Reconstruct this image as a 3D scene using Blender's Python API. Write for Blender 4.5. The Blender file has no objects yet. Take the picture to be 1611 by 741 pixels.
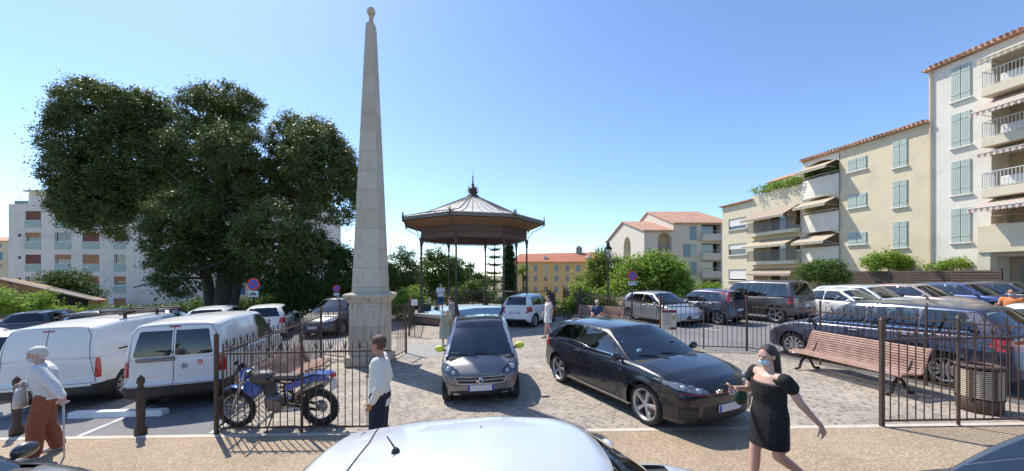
import bpy, bmesh, math, random
import numpy as np
from mathutils import Vector, Matrix, Euler
from mathutils.bvhtree import BVHTree
PI = math.pi
R = math.radians
random.seed(7)
rng = np.random.default_rng(11)
SC = bpy.context.scene
COL = SC.collection

# ------------------------------------------------------------------ camera, sky, sun
cam_d = bpy.data.cameras.new('camera')
cam = bpy.data.objects.new('camera', cam_d)
COL.objects.link(cam)
cam.location = (0, 0, 2.5)
cam.rotation_euler = (R(90), 0, 0)
cam_d.sensor_width = 36
cam_d.lens = 567 / 1611 * 36
cam_d.shift_y = (432 - 370.5) / 1611
cam_d.clip_start = 0.05
cam_d.clip_end = 9000
SC.camera = cam
SUN_EL, SUN_AZ = 53.5, -46.0          # azimuth measured from +Y towards +X
w = bpy.data.worlds.new('World')
SC.world = w
w.use_nodes = True
wn = w.node_tree
sky = wn.nodes.new('ShaderNodeTexSky')
sky.sky_type = 'NISHITA'
sky.sun_disc = False
sky.sun_elevation = R(SUN_EL)
sky.sun_rotation = R(SUN_AZ)
sky.altitude = 300
sky.air_density = 0.9
sky.dust_density = 0.4
sky.ozone_density = 5.2
bg = wn.nodes['Background']
bg.inputs['Strength'].default_value = 0.14
wn.links.new(sky.outputs[0], bg.inputs['Color'])
sd = bpy.data.lights.new('sun', 'SUN')
sd.energy = 3.5
sd.angle = R(0.5)
sd.color = (1.0, 0.94, 0.85)
sun = bpy.data.objects.new('sun', sd)
COL.objects.link(sun)
_s = Vector((math.sin(R(SUN_AZ)) * math.cos(R(SUN_EL)), math.cos(R(SUN_AZ)) * math.cos(R(SUN_EL)), math.sin(R(SUN_EL))))
sun.rotation_euler = _s.to_track_quat('Z', 'Y').to_euler()
sun.location = (-20, 20, 40)
SC.view_settings.view_transform = 'Standard'
SC.view_settings.look = 'None'
SC.view_settings.exposure = 0.80
SC.view_settings.gamma = 1.0

# ------------------------------------------------------------------ placement helpers
SL = 0.03                              # the square falls gently to the left
def gz(x, y):
    z = SL * max(-32, min(32, x))
    y0 = 32 if x < 12 else 46
    t = max(0, min(1, (y - y0) / 40.0))
    return z - 12 * t * t * (3 - 2 * t)
def G(px, py, h=0.0):                  # ground point (or point h above ground) seen at a photo position
    d = (2.5 - h) * 567 / ((py - 432) + SL * (px - 805))
    return ((px - 805) / 567 * d, d)
def P(px, py, d):                      # point at depth d
    return Vector(((px - 805) / 567 * d, d, 2.5 - (py - 432) / 567 * d))

# ------------------------------------------------------------------ object helpers
def tag(o, label=None, cat=None, group=None, kind=None):
    if label: o['label'] = label
    if cat: o['category'] = cat
    if group: o['group'] = group
    if kind: o['kind'] = kind
    return o
def empty(name, loc=(0, 0, 0), rz=0.0, label=None, cat=None, group=None):
    o = bpy.data.objects.new(name, None)
    COL.objects.link(o)
    o.empty_display_size = 0.2
    o.location = loc
    o.rotation_euler = (0, 0, rz)
    return tag(o, label, cat, group)
def copy_tree(o, parent=None):
    c = o.copy()
    COL.objects.link(c)
    c.parent = parent
    for ch in list(o.children):
        copy_tree(ch, c)
    return c
def link(name, me, mat, parent=None, smooth=False, loc=None):
    o = bpy.data.objects.new(name, me)
    COL.objects.link(o)
    if mat is not None and not me.materials:
        me.materials.append(mat)
    if parent is not None: o.parent = parent
    if loc is not None: o.location = loc
    if smooth:
        me.polygons.foreach_set('use_smooth', [True] * len(me.polygons))
    return o
def np_mesh(name, V, F):
    me = bpy.data.meshes.new(name)
    V = np.asarray(V, dtype=np.float32)
    F = np.asarray(F, dtype=np.int32)
    k = F.shape[1]
    me.vertices.add(len(V)); me.vertices.foreach_set('co', V.ravel())
    me.loops.add(F.size); me.loops.foreach_set('vertex_index', F.ravel())
    me.polygons.add(len(F))
    me.polygons.foreach_set('loop_start', np.arange(len(F), dtype=np.int32) * k)
    me.polygons.foreach_set('loop_total', np.full(len(F), k, dtype=np.int32))
    me.update(); me.validate()
    return me

class MB:
    """collects shapes into one mesh"""
    def __init__(s): s.v = []; s.f = []
    def add(s, vs, fs, M=None):
        o = len(s.v)
        if M is not None: vs = [M @ Vector(v) for v in vs]
        s.v += [tuple(v) for v in vs]
        s.f += [tuple(i + o for i in f) for f in fs]
        return s
    def box(s, c, d, rz=0, M=None, bev=0.0):
        x, y, z = d[0] / 2, d[1] / 2, d[2] / 2
        if bev > 0:
            b = min(bev, x * .9, y * .9, z * .9)
            vs = []
            for sz in (-1, 1):
                zz = sz * z
                for (ex, ey, ez) in (((x - b), (y - b), zz),):
                    pass
            # chamfered box: 24 vertices through bmesh
            bm = bmesh.new(); bmesh.ops.create_cube(bm, size=1)
            for v in bm.verts: v.co = Vector((v.co.x * d[0], v.co.y * d[1], v.co.z * d[2]))
            bmesh.ops.bevel(bm, geom=list(bm.edges), offset=b, segments=1, affect='EDGES')
            bm.verts.ensure_lookup_table()
            vs = [v.co.copy() for v in bm.verts]; fs = [tuple(v.index for v in f.verts) for f in bm.faces]
            bm.free()
        else:
            vs = [Vector(p) for p in ((-x,-y,-z),(x,-y,-z),(x,y,-z),(-x,y,-z),(-x,-y,z),(x,-y,z),(x,y,z),(-x,y,z))]
            fs = [(0,3,2,1),(4,5,6,7),(0,1,5,4),(1,2,6,5),(2,3,7,6),(3,0,4,7)]
        T = Matrix.Translation(Vector(c)) @ Matrix.Rotation(rz, 4, 'Z')
        if M is not None: T = M @ T
        return s.add(vs, fs, T)
    def tube(s, pts, r, n=8, cap=True, r2=None):
        pts = [Vector(p) for p in pts]
        m = len(pts)
        rs = r if isinstance(r, (list, tuple)) else [r] * m
        if r2 is not None: rs = [r + (r2 - r) * i / (m - 1) for i in range(m)]
        vs = []; u = None
        for i, p in enumerate(pts):
            t = (pts[min(i + 1, m - 1)] - pts[max(i - 1, 0)])
            t = t.normalized() if t.length > 1e-9 else Vector((0, 0, 1))
            if u is None:
                a = Vector((0, 0, 1)) if abs(t.z) < .9 else Vector((1, 0, 0))
                u = t.cross(a).normalized()
            else:
                u = (u - t * u.dot(t))
                u = u.normalized() if u.length > 1e-6 else t.orthogonal().normalized()
            v = t.cross(u)
            for k in range(n):
                a = 2 * PI * k / n + PI / n
                vs.append(p + (u * math.cos(a) + v * math.sin(a)) * rs[i])
        fs = []
        for i in range(m - 1):
            for k in range(n):
                k2 = (k + 1) % n
                fs.append((i*n+k, i*n+k2, (i+1)*n+k2, (i+1)*n+k))
        if cap:
            fs.append(tuple(range(n - 1, -1, -1))); fs.append(tuple((m-1)*n + k for k in range(n)))
        return s.add(vs, fs)
    def lathe(s, prof, n=24, M=None, cap=True, a0=0.0, sq=False):
        vs = []
        for (r, z) in prof:
            for k in range(n):
                a = a0 + 2 * PI * k / n
                vs.append(Vector((r * math.cos(a), r * math.sin(a), z)))
        fs = []
        for i in range(len(prof) - 1):
            for k in range(n):
                k2 = (k + 1) % n
                fs.append((i*n+k, i*n+k2, (i+1)*n+k2, (i+1)*n+k))
        if cap:
            fs.append(tuple(range(n - 1, -1, -1))); fs.append(tuple((len(prof)-1)*n + k for k in range(n)))
        return s.add(vs, fs, M)
    def torus(s, R0, r, n=32, m=10, M=None):
        vs = []; fs = []
        for i in range(n):
            a = 2 * PI * i / n
            for j in range(m):
                b = 2 * PI * j / m
                vs.append(Vector(((R0 + r * math.cos(b)) * math.cos(a), (R0 + r * math.cos(b)) * math.sin(a), r * math.sin(b))))
        for i in range(n):
            for j in range(m):
                fs.append((i*m+j, ((i+1)%n)*m+j, ((i+1)%n)*m+(j+1)%m, i*m+(j+1)%m))
        return s.add(vs, fs, M)
    def ball(s, c, rad, n=14, m=9, M=None):
        if not isinstance(rad, (tuple, list)): rad = (rad,) * 3
        vs = [Vector((0, 0, 1))]
        for i in range(1, m):
            t = PI * i / m
            for k in range(n):
                a = 2 * PI * k / n
                vs.append(Vector((math.sin(t) * math.cos(a), math.sin(t) * math.sin(a), math.cos(t))))
        vs.append(Vector((0, 0, -1)))
        fs = [(0, 1 + k, 1 + (k + 1) % n) for k in range(n)]
        for i in range(m - 2):
            for k in range(n):
                a, b = 1 + i*n + k, 1 + i*n + (k+1) % n
                fs.append((a, a + n, b + n, b))
        L = len(vs) - 1
        fs += [(L, L - n + (k + 1) % n, L - n + k) for k in range(n)]
        vs = [Vector((v.x * rad[0], v.y * rad[1], v.z * rad[2])) for v in vs]
        if M is None: M = Matrix.Identity(4)
        return s.add(vs, fs, Matrix.Translation(Vector(c)) @ M)
    def loft(s, rings, n=20, cap=True):
        """rings: (cx, cy, cz, rx, ry) horizontal ellipses"""
        vs = []
        for (cx, cy, cz, rx, ry) in rings:
            for k in range(n):
                a = 2 * PI * k / n
                vs.append(Vector((cx + rx * math.cos(a), cy + ry * math.sin(a), cz)))
        fs = []
        for i in range(len(rings) - 1):
            for k in range(n):
                k2 = (k + 1) % n
                fs.append((i*n+k, i*n+k2, (i+1)*n+k2, (i+1)*n+k))
        if cap:
            fs.append(tuple(range(n - 1, -1, -1))); fs.append(tuple((len(rings)-1)*n + k for k in range(n)))
        return s.add(vs, fs)
    def prism(s, poly, y0, y1, axis='y'):
        """polygon in the other two axes, extruded along axis"""
        n = len(poly); vs = []
        for t in (y0, y1):
            for (a, b) in poly:
                vs.append({'y': (a, t, b), 'x': (t, a, b), 'z': (a, b, t)}[axis])
        fs = [tuple(range(n)), tuple(range(2*n - 1, n - 1, -1))]
        for i in range(n):
            j = (i + 1) % n
            fs.append((i, i + n, j + n, j))
        return s.add(vs, fs)
    def quad(s, a, b, c, d): return s.add([a, b, c, d], [(0, 1, 2, 3)])
    def build(s, name, mat, parent=None, smooth=False, loc=None, fix=True):
        me = bpy.data.meshes.new(name)
        me.from_pydata([tuple(v) for v in s.v], [], s.f)
        if fix:
            bm = bmesh.new(); bm.from_mesh(me)
            bmesh.ops.recalc_face_normals(bm, faces=list(bm.faces))
            bm.to_mesh(me); bm.free()
        me.update()
        o = link(name, me, mat, parent, smooth, loc)
        if smooth == 'auto':
            pass
        return o

def smooth_by_angle(o, ang=40):
    me = o.data
    me.polygons.foreach_set('use_smooth', [True] * len(me.polygons))
    bm = bmesh.new(); bm.from_mesh(me)
    for e in bm.edges:
        if len(e.link_faces) == 2 and e.calc_face_angle(0) > R(ang): e.smooth = False
    bm.to_mesh(me); bm.free()
    return o

# ------------------------------------------------------------------ materials
def hexc(h, k=1.0):
    h = h.lstrip('#')
    out = []
    for i in (0, 2, 4):
        c = int(h[i:i+2], 16) / 255
        out.append((c / 12.92 if c <= .04045 else ((c + .055) / 1.055) ** 2.4) * k)
    return tuple(out)
MATS = {}
def new_mat(name):
    m = bpy.data.materials.new(name); m.use_nodes = True
    MATS[name] = m
    return m, m.node_tree, m.node_tree.nodes['Principled BSDF']
def node(nt, typ, ins=None, **kw):
    n = nt.nodes.new(typ)
    for k, v in kw.items(): setattr(n, k, v)
    if ins:
        for k, v in ins.items():
            if hasattr(v, 'links') or isinstance(v, bpy.types.NodeSocket): nt.links.new(v, n.inputs[k])
            else: n.inputs[k].default_value = v
    return n
def ramp(nt, fac, stops):
    r = nt.nodes.new('ShaderNodeValToRGB')
    nt.links.new(fac, r.inputs[0])
    el = r.color_ramp.elements
    while len(el) < len(stops): el.new(.5)
    for e, (p, c) in zip(el, stops):
        e.position = p; e.color = (*c, 1) if len(c) == 3 else c
    return r.outputs[0]
def mathn(nt, op, a, b=None, c=None):
    n = nt.nodes.new('ShaderNodeMath'); n.operation = op
    for i, v in enumerate((a, b, c)):
        if v is None: continue
        if isinstance(v, bpy.types.NodeSocket): nt.links.new(v, n.inputs[i])
        else: n.inputs[i].default_value = v
    return n.outputs[0]
def mixc(nt, fac, a, b, mode='MIX'):
    n = nt.nodes.new('ShaderNodeMix'); n.data_type = 'RGBA'; n.blend_type = mode
    for i, v in ((0, fac), (6, a), (7, b)):
        if isinstance(v, bpy.types.NodeSocket): nt.links.new(v, n.inputs[i])
        else: n.inputs[i].default_value = v if i == 0 else ((*v, 1) if len(v) == 3 else v)
    return n.outputs[2]
def coords(nt, kind='Object'):
    return nt.nodes.new('ShaderNodeTexCoord').outputs[kind]
def plain(name, col, rough=.6, metal=0.0, var=.12, scale=6.0, bump=0.0, bscale=60.0, spec=.5, coat=0.0, dirt=None, dscale=1.2, damt=.4):
    """base colour with soft procedural variation, optional stains and fine bump"""
    m, nt, b = new_mat(name)
    co = coords(nt)
    nz = node(nt, 'ShaderNodeTexNoise', {'Vector': co, 'Scale': scale, 'Detail': 5.0, 'Roughness': .6})
    c = ramp(nt, nz.outputs['Fac'], [(.25, tuple(x * (1 - var) for x in col)), (.75, tuple(min(1, x * (1 + var)) for x in col))])
    if dirt:
        n2 = node(nt, 'ShaderNodeTexNoise', {'Vector': co, 'Scale': dscale, 'Detail': 8.0, 'Roughness': .7})
        f = ramp(nt, n2.outputs['Fac'], [(.48, (0, 0, 0)), (.72, (damt, damt, damt))])
        c = mixc(nt, f, c, dirt)
    nt.links.new(c, b.inputs['Base Color'])
    b.inputs['Roughness'].default_value = rough
    b.inputs['Metallic'].default_value = metal
    b.inputs['Specular IOR Level'].default_value = spec
    b.inputs['Coat Weight'].default_value = coat
    b.inputs['Coat Roughness'].default_value = .04
    if bump:
        n3 = node(nt, 'ShaderNodeTexNoise', {'Vector': co, 'Scale': bscale, 'Detail': 4.0})
        bp = node(nt, 'ShaderNodeBump', {'Height': n3.outputs['Fac'], 'Strength': bump, 'Distance': .02})
        nt.links.new(bp.outputs[0], b.inputs['Normal'])
    return m
def paint(name, col, metal=.3, rough=.32, dust=.12):
    m, nt, b = new_mat(name)
    co = coords(nt)
    n = node(nt, 'ShaderNodeTexNoise', {'Vector': co, 'Scale': 2.2, 'Detail': 8.0, 'Roughness': .7})
    f = ramp(nt, n.outputs['Fac'], [(.35, (0, 0, 0)), (.8, (dust,) * 3)])
    c = mixc(nt, f, col, (.42, .38, .33))
    nt.links.new(c, b.inputs['Base Color'])
    r = ramp(nt, n.outputs['Fac'], [(.3, (rough,) * 3), (.8, (min(1, rough + .2),) * 3)])
    nt.links.new(r, b.inputs['Roughness'])
    b.inputs['Metallic'].default_value = metal
    b.inputs['Coat Weight'].default_value = .8
    b.inputs['Coat Roughness'].default_value = .05
    return m
def glass(name, tint=(.22, .26, .27), gl=1.0):
    m = bpy.data.materials.new(name); m.use_nodes = True
    nt = m.node_tree; nt.nodes.clear()
    out = nt.nodes.new('ShaderNodeOutputMaterial')
    tr = node(nt, 'ShaderNodeBsdfTransparent', {'Color': (*tint, 1)})
    g = node(nt, 'ShaderNodeBsdfGlossy', {'Color': (gl, gl, gl, 1), 'Roughness': .03})
    fr = node(nt, 'ShaderNodeFresnel', {'IOR': 1.5})
    f2 = mathn(nt, 'MULTIPLY_ADD', fr.outputs[0], 1.1, .09)
    mx = nt.nodes.new('ShaderNodeMixShader')
    nt.links.new(f2, mx.inputs[0]); nt.links.new(tr.outputs[0], mx.inputs[1]); nt.links.new(g.outputs[0], mx.inputs[2])
    nt.links.new(mx.outputs[0], out.inputs[0])
    return m
def leafmat(name, c1, c2, trans=.35, rough=.5):
    m, nt, b = new_mat(name)
    geo = nt.nodes.new('ShaderNodeNewGeometry')
    co = coords(nt)
    nz = node(nt, 'ShaderNodeTexNoise', {'Vector': co, 'Scale': .45, 'Detail': 3.0})
    f = mathn(nt, 'ADD', mathn(nt, 'MULTIPLY', geo.outputs['Random Per Island'], .6), mathn(nt, 'MULTIPLY', nz.outputs['Fac'], .5))
    c = ramp(nt, f, [(.15, c1), (.9, c2)])
    nt.links.new(c, b.inputs['Base Color'])
    b.inputs['Roughness'].default_value = rough
    b.inputs['Specular IOR Level'].default_value = .18
    tl = node(nt, 'ShaderNodeBsdfTranslucent', {'Color': c})
    mx = nt.nodes.new('ShaderNodeMixShader'); mx.inputs[0].default_value = trans
    nt.links.new(b.outputs[0], mx.inputs[1]); nt.links.new(tl.outputs[0], mx.inputs[2])
    nt.links.new(mx.outputs[0], nt.nodes['Material Output'].inputs[0])
    return m

M = {}
M['iron'] = plain('rusty_brown_iron', (.085, .055, .042), .62, .2, .3, 14, .3, 80, dirt=(.16, .075, .04), dscale=3, damt=.6)
M['iron_dark'] = plain('dark_iron', (.035, .026, .022), .5, .3, .2, 8)
M['black'] = plain('black_plastic', (.018, .018, .019), .5)
M['rubber'] = plain('tyre_rubber', (.028, .027, .026), .85, var=.2, scale=20)
M['under'] = plain('dark_underbody', (.012, .012, .012), .9)
M['alloy'] = plain('alloy_silver', (.48, .48, .49), .3, .75, .08)
M['alloy_dark'] = plain('alloy_grey', (.2, .2, .2), .35, .7)
M['chrome'] = plain('chrome', (.75, .75, .76), .12, 1.0, .03)
M['white_plastic'] = plain('white_plastic', (.75, .75, .74), .45)
M['plate'] = plain('number_plate', (.62, .62, .62), .5, var=.04)
M['red_lamp'] = plain('red_lamp_lens', (.42, .01, .012), .15, var=.1, coat=1)
M['orange_lamp'] = plain('orange_lamp_lens', (.65, .16, .01), .2, coat=1)
M['lamp_mid'] = plain('grey_lamp_lens', (.20, .22, .24), .08, .4, .3, 22, coat=1)
M['clear_lamp'] = plain('clear_lamp_lens', (.42, .44, .46), .08, .5, .15, 25, coat=1)
M['lamp_dark'] = plain('smoked_lamp_lens', (.10, .11, .12), .08, .4, .3, 22, coat=1)
M['seam'] = plain('panel_gap', (.006, .006, .006), .8)
M['interior'] = plain('dark_interior', (.035, .034, .034), .8)
M['interior2'] = plain('grey_interior', (.20, .19, .18), .8)
M['glass'] = glass('tinted_car_glass', (.45, .53, .54))
M['glass_dark'] = glass('dark_privacy_glass', (.06, .07, .075), .6)
M['winglass'] = glass('window_glass', (.05, .055, .06))
M['stone'] = plain('pale_stone', (.50, .45, .38), .85, 0, .14, 5, .35, 45, dirt=(.28, .22, .16), dscale=1.6, damt=.45)
M['wood'] = plain('weathered_bench_wood', (.33, .19, .14), .6, 0, .3, 9, .2, 50, dirt=(.50, .40, .34), dscale=5, damt=.5)
M['wood_dark'] = plain('dark_fence_wood', (.07, .05, .04), .8, 0, .3, 9)
M['skin'] = plain('skin', (.55, .33, .25), .5, 0, .08, 10)
M['skin2'] = plain('tanned_skin', (.42, .21, .14), .5, 0, .08, 10)
M['hair_dark'] = plain('dark_brown_hair', (.022, .014, .011), .45, 0, .3, 40, .5, 90)
M['hair_white'] = plain('white_hair', (.62, .58, .52), .6, 0, .2, 40, .5, 90)
M['hair_brown'] = plain('thin_reddish_brown_hair', (.10, .045, .03), .6, 0, .3, 40, .5, 90)
M['mask'] = plain('pale_blue_mask', (.38, .58, .68), .8, 0, .05)
M['trunk'] = plain('grey_bark', (.075, .058, .047), .9, 0, .35, 5, .8, 14)

# --- ground surfaces
def gravel():
    m, nt, b = new_mat('tan_resin_gravel')
    co = coords(nt)
    v = node(nt, 'ShaderNodeTexVoronoi', {'Vector': co, 'Scale': 75.0})
    n = node(nt, 'ShaderNodeTexNoise', {'Vector': co, 'Scale': 1.1, 'Detail': 6.0, 'Roughness': .65})
    n2 = node(nt, 'ShaderNodeTexNoise', {'Vector': co, 'Scale': 18.0, 'Detail': 6.0, 'Roughness': .8})
    sep = nt.nodes.new('ShaderNodeSeparateColor'); nt.links.new(v.outputs['Color'], sep.inputs[0])
    c = ramp(nt, sep.outputs[0], [(0, (.24, .18, .125)), (.35, (.35, .27, .185)), (.75, (.42, .325, .23)), (1, (.52, .43, .32))])
    d = ramp(nt, n.outputs['Fac'], [(.3, (.86, .84, .80)), (.7, (1.08, 1.06, 1.04))])
    c = mixc(nt, 1.0, c, d, 'MULTIPLY')
    e = ramp(nt, n2.outputs['Fac'], [(.3, (.8, .8, .8)), (.7, (1.12, 1.12, 1.12))])
    c = mixc(nt, 1.0, c, e, 'MULTIPLY')
    nt.links.new(c, b.inputs['Base Color']); b.inputs['Roughness'].default_value = .9
    bp = node(nt, 'ShaderNodeBump', {'Height': v.outputs['Distance'], 'Strength': .5, 'Distance': .01})
    nt.links.new(bp.outputs[0], b.inputs['Normal'])
    return m
def asphalt(name='worn_asphalt', base=.15):
    m, nt, b = new_mat(name)
    co = coords(nt)
    n = node(nt, 'ShaderNodeTexNoise', {'Vector': co, 'Scale': .6, 'Detail': 8.0, 'Roughness': .65})
    n2 = node(nt, 'ShaderNodeTexNoise', {'Vector': co, 'Scale': 70.0, 'Detail': 3.0})
    n5 = node(nt, 'ShaderNodeTexVoronoi', {'Vector': co, 'Scale': .55}, feature='DISTANCE_TO_EDGE')
    c = ramp(nt, n.outputs['Fac'], [(.3, (base * .78, base * .78, base * .8)), (.7, (base * 1.2, base * 1.17, base * 1.15))])
    e = ramp(nt, n2.outputs['Fac'], [(.35, (.75, .75, .75)), (.7, (1.25, 1.25, 1.25))])
    c = mixc(nt, 1.0, c, e, 'MULTIPLY')
    nt.links.new(c, b.inputs['Base Color']); b.inputs['Roughness'].default_value = .88
    bp = node(nt, 'ShaderNodeBump', {'Height': n2.outputs['Fac'], 'Strength': .4, 'Distance': .01})
    nt.links.new(bp.outputs[0], b.inputs['Normal'])
    return m
def setts():
    """granite setts laid in segmental arcs: each 1.7 m wide column of arcs"""
    m, nt, b = new_mat('granite_setts_in_arcs')
    co = coords(nt)
    s = nt.nodes.new('ShaderNodeSeparateXYZ'); nt.links.new(co, s.inputs[0])
    wn_ = node(nt, 'ShaderNodeTexNoise', {'Vector': co, 'Scale': 1.3, 'Detail': 2.0})
    X = mathn(nt, 'ADD', s.outputs[0], mathn(nt, 'MULTIPLY', wn_.outputs['Fac'], .16))
    Y = mathn(nt, 'ADD', s.outputs[1], mathn(nt, 'MULTIPLY', wn_.outputs['Fac'], .12))
    Wd = 1.7; Rr = 1.15
    xm = mathn(nt, 'SUBTRACT', mathn(nt, 'FLOORED_MODULO', X, Wd), Wd / 2)
    col = mathn(nt, 'FLOOR', mathn(nt, 'DIVIDE', X, Wd))
    u = mathn(nt, 'MULTIPLY', mathn(nt, 'ARCSINE', mathn(nt, 'DIVIDE', xm, Rr)), Rr)
    v = mathn(nt, 'SUBTRACT', Y, mathn(nt, 'SQRT', mathn(nt, 'SUBTRACT', Rr * Rr, mathn(nt, 'MULTIPLY', xm, xm))))
    u = mathn(nt, 'ADD', u, mathn(nt, 'MULTIPLY', col, 7.3))
    cx = nt.nodes.new('ShaderNodeCombineXYZ'); nt.links.new(u, cx.inputs[0]); nt.links.new(v, cx.inputs[1])
    br = node(nt, 'ShaderNodeTexBrick', {'Vector': cx.outputs[0], 'Scale': 1.0, 'Mortar Size': .007, 'Mortar Smooth': .35,
              'Brick Width': .125, 'Row Height': .105, 'Bias': 0.0,
              'Color1': (.20, .18, .155, 1), 'Color2': (.36, .32, .27, 1), 'Mortar': (.44, .40, .34, 1)}, offset=.5)
    n = node(nt, 'ShaderNodeTexNoise', {'Vector': co, 'Scale': .8, 'Detail': 7.0, 'Roughness': .65})
    d = ramp(nt, n.outputs['Fac'], [(.3, (.82, .80, .78)), (.72, (1.22, 1.19, 1.14))])
    c = mixc(nt, 1.0, br.outputs['Color'], d, 'MULTIPLY')
    n5 = node(nt, 'ShaderNodeTexNoise', {'Vector': co, 'Scale': .42, 'Detail': 4.0, 'Roughness': .75})
    c = mixc(nt, ramp(nt, n5.outputs['Fac'], [(.56, (0, 0, 0)), (.66, (.35, .35, .35))]), c, (.15, .135, .12))
    n2 = node(nt, 'ShaderNodeTexNoise', {'Vector': co, 'Scale': 22.0, 'Detail': 5.0})
    e = ramp(nt, n2.outputs['Fac'], [(.3, (.82, .82, .84)), (.7, (1.15, 1.12, 1.08))])
    c = mixc(nt, 1.0, c, e, 'MULTIPLY')
    nt.links.new(c, b.inputs['Base Color']); b.inputs['Roughness'].default_value = .82
    bp = node(nt, 'ShaderNodeBump', {'Height': br.outputs['Fac'], 'Strength': .35, 'Distance': -.008})
    nt.links.new(bp.outputs[0], b.inputs['Normal'])
    return m
M['gravel'] = gravel(); M['asphalt'] = asphalt('worn_asphalt', .19); M['setts'] = setts(); M['road'] = asphalt('dark_road_asphalt', .09)
M['slab'] = plain('concrete_slab', (.30, .29, .27), .9, 0, .12, 3, .2, 60)
M['kerb'] = plain('kerb_stone', (.52, .46, .38), .85, 0, .15, 6)
M['line'] = plain('worn_white_line', (.55, .55, .53), .8, 0, .15, 9, dirt=(.2, .2, .2), dscale=6, damt=.7)
M['earth'] = plain('dry_earth', (.20, .16, .09), .95, 0, .3, 1.5, dirt=(.08, .11, .03), dscale=.8, damt=.9)

def sheet(name, pts, z, mat, kind='structure'):
    me = bpy.data.meshes.new(name)
    me.from_pydata([(x, y, SL * x + z) for x, y in pts], [], [tuple(range(len(pts)))])
    o = link(name, me, mat)
    return tag(o, kind=kind)
# the ground: one sheet to the horizon
xs = np.unique(np.concatenate([-np.geomspace(32, 4000, 24), np.linspace(-32, 32, 9), np.geomspace(32, 4000, 24)]))
ys = np.unique(np.concatenate([[-60, -20, 0], np.linspace(32, 90, 24), np.geomspace(90, 6000, 22)]))
V = np.array([(x, y, gz(x, y)) for y in ys for x in xs]); nx_ = len(xs)
F = np.array([(j*nx_+i, j*nx_+i+1, (j+1)*nx_+i+1, (j+1)*nx_+i) for j in range(len(ys)-1) for i in range(nx_-1)])
tag(link('ground', np_mesh('ground', V, F), M['earth']), kind='structure')
FB = lambda x: 5.72 - .035 * x         # front edge of the square
sheet('road', [(-30, -8), (30, -8), (30, 3.25), (-30, 3.25)], .004, M['road'])
sheet('pavement', [(-30, 3.25), (30, 3.25), (30, FB(30)), (-30, FB(-30))], .012, M['gravel'])
sheet('parking_ground_left', [(-31, FB(-31)), (-4.9, FB(-4.9)), (-6.2, 11.7), (-7.4, 16.5), (-8.4, 25), (-31, 27)], .006, M['asphalt'])
sheet('parking_ground_right', [(9.05, FB(9)), (31, FB(31)), (31, 31), (3.9, 27), (3.68, 19.5), (4.85, 11.6), (7.1, 10.8)], .006, M['asphalt'])
sheet('square_paving', [(-4.9, FB(-4.9)), (9.05, FB(9.05)), (7.1, 10.8), (4.85, 11.6), (3.68, 19.5), (3.9, 25.2), (-8.4, 25), (-7.4, 16.5), (-6.2, 11.7)], .008, M['setts'])
sheet('kerb_strip', [(-30, FB(-30) - .06), (30, FB(30) - .06), (30, FB(30) + .05), (-30, FB(-30) + .05)], .016, M['kerb'])
sheet('concrete_strip', [(-3.4, 11.2), (-1.8, 11.2), (-1.9, 13.6), (-3.9, 13.6)], .013, M['slab'])
def paint_line(a, b, wd=.1):
    a = Vector(a); b = Vector(b); n = (b - a).normalized(); n = Vector((-n.y, n.x)) * wd / 2
    return sheet('painted_line', [tuple(a - n), tuple(b - n), tuple(b + n), tuple(a + n)], .011, M['line'])
for q in ((-7.25, 5.98, -7.9, 10.9), (-9.8, 6.07, -10.5, 11), (-5.0, 6.0, -5.1, 6.5), (-4.3+-9.2, 14, -9.6-3.6, 18), (-16, 13.6, -17, 18)):
    paint_line(q[:2], q[2:])
for q in ((11.2, 14.2, 9.2, 19), (13.8, 13.9, 12.0, 19), (8.3, 14.4, 6.8, 18.6)):
    paint_line(q[:2], q[2:])

# ------------------------------------------------------------------ cars
def rbox_mesh(nx, ny, nz, half, r):
    """rounded box surface in [-1,1]^3 (fractions), rounded in real units by r; quads welded"""
    pts = []; idx = {}; faces = []
    def vid(i, j, k):
        key = (i, j, k)
        if key not in idx:
            idx[key] = len(pts); pts.append((2*i/nx - 1, 2*j/ny - 1, 2*k/nz - 1))
        return idx[key]
    for i in range(nx):
        for j in range(ny):
            faces.append((vid(i,j,0), vid(i,j+1,0), vid(i+1,j+1,0), vid(i+1,j,0)))
            faces.append((vid(i,j,nz), vid(i+1,j,nz), vid(i+1,j+1,nz), vid(i,j+1,nz)))
    for i in range(nx):
        for k in range(nz):
            faces.append((vid(i,0,k), vid(i+1,0,k), vid(i+1,0,k+1), vid(i,0,k+1)))
            faces.append((vid(i,ny,k), vid(i,ny,k+1), vid(i+1,ny,k+1), vid(i+1,ny,k)))
    for j in range(ny):
        for k in range(nz):
            faces.append((vid(0,j,k), vid(0,j,k+1), vid(0,j+1,k+1), vid(0,j+1,k)))
            faces.append((vid(nx,j,k), vid(nx,j+1,k), vid(nx,j+1,k+1), vid(nx,j,k+1)))
    p = np.array(pts); h = np.array(half)
    q = p * h
    inner = h - r
    c = np.clip(q, -inner, inner)
    d = q - c
    # cube -> sphere style normalisation of the rim
    n = np.linalg.norm(d, axis=1, keepdims=True)
    mx = np.abs(d).max(axis=1, keepdims=True)
    q2 = np.where(n > 1e-9, c + d / np.maximum(n, 1e-9) * mx, q)
    return q2 / h, np.array(faces)

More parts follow.
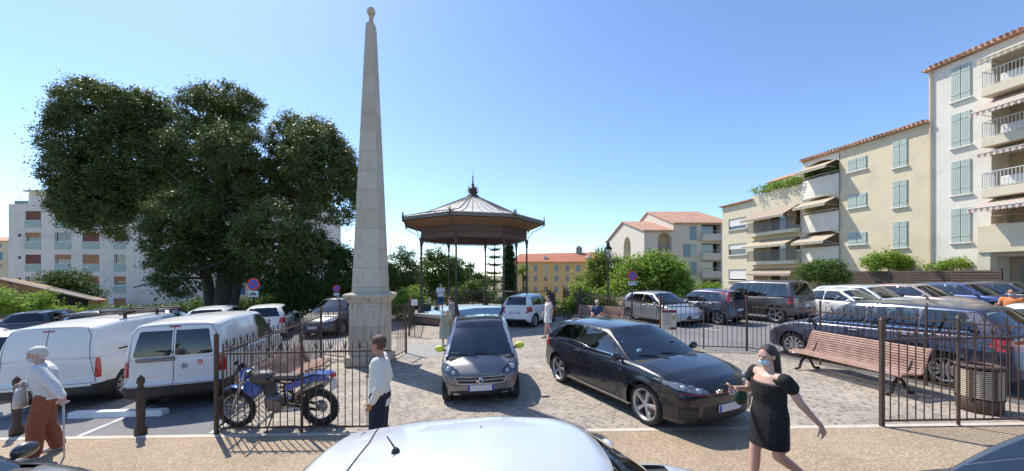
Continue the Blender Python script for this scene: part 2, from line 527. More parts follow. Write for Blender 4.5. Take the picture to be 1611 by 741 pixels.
def sdf_poly(P2, poly):
    poly = np.asarray(poly, float)
    d = np.full(len(P2), 1e9); inside = np.zeros(len(P2), bool)
    gx = np.zeros((len(P2), 2))
    n = len(poly)
    for i in range(n):
        a = poly[i]; b = poly[(i + 1) % n]
        ab = b - a; ap = P2 - a
        t = np.clip((ap @ ab) / max(ab @ ab, 1e-12), 0, 1)
        v = ap - t[:, None] * ab
        dd = np.linalg.norm(v, axis=1)
        m = dd < d
        d[m] = dd[m]; gx[m] = v[m]
        cond = ((a[1] > P2[:, 1]) != (b[1] > P2[:, 1]))
        with np.errstate(divide='ignore', invalid='ignore'):
            xi = (b[0] - a[0]) * (P2[:, 1] - a[1]) / (b[1] - a[1] + 1e-15) + a[0]
        inside ^= cond & (P2[:, 0] < xi)
    s = np.where(inside, -d, d)
    g = gx / np.maximum(np.linalg.norm(gx, axis=1, keepdims=True), 1e-9) * np.where(inside, -1, 1)[:, None]
    return s, g

class Surf:
    """a quad surface that can be cut into named patches along clean outlines"""
    def __init__(s, V, F):
        s.V = V; s.F = F; s.moved = np.zeros(len(V), bool)
        s.tag = np.full(len(F), -1); s.normals()
    def normals(s):
        a = s.V[s.F[:, 0]]; b = s.V[s.F[:, 1]]; c = s.V[s.F[:, 2]]; d = s.V[s.F[:, 3]]
        n = np.cross(c - a, d - b)
        n /= np.maximum(np.linalg.norm(n, axis=1, keepdims=True), 1e-12)
        s.FN = n; s.FC = (a + b + c + d) / 4
        vn = np.zeros_like(s.V)
        for k in range(4): np.add.at(vn, s.F[:, k], n)
        s.VN = vn / np.maximum(np.linalg.norm(vn, axis=1, keepdims=True), 1e-12)
        s.cell = max(.012, np.median(np.linalg.norm(c - a, axis=1)) / 1.41)
    def cut(s, tagid, axes, poly=None, circle=None, rad=0.0, vcond=None, fcond=None):
        a, b = axes; o = 3 - a - b
        def f(Pt):
            if circle is not None:
                v = Pt - np.array(circle[:2]); dd = np.linalg.norm(v, axis=1)
                return dd - circle[2], v / np.maximum(dd[:, None], 1e-9)
            d, g = sdf_poly(Pt, poly); return d - rad, g
        vm = vcond(s.V, s.VN) if vcond is not None else np.ones(len(s.V), bool)
        for it in range(2):
            idx = np.where(vm & ~s.moved)[0]
            d, g = f(s.V[idx][:, [a, b]])
            near = np.abs(d) < .52 * s.cell
            ii = idx[near]
            mv = -(d[near])[:, None] * g[near]
            n = s.VN[ii]
            no = np.where(np.abs(n[:, o]) < .15, 1e9, n[:, o])
            dz = -(n[:, a] * mv[:, 0] + n[:, b] * mv[:, 1]) / no
            s.V[ii, a] += mv[:, 0]; s.V[ii, b] += mv[:, 1]; s.V[ii, o] += np.clip(dz, -.05, .05)
            if it == 1: s.moved[ii] = True
        C = s.V[s.F].mean(axis=1)
        d, g = f(C[:, [a, b]])
        fm = fcond(C, s.FN) if fcond is not None else np.ones(len(s.F), bool)
        s.tag[(d < 0) & fm & (s.tag == -1)] = tagid
    def mesh(s, name, tagid, off=0.0):
        m = np.isin(s.tag, tagid) if isinstance(tagid, (list, tuple)) else (s.tag == tagid)
        if not m.any(): return None
        F = s.F[m]; u, inv = np.unique(F, return_inverse=True)
        V = s.V[u] + (s.VN[u] * off if off else 0)
        return np_mesh(name, V, inv.reshape(F.shape))

def interp(x, pts):
    xs_ = [p[0] for p in pts]; ys_ = [p[1] for p in pts]
    return np.interp(x, xs_, ys_)
def smooth_interp(x, pts, n=400, k=9):
    xs_ = np.linspace(pts[0][0], pts[-1][0], n)
    ys_ = np.interp(xs_, [p[0] for p in pts], [p[1] for p in pts])
    pad = np.concatenate([np.full(k, ys_[0]) + (np.arange(-k, 0)) * (ys_[1] - ys_[0]), ys_, np.full(k, ys_[-1]) + np.arange(1, k + 1) * (ys_[-1] - ys_[-2])])
    ker = np.hanning(2 * k + 1); ker /= ker.sum()
    ys_ = np.convolve(pad, ker, 'valid')
    return np.interp(x, xs_, ys_)

def wheel(parent, x, y, r, wd, rim_mat, spokes=5, style='twin', caliper=None, steer=0.0, rimk=.68):
    """tyre with a rim child; y>0 is the left side"""
    sgn = 1 if y > 0 else -1
    Mx = Matrix.Rotation(R(-90) * sgn, 4, 'X')
    rr = r * rimk
    t = MB()
    t.lathe([(rr, -wd*.46), (r*.93, -wd*.5), (r*.985, -wd*.38), (r, -wd*.2), (r, wd*.2), (r*.985, wd*.38), (r*.93, wd*.5), (r*.78, wd*.5), (rr, wd*.44)], 36, Mx, cap=False)
    o = t.build('wheel', M['rubber'], parent, True, (x, y, r), fix=False)
    o.rotation_euler = (0, 0, steer)
    k = MB()
    k.lathe([(rr*.98, -wd*.3), (rr*.94, wd*.36), (rr*1.03, wd*.44), (rr*1.03, wd*.48), (rr*.96, wd*.47), (rr*.90, wd*.36), (rr*.86, wd*.05)], 36, Mx, cap=False)
    if style == 'cap':     # pressed hub cap with holes
        k.lathe([(0.001, wd*.44), (rr*.22, wd*.46), (rr*.3, wd*.36), (rr*.62, wd*.40)], 30, Mx, cap=False)
        for i in range(spokes):
            a = 2*PI*i/spokes
            k.box((rr*.76, 0, wd*.39), (rr*.36, rr*.34, .012), 0, Mx @ Matrix.Rotation(a, 4, 'Z'), bev=.005)
    else:
        k.lathe([(0.001, wd*.36), (rr*.16, wd*.38), (rr*.2, wd*.30), (rr*.2, wd*.1)], 20, Mx, cap=False)
        for i in range(spokes):
            a = 2*PI*i/spokes
            if style == 'twin':
                for q in (-1, 1):
                    A = Matrix.Rotation(a + q*.13, 4, 'Z')
                    k.box((rr*.55, 0, wd*.33), (rr*.86, rr*.11, .022), 0, Mx @ A, bev=.006)
            else:
                A = Matrix.Rotation(a, 4, 'Z')
                w0, w1 = rr*.11, rr*.17
                z0, z1 = wd*.26, wd*.38
                pr = [(rr*.1, -w0, z0), (rr*.97, -w1, z0), (rr*.97, w1, z0), (rr*.1, w0, z0), (rr*.1, -w0*.7, z1), (rr*.95, -w1*.7, z1), (rr*.95, w1*.7, z1), (rr*.1, w0*.7, z1)]
                k.add(pr, [(0,3,2,1),(4,5,6,7),(0,1,5,4),(1,2,6,5),(2,3,7,6),(3,0,4,7)], Mx @ A)
    rim = k.build('rim', rim_mat, o, False)
    b = MB(); b.lathe([(0.001, wd*.02), (rr*.72, wd*.02), (rr*.72, -wd*.05), (rr*.9, -wd*.1), (rr*.97, -wd*.3)], 28, Mx, cap=False)
    b.build('brake_disc', M['alloy_dark'] if caliper else M['iron_dark'], o, False)
    if caliper:
        c = MB(); c.box((rr*.62, 0, wd*.08), (rr*.26, rr*.62, .06), 0, Mx, bev=.01)
        c.build('brake_caliper', caliper, o)
    return o

def mirror(parent, x, y, z, mat, size=(.11, .19, .13)):
    s = 1 if y > 0 else -1
    m = MB(); m.ball((x, y + s * .1, z), (size[0] * .55, size[1] * .55, size[2] * .55), 18, 12)
    for i, v in enumerate(m.v):
        vx, vy, vz = v
        if vx < x - size[0]*.25: m.v[i] = (x - size[0]*.25, vy, vz)
    o = m.build('mirror', mat, parent, True)
    a = MB(); a.tube([(x + .01, y - s * .06, z - .06), (x + .01, y + s * .04, z - .03)], .022, 8)
    a.build('mirror_arm', M['black'], o)
    return o

def car(c):
    """c: dict with measurements. forward = +x, left = +y, z up from the ground"""
    root = empty(c.get('name', 'parked_car'))
    tag(root, c['label'], c.get('cat', 'car'), c.get('group', 'parked cars'))
    L, W, H = c['L'], c['W'], c['H']; hl = L / 2; hw = W / 2
    near = c.get('near', False); q = 1.0 if near == 2 else (.75 if near else .42)
    zb = c.get('zb', .2)
    pm = c['paint']
    # -- lower body
    top = [(hl - x, z) for x, z in c['top']][::-1]         # c['top']: (distance from nose, height)
    zmax = max(z for _, z in c['top'])
    V, F = rbox_mesh(int(L/.03*q), int(W/.032*q), int((zmax-zb)/.028*q), (hl, hw, (zmax-zb)/2), c.get('rad', .09))
    px, py, pz = V[:, 0], V[:, 1], V[:, 2]
    X = px * hl
    zt = smooth_interp(X, top, k=7)
    fz = (pz + 1) / 2
    bot = smooth_interp(X, [(-hl, zb + .10), (-hl + .35, zb), (hl - .5, zb), (hl, zb + .03)])
    Z = bot + fz * (zt - bot)
    crown = c.get('crown', .035)
    Z = Z + crown * np.clip(fz * 4 - 3, 0, 1) * (1 - py ** 2)
    ftaper, rtaper = c.get('ftaper', .13), c.get('rtaper', .08)
    plan = 1 - ftaper * np.clip((X / hl - .35) / .65, 0, 1) ** 2.4 - rtaper * np.clip((-X / hl - .5) / .5, 0, 1) ** 2.4
    zr = (Z - zb) / (zmax - zb)
    tum = .965 + .035 * np.sin(np.clip(zr * 1.25, 0, 1) * PI * .62) - c.get('shoulder', .06) * np.clip((zr - .55) / .45, 0, 1) ** 2
    crease = -.008 * np.exp(-((Z - c.get('crease', .62)) / .035) ** 2)
    Y = py * (hw * plan * tum + crease)
    # arch flares
    ax_f, ax_r = hl - c['fo'], hl - c['fo'] - c['wb']; wr = c['wr']
    for ax in (ax_f, ax_r):
        dd = np.hypot(X - ax, Z - wr)
        Y = Y + np.sign(py) * .018 * np.exp(-((dd - wr - .05) / .06) ** 2) * (np.abs(py) > .9)
    fprof = smooth_interp(Z, [(zb - .1, -.08)] + c.get('fprof', [(.3, -.01), (.45, 0), (.6, -.03), (.8, -.16)]) + [(2.4, c.get('fprof', [(0, 0), (.8, -.16)])[-1][1])])
    rprof = smooth_interp(Z, [(zb - .1, .06)] + c.get('rprof', [(.3, .0), (.5, 0), (.6, .02), (.95, .10)]) + [(2.4, c.get('rprof', [(0, 0), (.95, .10)])[-1][1])])
    ff = np.clip((px - .55) / .45, 0, 1) ** 1.5; rf = np.clip((-px - .6) / .4, 0, 1) ** 1.5
    X = X + ff * (fprof - c.get('fbow', .20) * np.abs(py) ** 2.3) + rf * (rprof + c.get('rbow', .10) * np.abs(py) ** 2.6)
    S = Surf(np.stack([X, Y, Z], 1), F)
    # wheel arches
    ar = wr + c.get('gap', .045)
    for ax in (ax_f, ax_r):
        S.cut(0, (0, 2), circle=(ax, wr + .01, ar), vcond=lambda V, N: (np.abs(N[:, 1]) > .5) & (np.abs(V[:, 1]) > hw * .55), fcond=lambda C, N: ((np.abs(C[:, 1]) > hw * .62) & (np.abs(N[:, 1]) > .3)) | (N[:, 2] < -.5))
    # inside of the cabin is open
    gh = c['gh']                                            # base_front, roof_front, roof_rear, base_rear (distance from nose)
    gbf, grf, grr, gbr = [hl - v for v in gh]
    S.tag[(S.FN[:, 2] > .6) & (S.FC[:, 0] < gbf - .02) & (S.FC[:, 0] > gbr + .02) & (np.abs(S.FC[:, 1]) < hw * .86) & (S.tag == -1)] = 0
    parts = []
    nid = 1
    for pt in c.get('lower', []):                           # name, material, projection, polygon, radius, side
        nm, mt, proj, poly, rad, side = pt[:6]
        two = pt[6] if len(pt) > 6 else True
        sgs = (1, -1) if two else (0,)
        for sg in sgs:
            if proj == 'f':
                pl = [(a * (sg or 1), b) for a, b in poly]
                S.cut(nid, (1, 2), poly=pl, rad=rad, vcond=lambda V, N: (N[:, 0] > .12) & (V[:, 0] > hl - .9), fcond=lambda C, N: (N[:, 0] > .12) & (C[:, 0] > hl - .9))
            elif proj == 'r':
                pl = [(a * (sg or 1), b) for a, b in poly]
                S.cut(nid, (1, 2), poly=pl, rad=rad, vcond=lambda V, N: (N[:, 0] < -.12) & (V[:, 0] < -hl + .36), fcond=lambda C, N: (N[:, 0] < -.12) & (C[:, 0] < -hl + .36))
            else:
                pl = [(hl - a, b) for a, b in poly]
                S.cut(nid, (0, 2), poly=pl, rad=rad, vcond=lambda V, N: (np.abs(N[:, 1]) > .35) & (V[:, 1] * (sg or 1) > 0), fcond=lambda C, N: (np.abs(N[:, 1]) > .35) & (C[:, 1] * (sg or 1) > 0))
            parts.append((nm, mt, nid, S)); nid += 1
            if not two: break
    # -- greenhouse
    zf, zrr = interp(gbf, top), interp(gbr, top)
    wroof = c.get('wroof', .60); wbelt = c.get('wbelt', hw - .035)
    zlow = .06
    V, F = rbox_mesh(int((gbf-gbr)/.03*q), int(W/.032*q), max(8, int((H-zf)/.028*q)), ((gbf-gbr)/2, hw, (H-zf)/2), c.get('grad', .07))
    px, py, pz = V[:, 0], V[:, 1], V[:, 2]
    t = (pz + 1) / 2
    ws = c.get('wscurve', .03)
    xf = gbf + (grf - gbf) * t + ws * np.sin(PI * t)
    xr = gbr + (grr - gbr) * t - c.get('rscurve', .02) * np.sin(PI * t)
    X = xr + (xf - xr) * (px + 1) / 2
    zbase = smooth_interp(np.clip(X, gbr, gbf), top, k=7) - zlow
    roofp = [(hl - a, b) for a, b in c['roof']][::-1]
    Zr = smooth_interp(np.clip(X, roofp[0][0], roofp[-1][0]), roofp, k=25)
    Z = zbase + t * (Zr - zbase)
    Z = Z - .045 * t ** 3 * (np.abs(py) ** 2.5)
    wfr = c.get('gfront', .06)
    bw = (wbelt + (wroof - wbelt) * (t ** 1.15) + .012 * np.sin(PI * t))
    gp = (1 - wfr * np.clip(px, 0, 1) ** 2 - c.get('grear', .05) * np.clip(-px, 0, 1) ** 2)
    Y = py * bw * gp
    X = X - c.get('wsbow', .14) * np.clip(px, 0, 1) ** 3 * np.abs(py) ** 2.2 + c.get('rwbow', .07) * np.clip(-px, 0, 1) ** 3 * np.abs(py) ** 2.4
    T = Surf(np.stack([X, Y, Z], 1), F)
    T.tag[(T.FN[:, 2] < -.5)] = 0
    def zroof(x): return float(smooth_interp(np.array([min(max(x, roofp[0][0]), roofp[-1][0])]), roofp, k=25)[0])
    def zbelt(x): return float(interp(x, top))
    gid = 1
    for (xa0, xa1, xb0, xb1) in c['side']:                  # window: bottom front, top front, bottom rear, top rear (distance from nose)
        a0, a1, b0, b1 = [hl - v for v in (xa0, xa1, xb0, xb1)]
        up = c.get('wtop', .12); lo = c.get('wlow', .035)
        rd = .018
        pl = [(a0, zbelt(a0) + lo)]
        n = 5
        for i in range(n + 1):
            xx = a1 + (b1 - a1) * i / n
            pl.append((xx, zroof(xx) - up))
        for i in range(n + 1):
            xx = b0 + (a0 - b0) * i / n
            if i < n: pl.append((xx, zbelt(xx) + lo))
        for sg in (1, -1):
            T.cut(gid, (0, 2), poly=pl, rad=rd, vcond=lambda V, N: (np.abs(N[:, 1]) > .45) & (V[:, 1]*sg > 0), fcond=lambda C, N: (np.abs(N[:, 1]) > .45) & (C[:, 1]*sg > 0))
            parts.append(('side_window', c.get('sglass', M['glass_dark'] if xa0 > c.get('privacy', 99) else M['glass']), gid, T)); gid += 1
    ft = zroof(grf)
    if c.get('windshield', True):
        wb_, wt_ = wbelt * (1 - wfr) - .07, wroof * (1 - wfr) - .045
        pl = [(-wb_, zf + .0), (wb_, zf + .0), (wt_, ft - .095 - c.get('wsdrop', 0)), (wt_*.5, ft - .06 - c.get('wsdrop', 0)), (-wt_*.5, ft - .06 - c.get('wsdrop', 0)), (-wt_, ft - .095 - c.get('wsdrop', 0))]
        T.cut(gid, (1, 2), poly=pl, rad=.02, vcond=lambda V, N: (N[:, 0] > .22), fcond=lambda C, N: (N[:, 0] > .22))
        parts.append(('windshield', M['glass'], gid, T)); gid += 1
    if c.get('rearglass'):
        for pl in c['rearglass']:
            T.cut(gid, (1, 2), poly=pl, rad=.03, vcond=lambda V, N: (N[:, 0] < -.2), fcond=lambda C, N: (N[:, 0] < -.2))
            parts.append(('rear_window', c.get('rgmat', M['glass_dark']), gid, T)); gid += 1
    for pt in c.get('upper', []):
        nm, mt, proj, poly, rad = pt
        for sg in (1, -1):
            if proj == 'r': T.cut(gid, (1, 2), poly=[(a*sg, b) for a, b in poly], rad=rad, vcond=lambda V, N: N[:, 0] < -.1, fcond=lambda C, N: N[:, 0] < -.1)
            elif proj == 't': T.cut(gid, (0, 1), poly=[(hl - a, b*sg) for a, b in poly], rad=rad, vcond=lambda V, N: N[:, 2] > .6, fcond=lambda C, N: N[:, 2] > .6)
            else: T.cut(gid, (0, 2), poly=[(hl - a, b) for a, b in poly], rad=rad, vcond=lambda V, N: (np.abs(N[:, 1]) > .3) & (V[:, 1]*sg > 0), fcond=lambda C, N: (np.abs(N[:, 1]) > .3) & (C[:, 1]*sg > 0))
            parts.append((nm, mt, gid, T)); gid += 1
            if proj == 't' : break
    S.normals_old = S.VN; 
    body = link('body', S.mesh('body', -1), pm, root, True)
    cabin = link('cabin', T.mesh('cabin', -1), c.get('cabin_paint', pm), root, True)
    for nm, mt, tid, Q in parts:
        me = Q.mesh(nm, tid, .003 if 'window' in nm or nm == 'windshield' else .002)
        if me: link(nm, me, mt, root, True)
    # dark rim round each window
    allV = [S.V, T.V]
    bv = BVHTree.FromPolygons([tuple(v) for v in S.V] + [tuple(v) for v in T.V],
                              [tuple(f) for f in S.F] + [tuple(f + len(S.V)) for f in T.F])
    def ribbon(pts, wd=.008, mode='side', sg=1, off=.004, dest=None):
        """narrow strip lying on the surface along a polyline"""
        P_ = []
        for (a0, b0), (a1, b1) in zip(pts[:-1], pts[1:]):
            n = max(2, int(math.hypot(a1-a0, b1-b0) / .05))
            P_ += [(a0 + (a1-a0)*i/n, b0 + (b1-b0)*i/n) for i in range(n)]
        P_.append(pts[-1])
        L_ = []
        for a, b in P_:
            if mode == 'side': o, d = Vector((hl - a, sg * 3, b)), Vector((0, -sg, 0))
            elif mode == 'top': o, d = Vector((hl - a, b, 3)), Vector((0, 0, -1))
            elif mode == 'front': o, d = Vector((hl + 2, a, b)), Vector((-1, 0, 0))
            else: o, d = Vector((-hl - 2, a, b)), Vector((1, 0, 0))
            h = bv.ray_cast(o, d)
            if h[0] is not None: L_.append((h[0], h[1] if h[1].dot(d) < 0 else -h[1]))
        if len(L_) < 2: return
        base = len(dest.v); vs = []; fs = []
        for i, (p, n) in enumerate(L_):
            tdir = (L_[min(i+1, len(L_)-1)][0] - L_[max(i-1, 0)][0])
            if tdir.length < 1e-6: tdir = Vector((1, 0, 0))
            sd_ = tdir.normalized().cross(n).normalized() * wd / 2
            vs += [p + n * off - sd_, p + n * off + sd_]
        for i in range(len(L_) - 1):
            fs.append((2*i, 2*i+1, 2*i+3, 2*i+2))
        dest.add(vs, fs)
    seams = MB()
    if near or c.get('seams_far'):
        for md, pl, sg in [('side', p, s_) for p in c.get('doors', []) for s_ in (1, -1)] + [(m_, p, 1) for m_, p in c.get('seams', [])]:
            seams = MB(); ribbon(pl, .009, md, sg, dest=seams)
            if seams.v: seams.build('panel_gap', M['seam'], root, fix=False)
    for nm, mt, md, pl, wd in c.get('trims', []):
        for sg in ((1, -1) if md == 'side' else (1,)):
            tr = MB(); ribbon(pl, wd, md, sg, off=.006, dest=tr)
            if tr.v: tr.build(nm, mt, root, fix=False)
    # underside, wheel wells, cabin floor
    u = MB()
    u.box(((ax_f + ax_r)/2, 0, zb + .09), (c['wb'] + .3, W - .56, .24))
    u.box(((ax_f + ax_r)/2, 0, zb + .05), (c['wb'] - 2*ar - .02, W - .14, .1))
    u.box((ax_f - .06, 0, wr + .10), (2*ar - .12, W - .62, 2*wr*.7))
    u.box((ax_r + .06, 0, wr + .10), (2*ar - .12, W - .62, 2*wr*.7))
    for ax in (ax_f, ax_r):
        for sg in (1, -1):
            n = 14; vs = []; fs = []
            for i in range(n + 1):
                a = PI * i / n
                for yy in (hw - .06, hw - .32): vs.append((ax + (ar+.01)*math.cos(a), sg*yy, wr + (ar+.01)*math.sin(a)))
            for i in range(n): fs.append((2*i, 2*i+1, 2*i+3, 2*i+2))
            u.add(vs, fs)
    u.build('underbody', M['under'], root)
    # interior
    it = MB()
    zi = min(zf, zrr) - .32
    it.box(((gbf+gbr)/2 - .05, 0, zi), (gbf - gbr - .25, W - .3, .03))
    it.box((gbf - .22, 0, zf - .03), (.46, W - .32, .10), bev=.03)
    for sg in (1, -1):
        it.box(((gbf+gbr)/2, sg*(hw - .10), zf - .22), (gbf - gbr - .2, .05, .34))
    it.build('dashboard', M['interior'], root)
    if c.get('seats', True):
        sx = (gbf + grf) / 2 - c.get('seatx', .72)
        rows = [sx] + ([sx - .85] if c.get('rows', 2) > 1 else [])
        for k, xx in enumerate(rows):
            for sg in (1, -1):
                s_ = MB()
                s_.box((xx, sg*.36, zf - .18), (.5, .48, .18), bev=.06)
                bk = Matrix.Translation((xx - .27, sg*.36, zf + .08)) @ Matrix.Rotation(R(-14), 4, 'Y')
                s_.box((0, 0, 0), (.13, .46, .56), M=bk, bev=.05)
                s_.box((-.02, 0, .36), (.09, .24, .17), M=bk, bev=.04)
                s_.build('seat', M['interior2'], root)
    if near:
        sw = MB(); A = Matrix.Translation((gbf - .50, .36, zf + .04)) @ Matrix.Rotation(R(-62), 4, 'Y')
        sw.torus(.18, .015, 24, 6, A); sw.box((0, 0, 0), (.34, .03, .03), M=A)
        sw.build('steering_wheel', M['black'], root)
        rv = MB(); rv.box((grf + .05 - .16, 0, ft - .17), (.03, .22, .06), bev=.02); rv.build('rear_view_mirror', M['black'], root)
    st = c.get('steer', 0)
    for ax in (ax_f, ax_r):
        for sg in (1, -1):
            wheel(root, ax, sg * (hw * (1 - (.02 if ax == ax_f else .015)) - c.get('ww', .2)/2 - .012), wr, c.get('ww', .2), c.get('rim', M['alloy']), c.get('spokes', 5), c.get('rimstyle', 'single'), c.get('caliper'), st if ax == ax_f else 0, c.get('rimk', .68))
    mx = c.get('mirror', gh[0] + .42)
    for sg in ((1, -1) if c.get('mirrors', True) else ()): mirror(root, hl - mx, sg * (hw - .04), zbelt(hl - mx) + .05, c.get('mirror_mat', pm))
    # door handles
    if near or c.get('handles_far', True):
        for hx, hz in c.get('handles', []):
            for sg in (1, -1):
                h = bv.ray_cast(Vector((hl - hx, sg*3, hz)), Vector((0, -sg, 0)))
                if h[0]:
                    d = MB(); d.box((h[0].x, h[0].y + sg*.018, h[0].z), (.19, .026, .028), bev=.01)
                    d.build('door_handle', c.get('handle_mat', pm), root)
    # plates
    for md, zc in c.get('plates', []):
        o, d = (Vector((hl + 2, 0, zc)), Vector((-1, 0, 0))) if md == 'front' else (Vector((-hl - 2, 0, zc)), Vector((1, 0, 0)))
        h = bv.ray_cast(o, d)
        if h[0]:
            p = MB(); p.box((h[0].x + (.012 if md == 'front' else -.012), 0, zc), (.02, .50, .11))
            po = p.build('number_plate', M['plate'], root)
            for sg in (1, -1):
                p = MB(); p.box((h[0].x + (.014 if md == 'front' else -.014), sg*.228, zc), (.02, .042, .108)); p.build('plate_band', MATS.get('plate_blue') or plain('plate_blue', (.03, .08, .40), .5), po)
    for (ly, lz, lr) in c.get('lamps', []):
        for sg in (1, -1):
            h = bv.ray_cast(Vector((hl + 2, sg*ly, lz)), Vector((-1, 0, 0)))
            if h[0]:
                A = Matrix.Translation(h[0] + Vector((-.01, 0, 0))) @ h[1].to_track_quat('Z', 'Y').to_matrix().to_4x4()
                lm = MB(); lm.lathe([(lr, 0), (lr, .014), (lr*.85, .018), (lr*.7, .012)], 20, A, cap=False); lm.ball((0, 0, 0), (lr*.7, lr*.7, .022), 14, 8, A.to_3x3().to_4x4()) if False else None
                lm.build('lamp_ring', M['chrome'], root, True)
                l2 = MB(); l2.lathe([(lr*.72, .010), (lr*.5, .024), (.001, .03)], 18, A, cap=False); l2.build('headlight', M['clear_lamp'], root, True)
    # wipers
    if near:
        for (y0, y1) in ((.42, -.12), (-.05, -.58)):
            pts = []
            for i in range(8):
                yy = y0 + (y1 - y0) * i / 7; zz = zf + .03 + .05 * i / 7
                h = bv.ray_cast(Vector((hl + 2, yy, zz)), Vector((-1, 0, 0)))
                if h[0] and h[0].x < gbf + .1: pts.append(h[0] + Vector((.015, 0, .012)))
            if len(pts) > 2: MB().tube(pts, .009, 6).build('wiper', M['black'], root)
    c['bv'] = bv; c['hl'] = hl
    return root

def place(root, x, y, hx, hy, dz=0.0):
    """stand a car on the sloping ground, nose towards (hx, hy)"""
    n = Vector((-SL, 0, 1)).normalized()
    f = Vector((hx, hy, 0)).normalized(); f = (f - n * f.dot(n)).normalized()
    l = n.cross(f)
    m = Matrix(((f.x, l.x, n.x), (f.y, l.y, n.y), (f.z, l.z, n.z)))
    root.rotation_euler = m.to_euler()
    root.location = (x, y, gz(x, y) + .01 + dz)
    return root

def text_mesh(name, body, size, mat, parent, M4, ext=.002, offs=0.0, align='CENTER', shear=0.0):
    cu = bpy.data.curves.new(name, 'FONT'); cu.body = body; cu.size = size; cu.extrude = ext
    cu.align_x = align; cu.align_y = 'CENTER'; cu.offset = offs; cu.shear = shear
    o = bpy.data.objects.new(name, cu); COL.objects.link(o)
    dg = bpy.context.evaluated_depsgraph_get()
    me = bpy.data.meshes.new_from_object(o.evaluated_get(dg))
    bpy.data.objects.remove(o)
    me.transform(M4)
    me.materials.clear()
    return link(name, me, mat, parent)

# ------------------------------------------------------------------ the cars themselves
P_black = paint('black_paint_dusty', (.010, .012, .022), .35, .18, .05)
P_white = paint('white_paint', (.72, .72, .70), 0, .35, .18)
P_grey = paint('matt_grey_metal_paint', (.25, .24, .24), .7, .38, .10)
P_silver = paint('silver_paint', (.44, .46, .49), .6, .3, .12)
P_lsilver = paint('light_silver_paint', (.62, .65, .69), .35, .28, .08)
P_navy = paint('navy_paint', (.025, .03, .065), .4, .28, .14)
P_slate = paint('slate_violet_grey_paint', (.045, .047, .085), .5, .3, .16)
P_blue = paint('blue_paint', (.03, .065, .20), .4, .3, .10)
P_dgrey = paint('dark_grey_paint', (.06, .065, .07), .5, .3, .14)
P_bronze = paint('grey_pink_paint', (.38, .29, .27), .4, .32, .12)
P_wred = paint('white_and_red_paint', (.66, .64, .63), 0, .35, .15)
yellow = plain('yellow_mirror_cap', (.68, .74, .06), .35, coat=.5)
roofblk = paint('black_roof_panel', (.02, .022, .03), .2, .12, .05)
red_trim = plain('red_trim', (.55, .01, .01), .4)

def hatch(**k):
    """five door hatchback"""
    c = dict(L=4.0, W=1.72, H=1.48, wb=2.5, fo=.82, wr=.31,
        top=[(0, .60), (.12, .68), (.6, .82), (1.0, .90), (1.6, .93), (2.8, .97), (3.7, 1.0), (4.0, .98)],
        gh=(.95, 1.72, 3.62, 3.93), roof=[(1.5, 1.40), (1.9, 1.455), (2.4, 1.48), (3.0, 1.465), (3.7, 1.40)],
        side=[(1.30, 1.86, 2.28, 2.26), (2.36, 2.34, 3.14, 3.06), (3.2, 3.12, 3.48, 3.34)],
        rearglass=[[(-.55, 1.06), (.55, 1.06), (.46, 1.34), (-.46, 1.34)]],
        lower=[('headlight', M['clear_lamp'], 'f', [(.44, .64), (.72, .66), (.80, .80), (.62, .74)], .03, 0),
               ('grille', M['black'], 'f', [(-.42, .34), (.42, .34), (.36, .46), (-.36, .46)], .03, 0, False),
               ('bumper_trim', M['black'], 'f', [(-.7, .20), (.7, .20), (.66, .27), (-.66, .27)], .02, 0, False),
               ('taillight', M['red_lamp'], 'r', [(.60, .72), (.80, .72), (.80, .96), (.66, .96)], .02, 0),
               ('rear_bumper', M['black'], 'r', [(-.7, .22), (.7, .22), (.66, .30), (-.66, .30)], .03, 0, False)],
        doors=[[(1.25, .95), (1.32, .45), (1.5, .27), (2.3, .27), (2.34, .96)], [(2.34, .27), (3.0, .30), (3.15, .6), (3.2, .98)]],
        handles=[(2.15, .86), (2.98, .89)], plates=[('front', .42), ('rear', .62)])
    c.update(k); return c
def scaled(c, **k):
    """same layout stretched to other outer measurements"""
    c = dict(c); L0, H0, W0 = c['L'], c['H'], c['W']
    L, H, W = k.get('L', L0), k.get('H', H0), k.get('W', W0)
    fx, fz_, fy = L / L0, H / H0, W / W0
    c['top'] = [(a*fx, b*fz_) for a, b in c['top']]; c['gh'] = tuple(a*fx for a in c['gh'])
    c['roof'] = [(a*fx, b*fz_) for a, b in c['roof']]; c['side'] = [tuple(a*fx for a in s_) for s_ in c['side']]
    c['rearglass'] = [[(a*fy, b*fz_) for a, b in p] for p in c.get('rearglass', [])]
    c['lower'] = [tuple([p[0], p[1], p[2], [((a*fy if p[2] in 'fr' else a*fx), b*fz_) for a, b in p[3]]] + list(p[4:])) for p in c['lower']]
    c['doors'] = [[(a*fx, b*fz_) for a, b in p] for p in c.get('doors', [])]
    c['handles'] = [(a*fx, b*fz_) for a, b in c.get('handles', [])]
    c['plates'] = [(a, b*fz_) for a, b in c['plates']]
    c['fo'] *= fx; c['wb'] *= fx
    c['wroof'] = c.get('wroof', .60) * fy
    c.update(k); return c

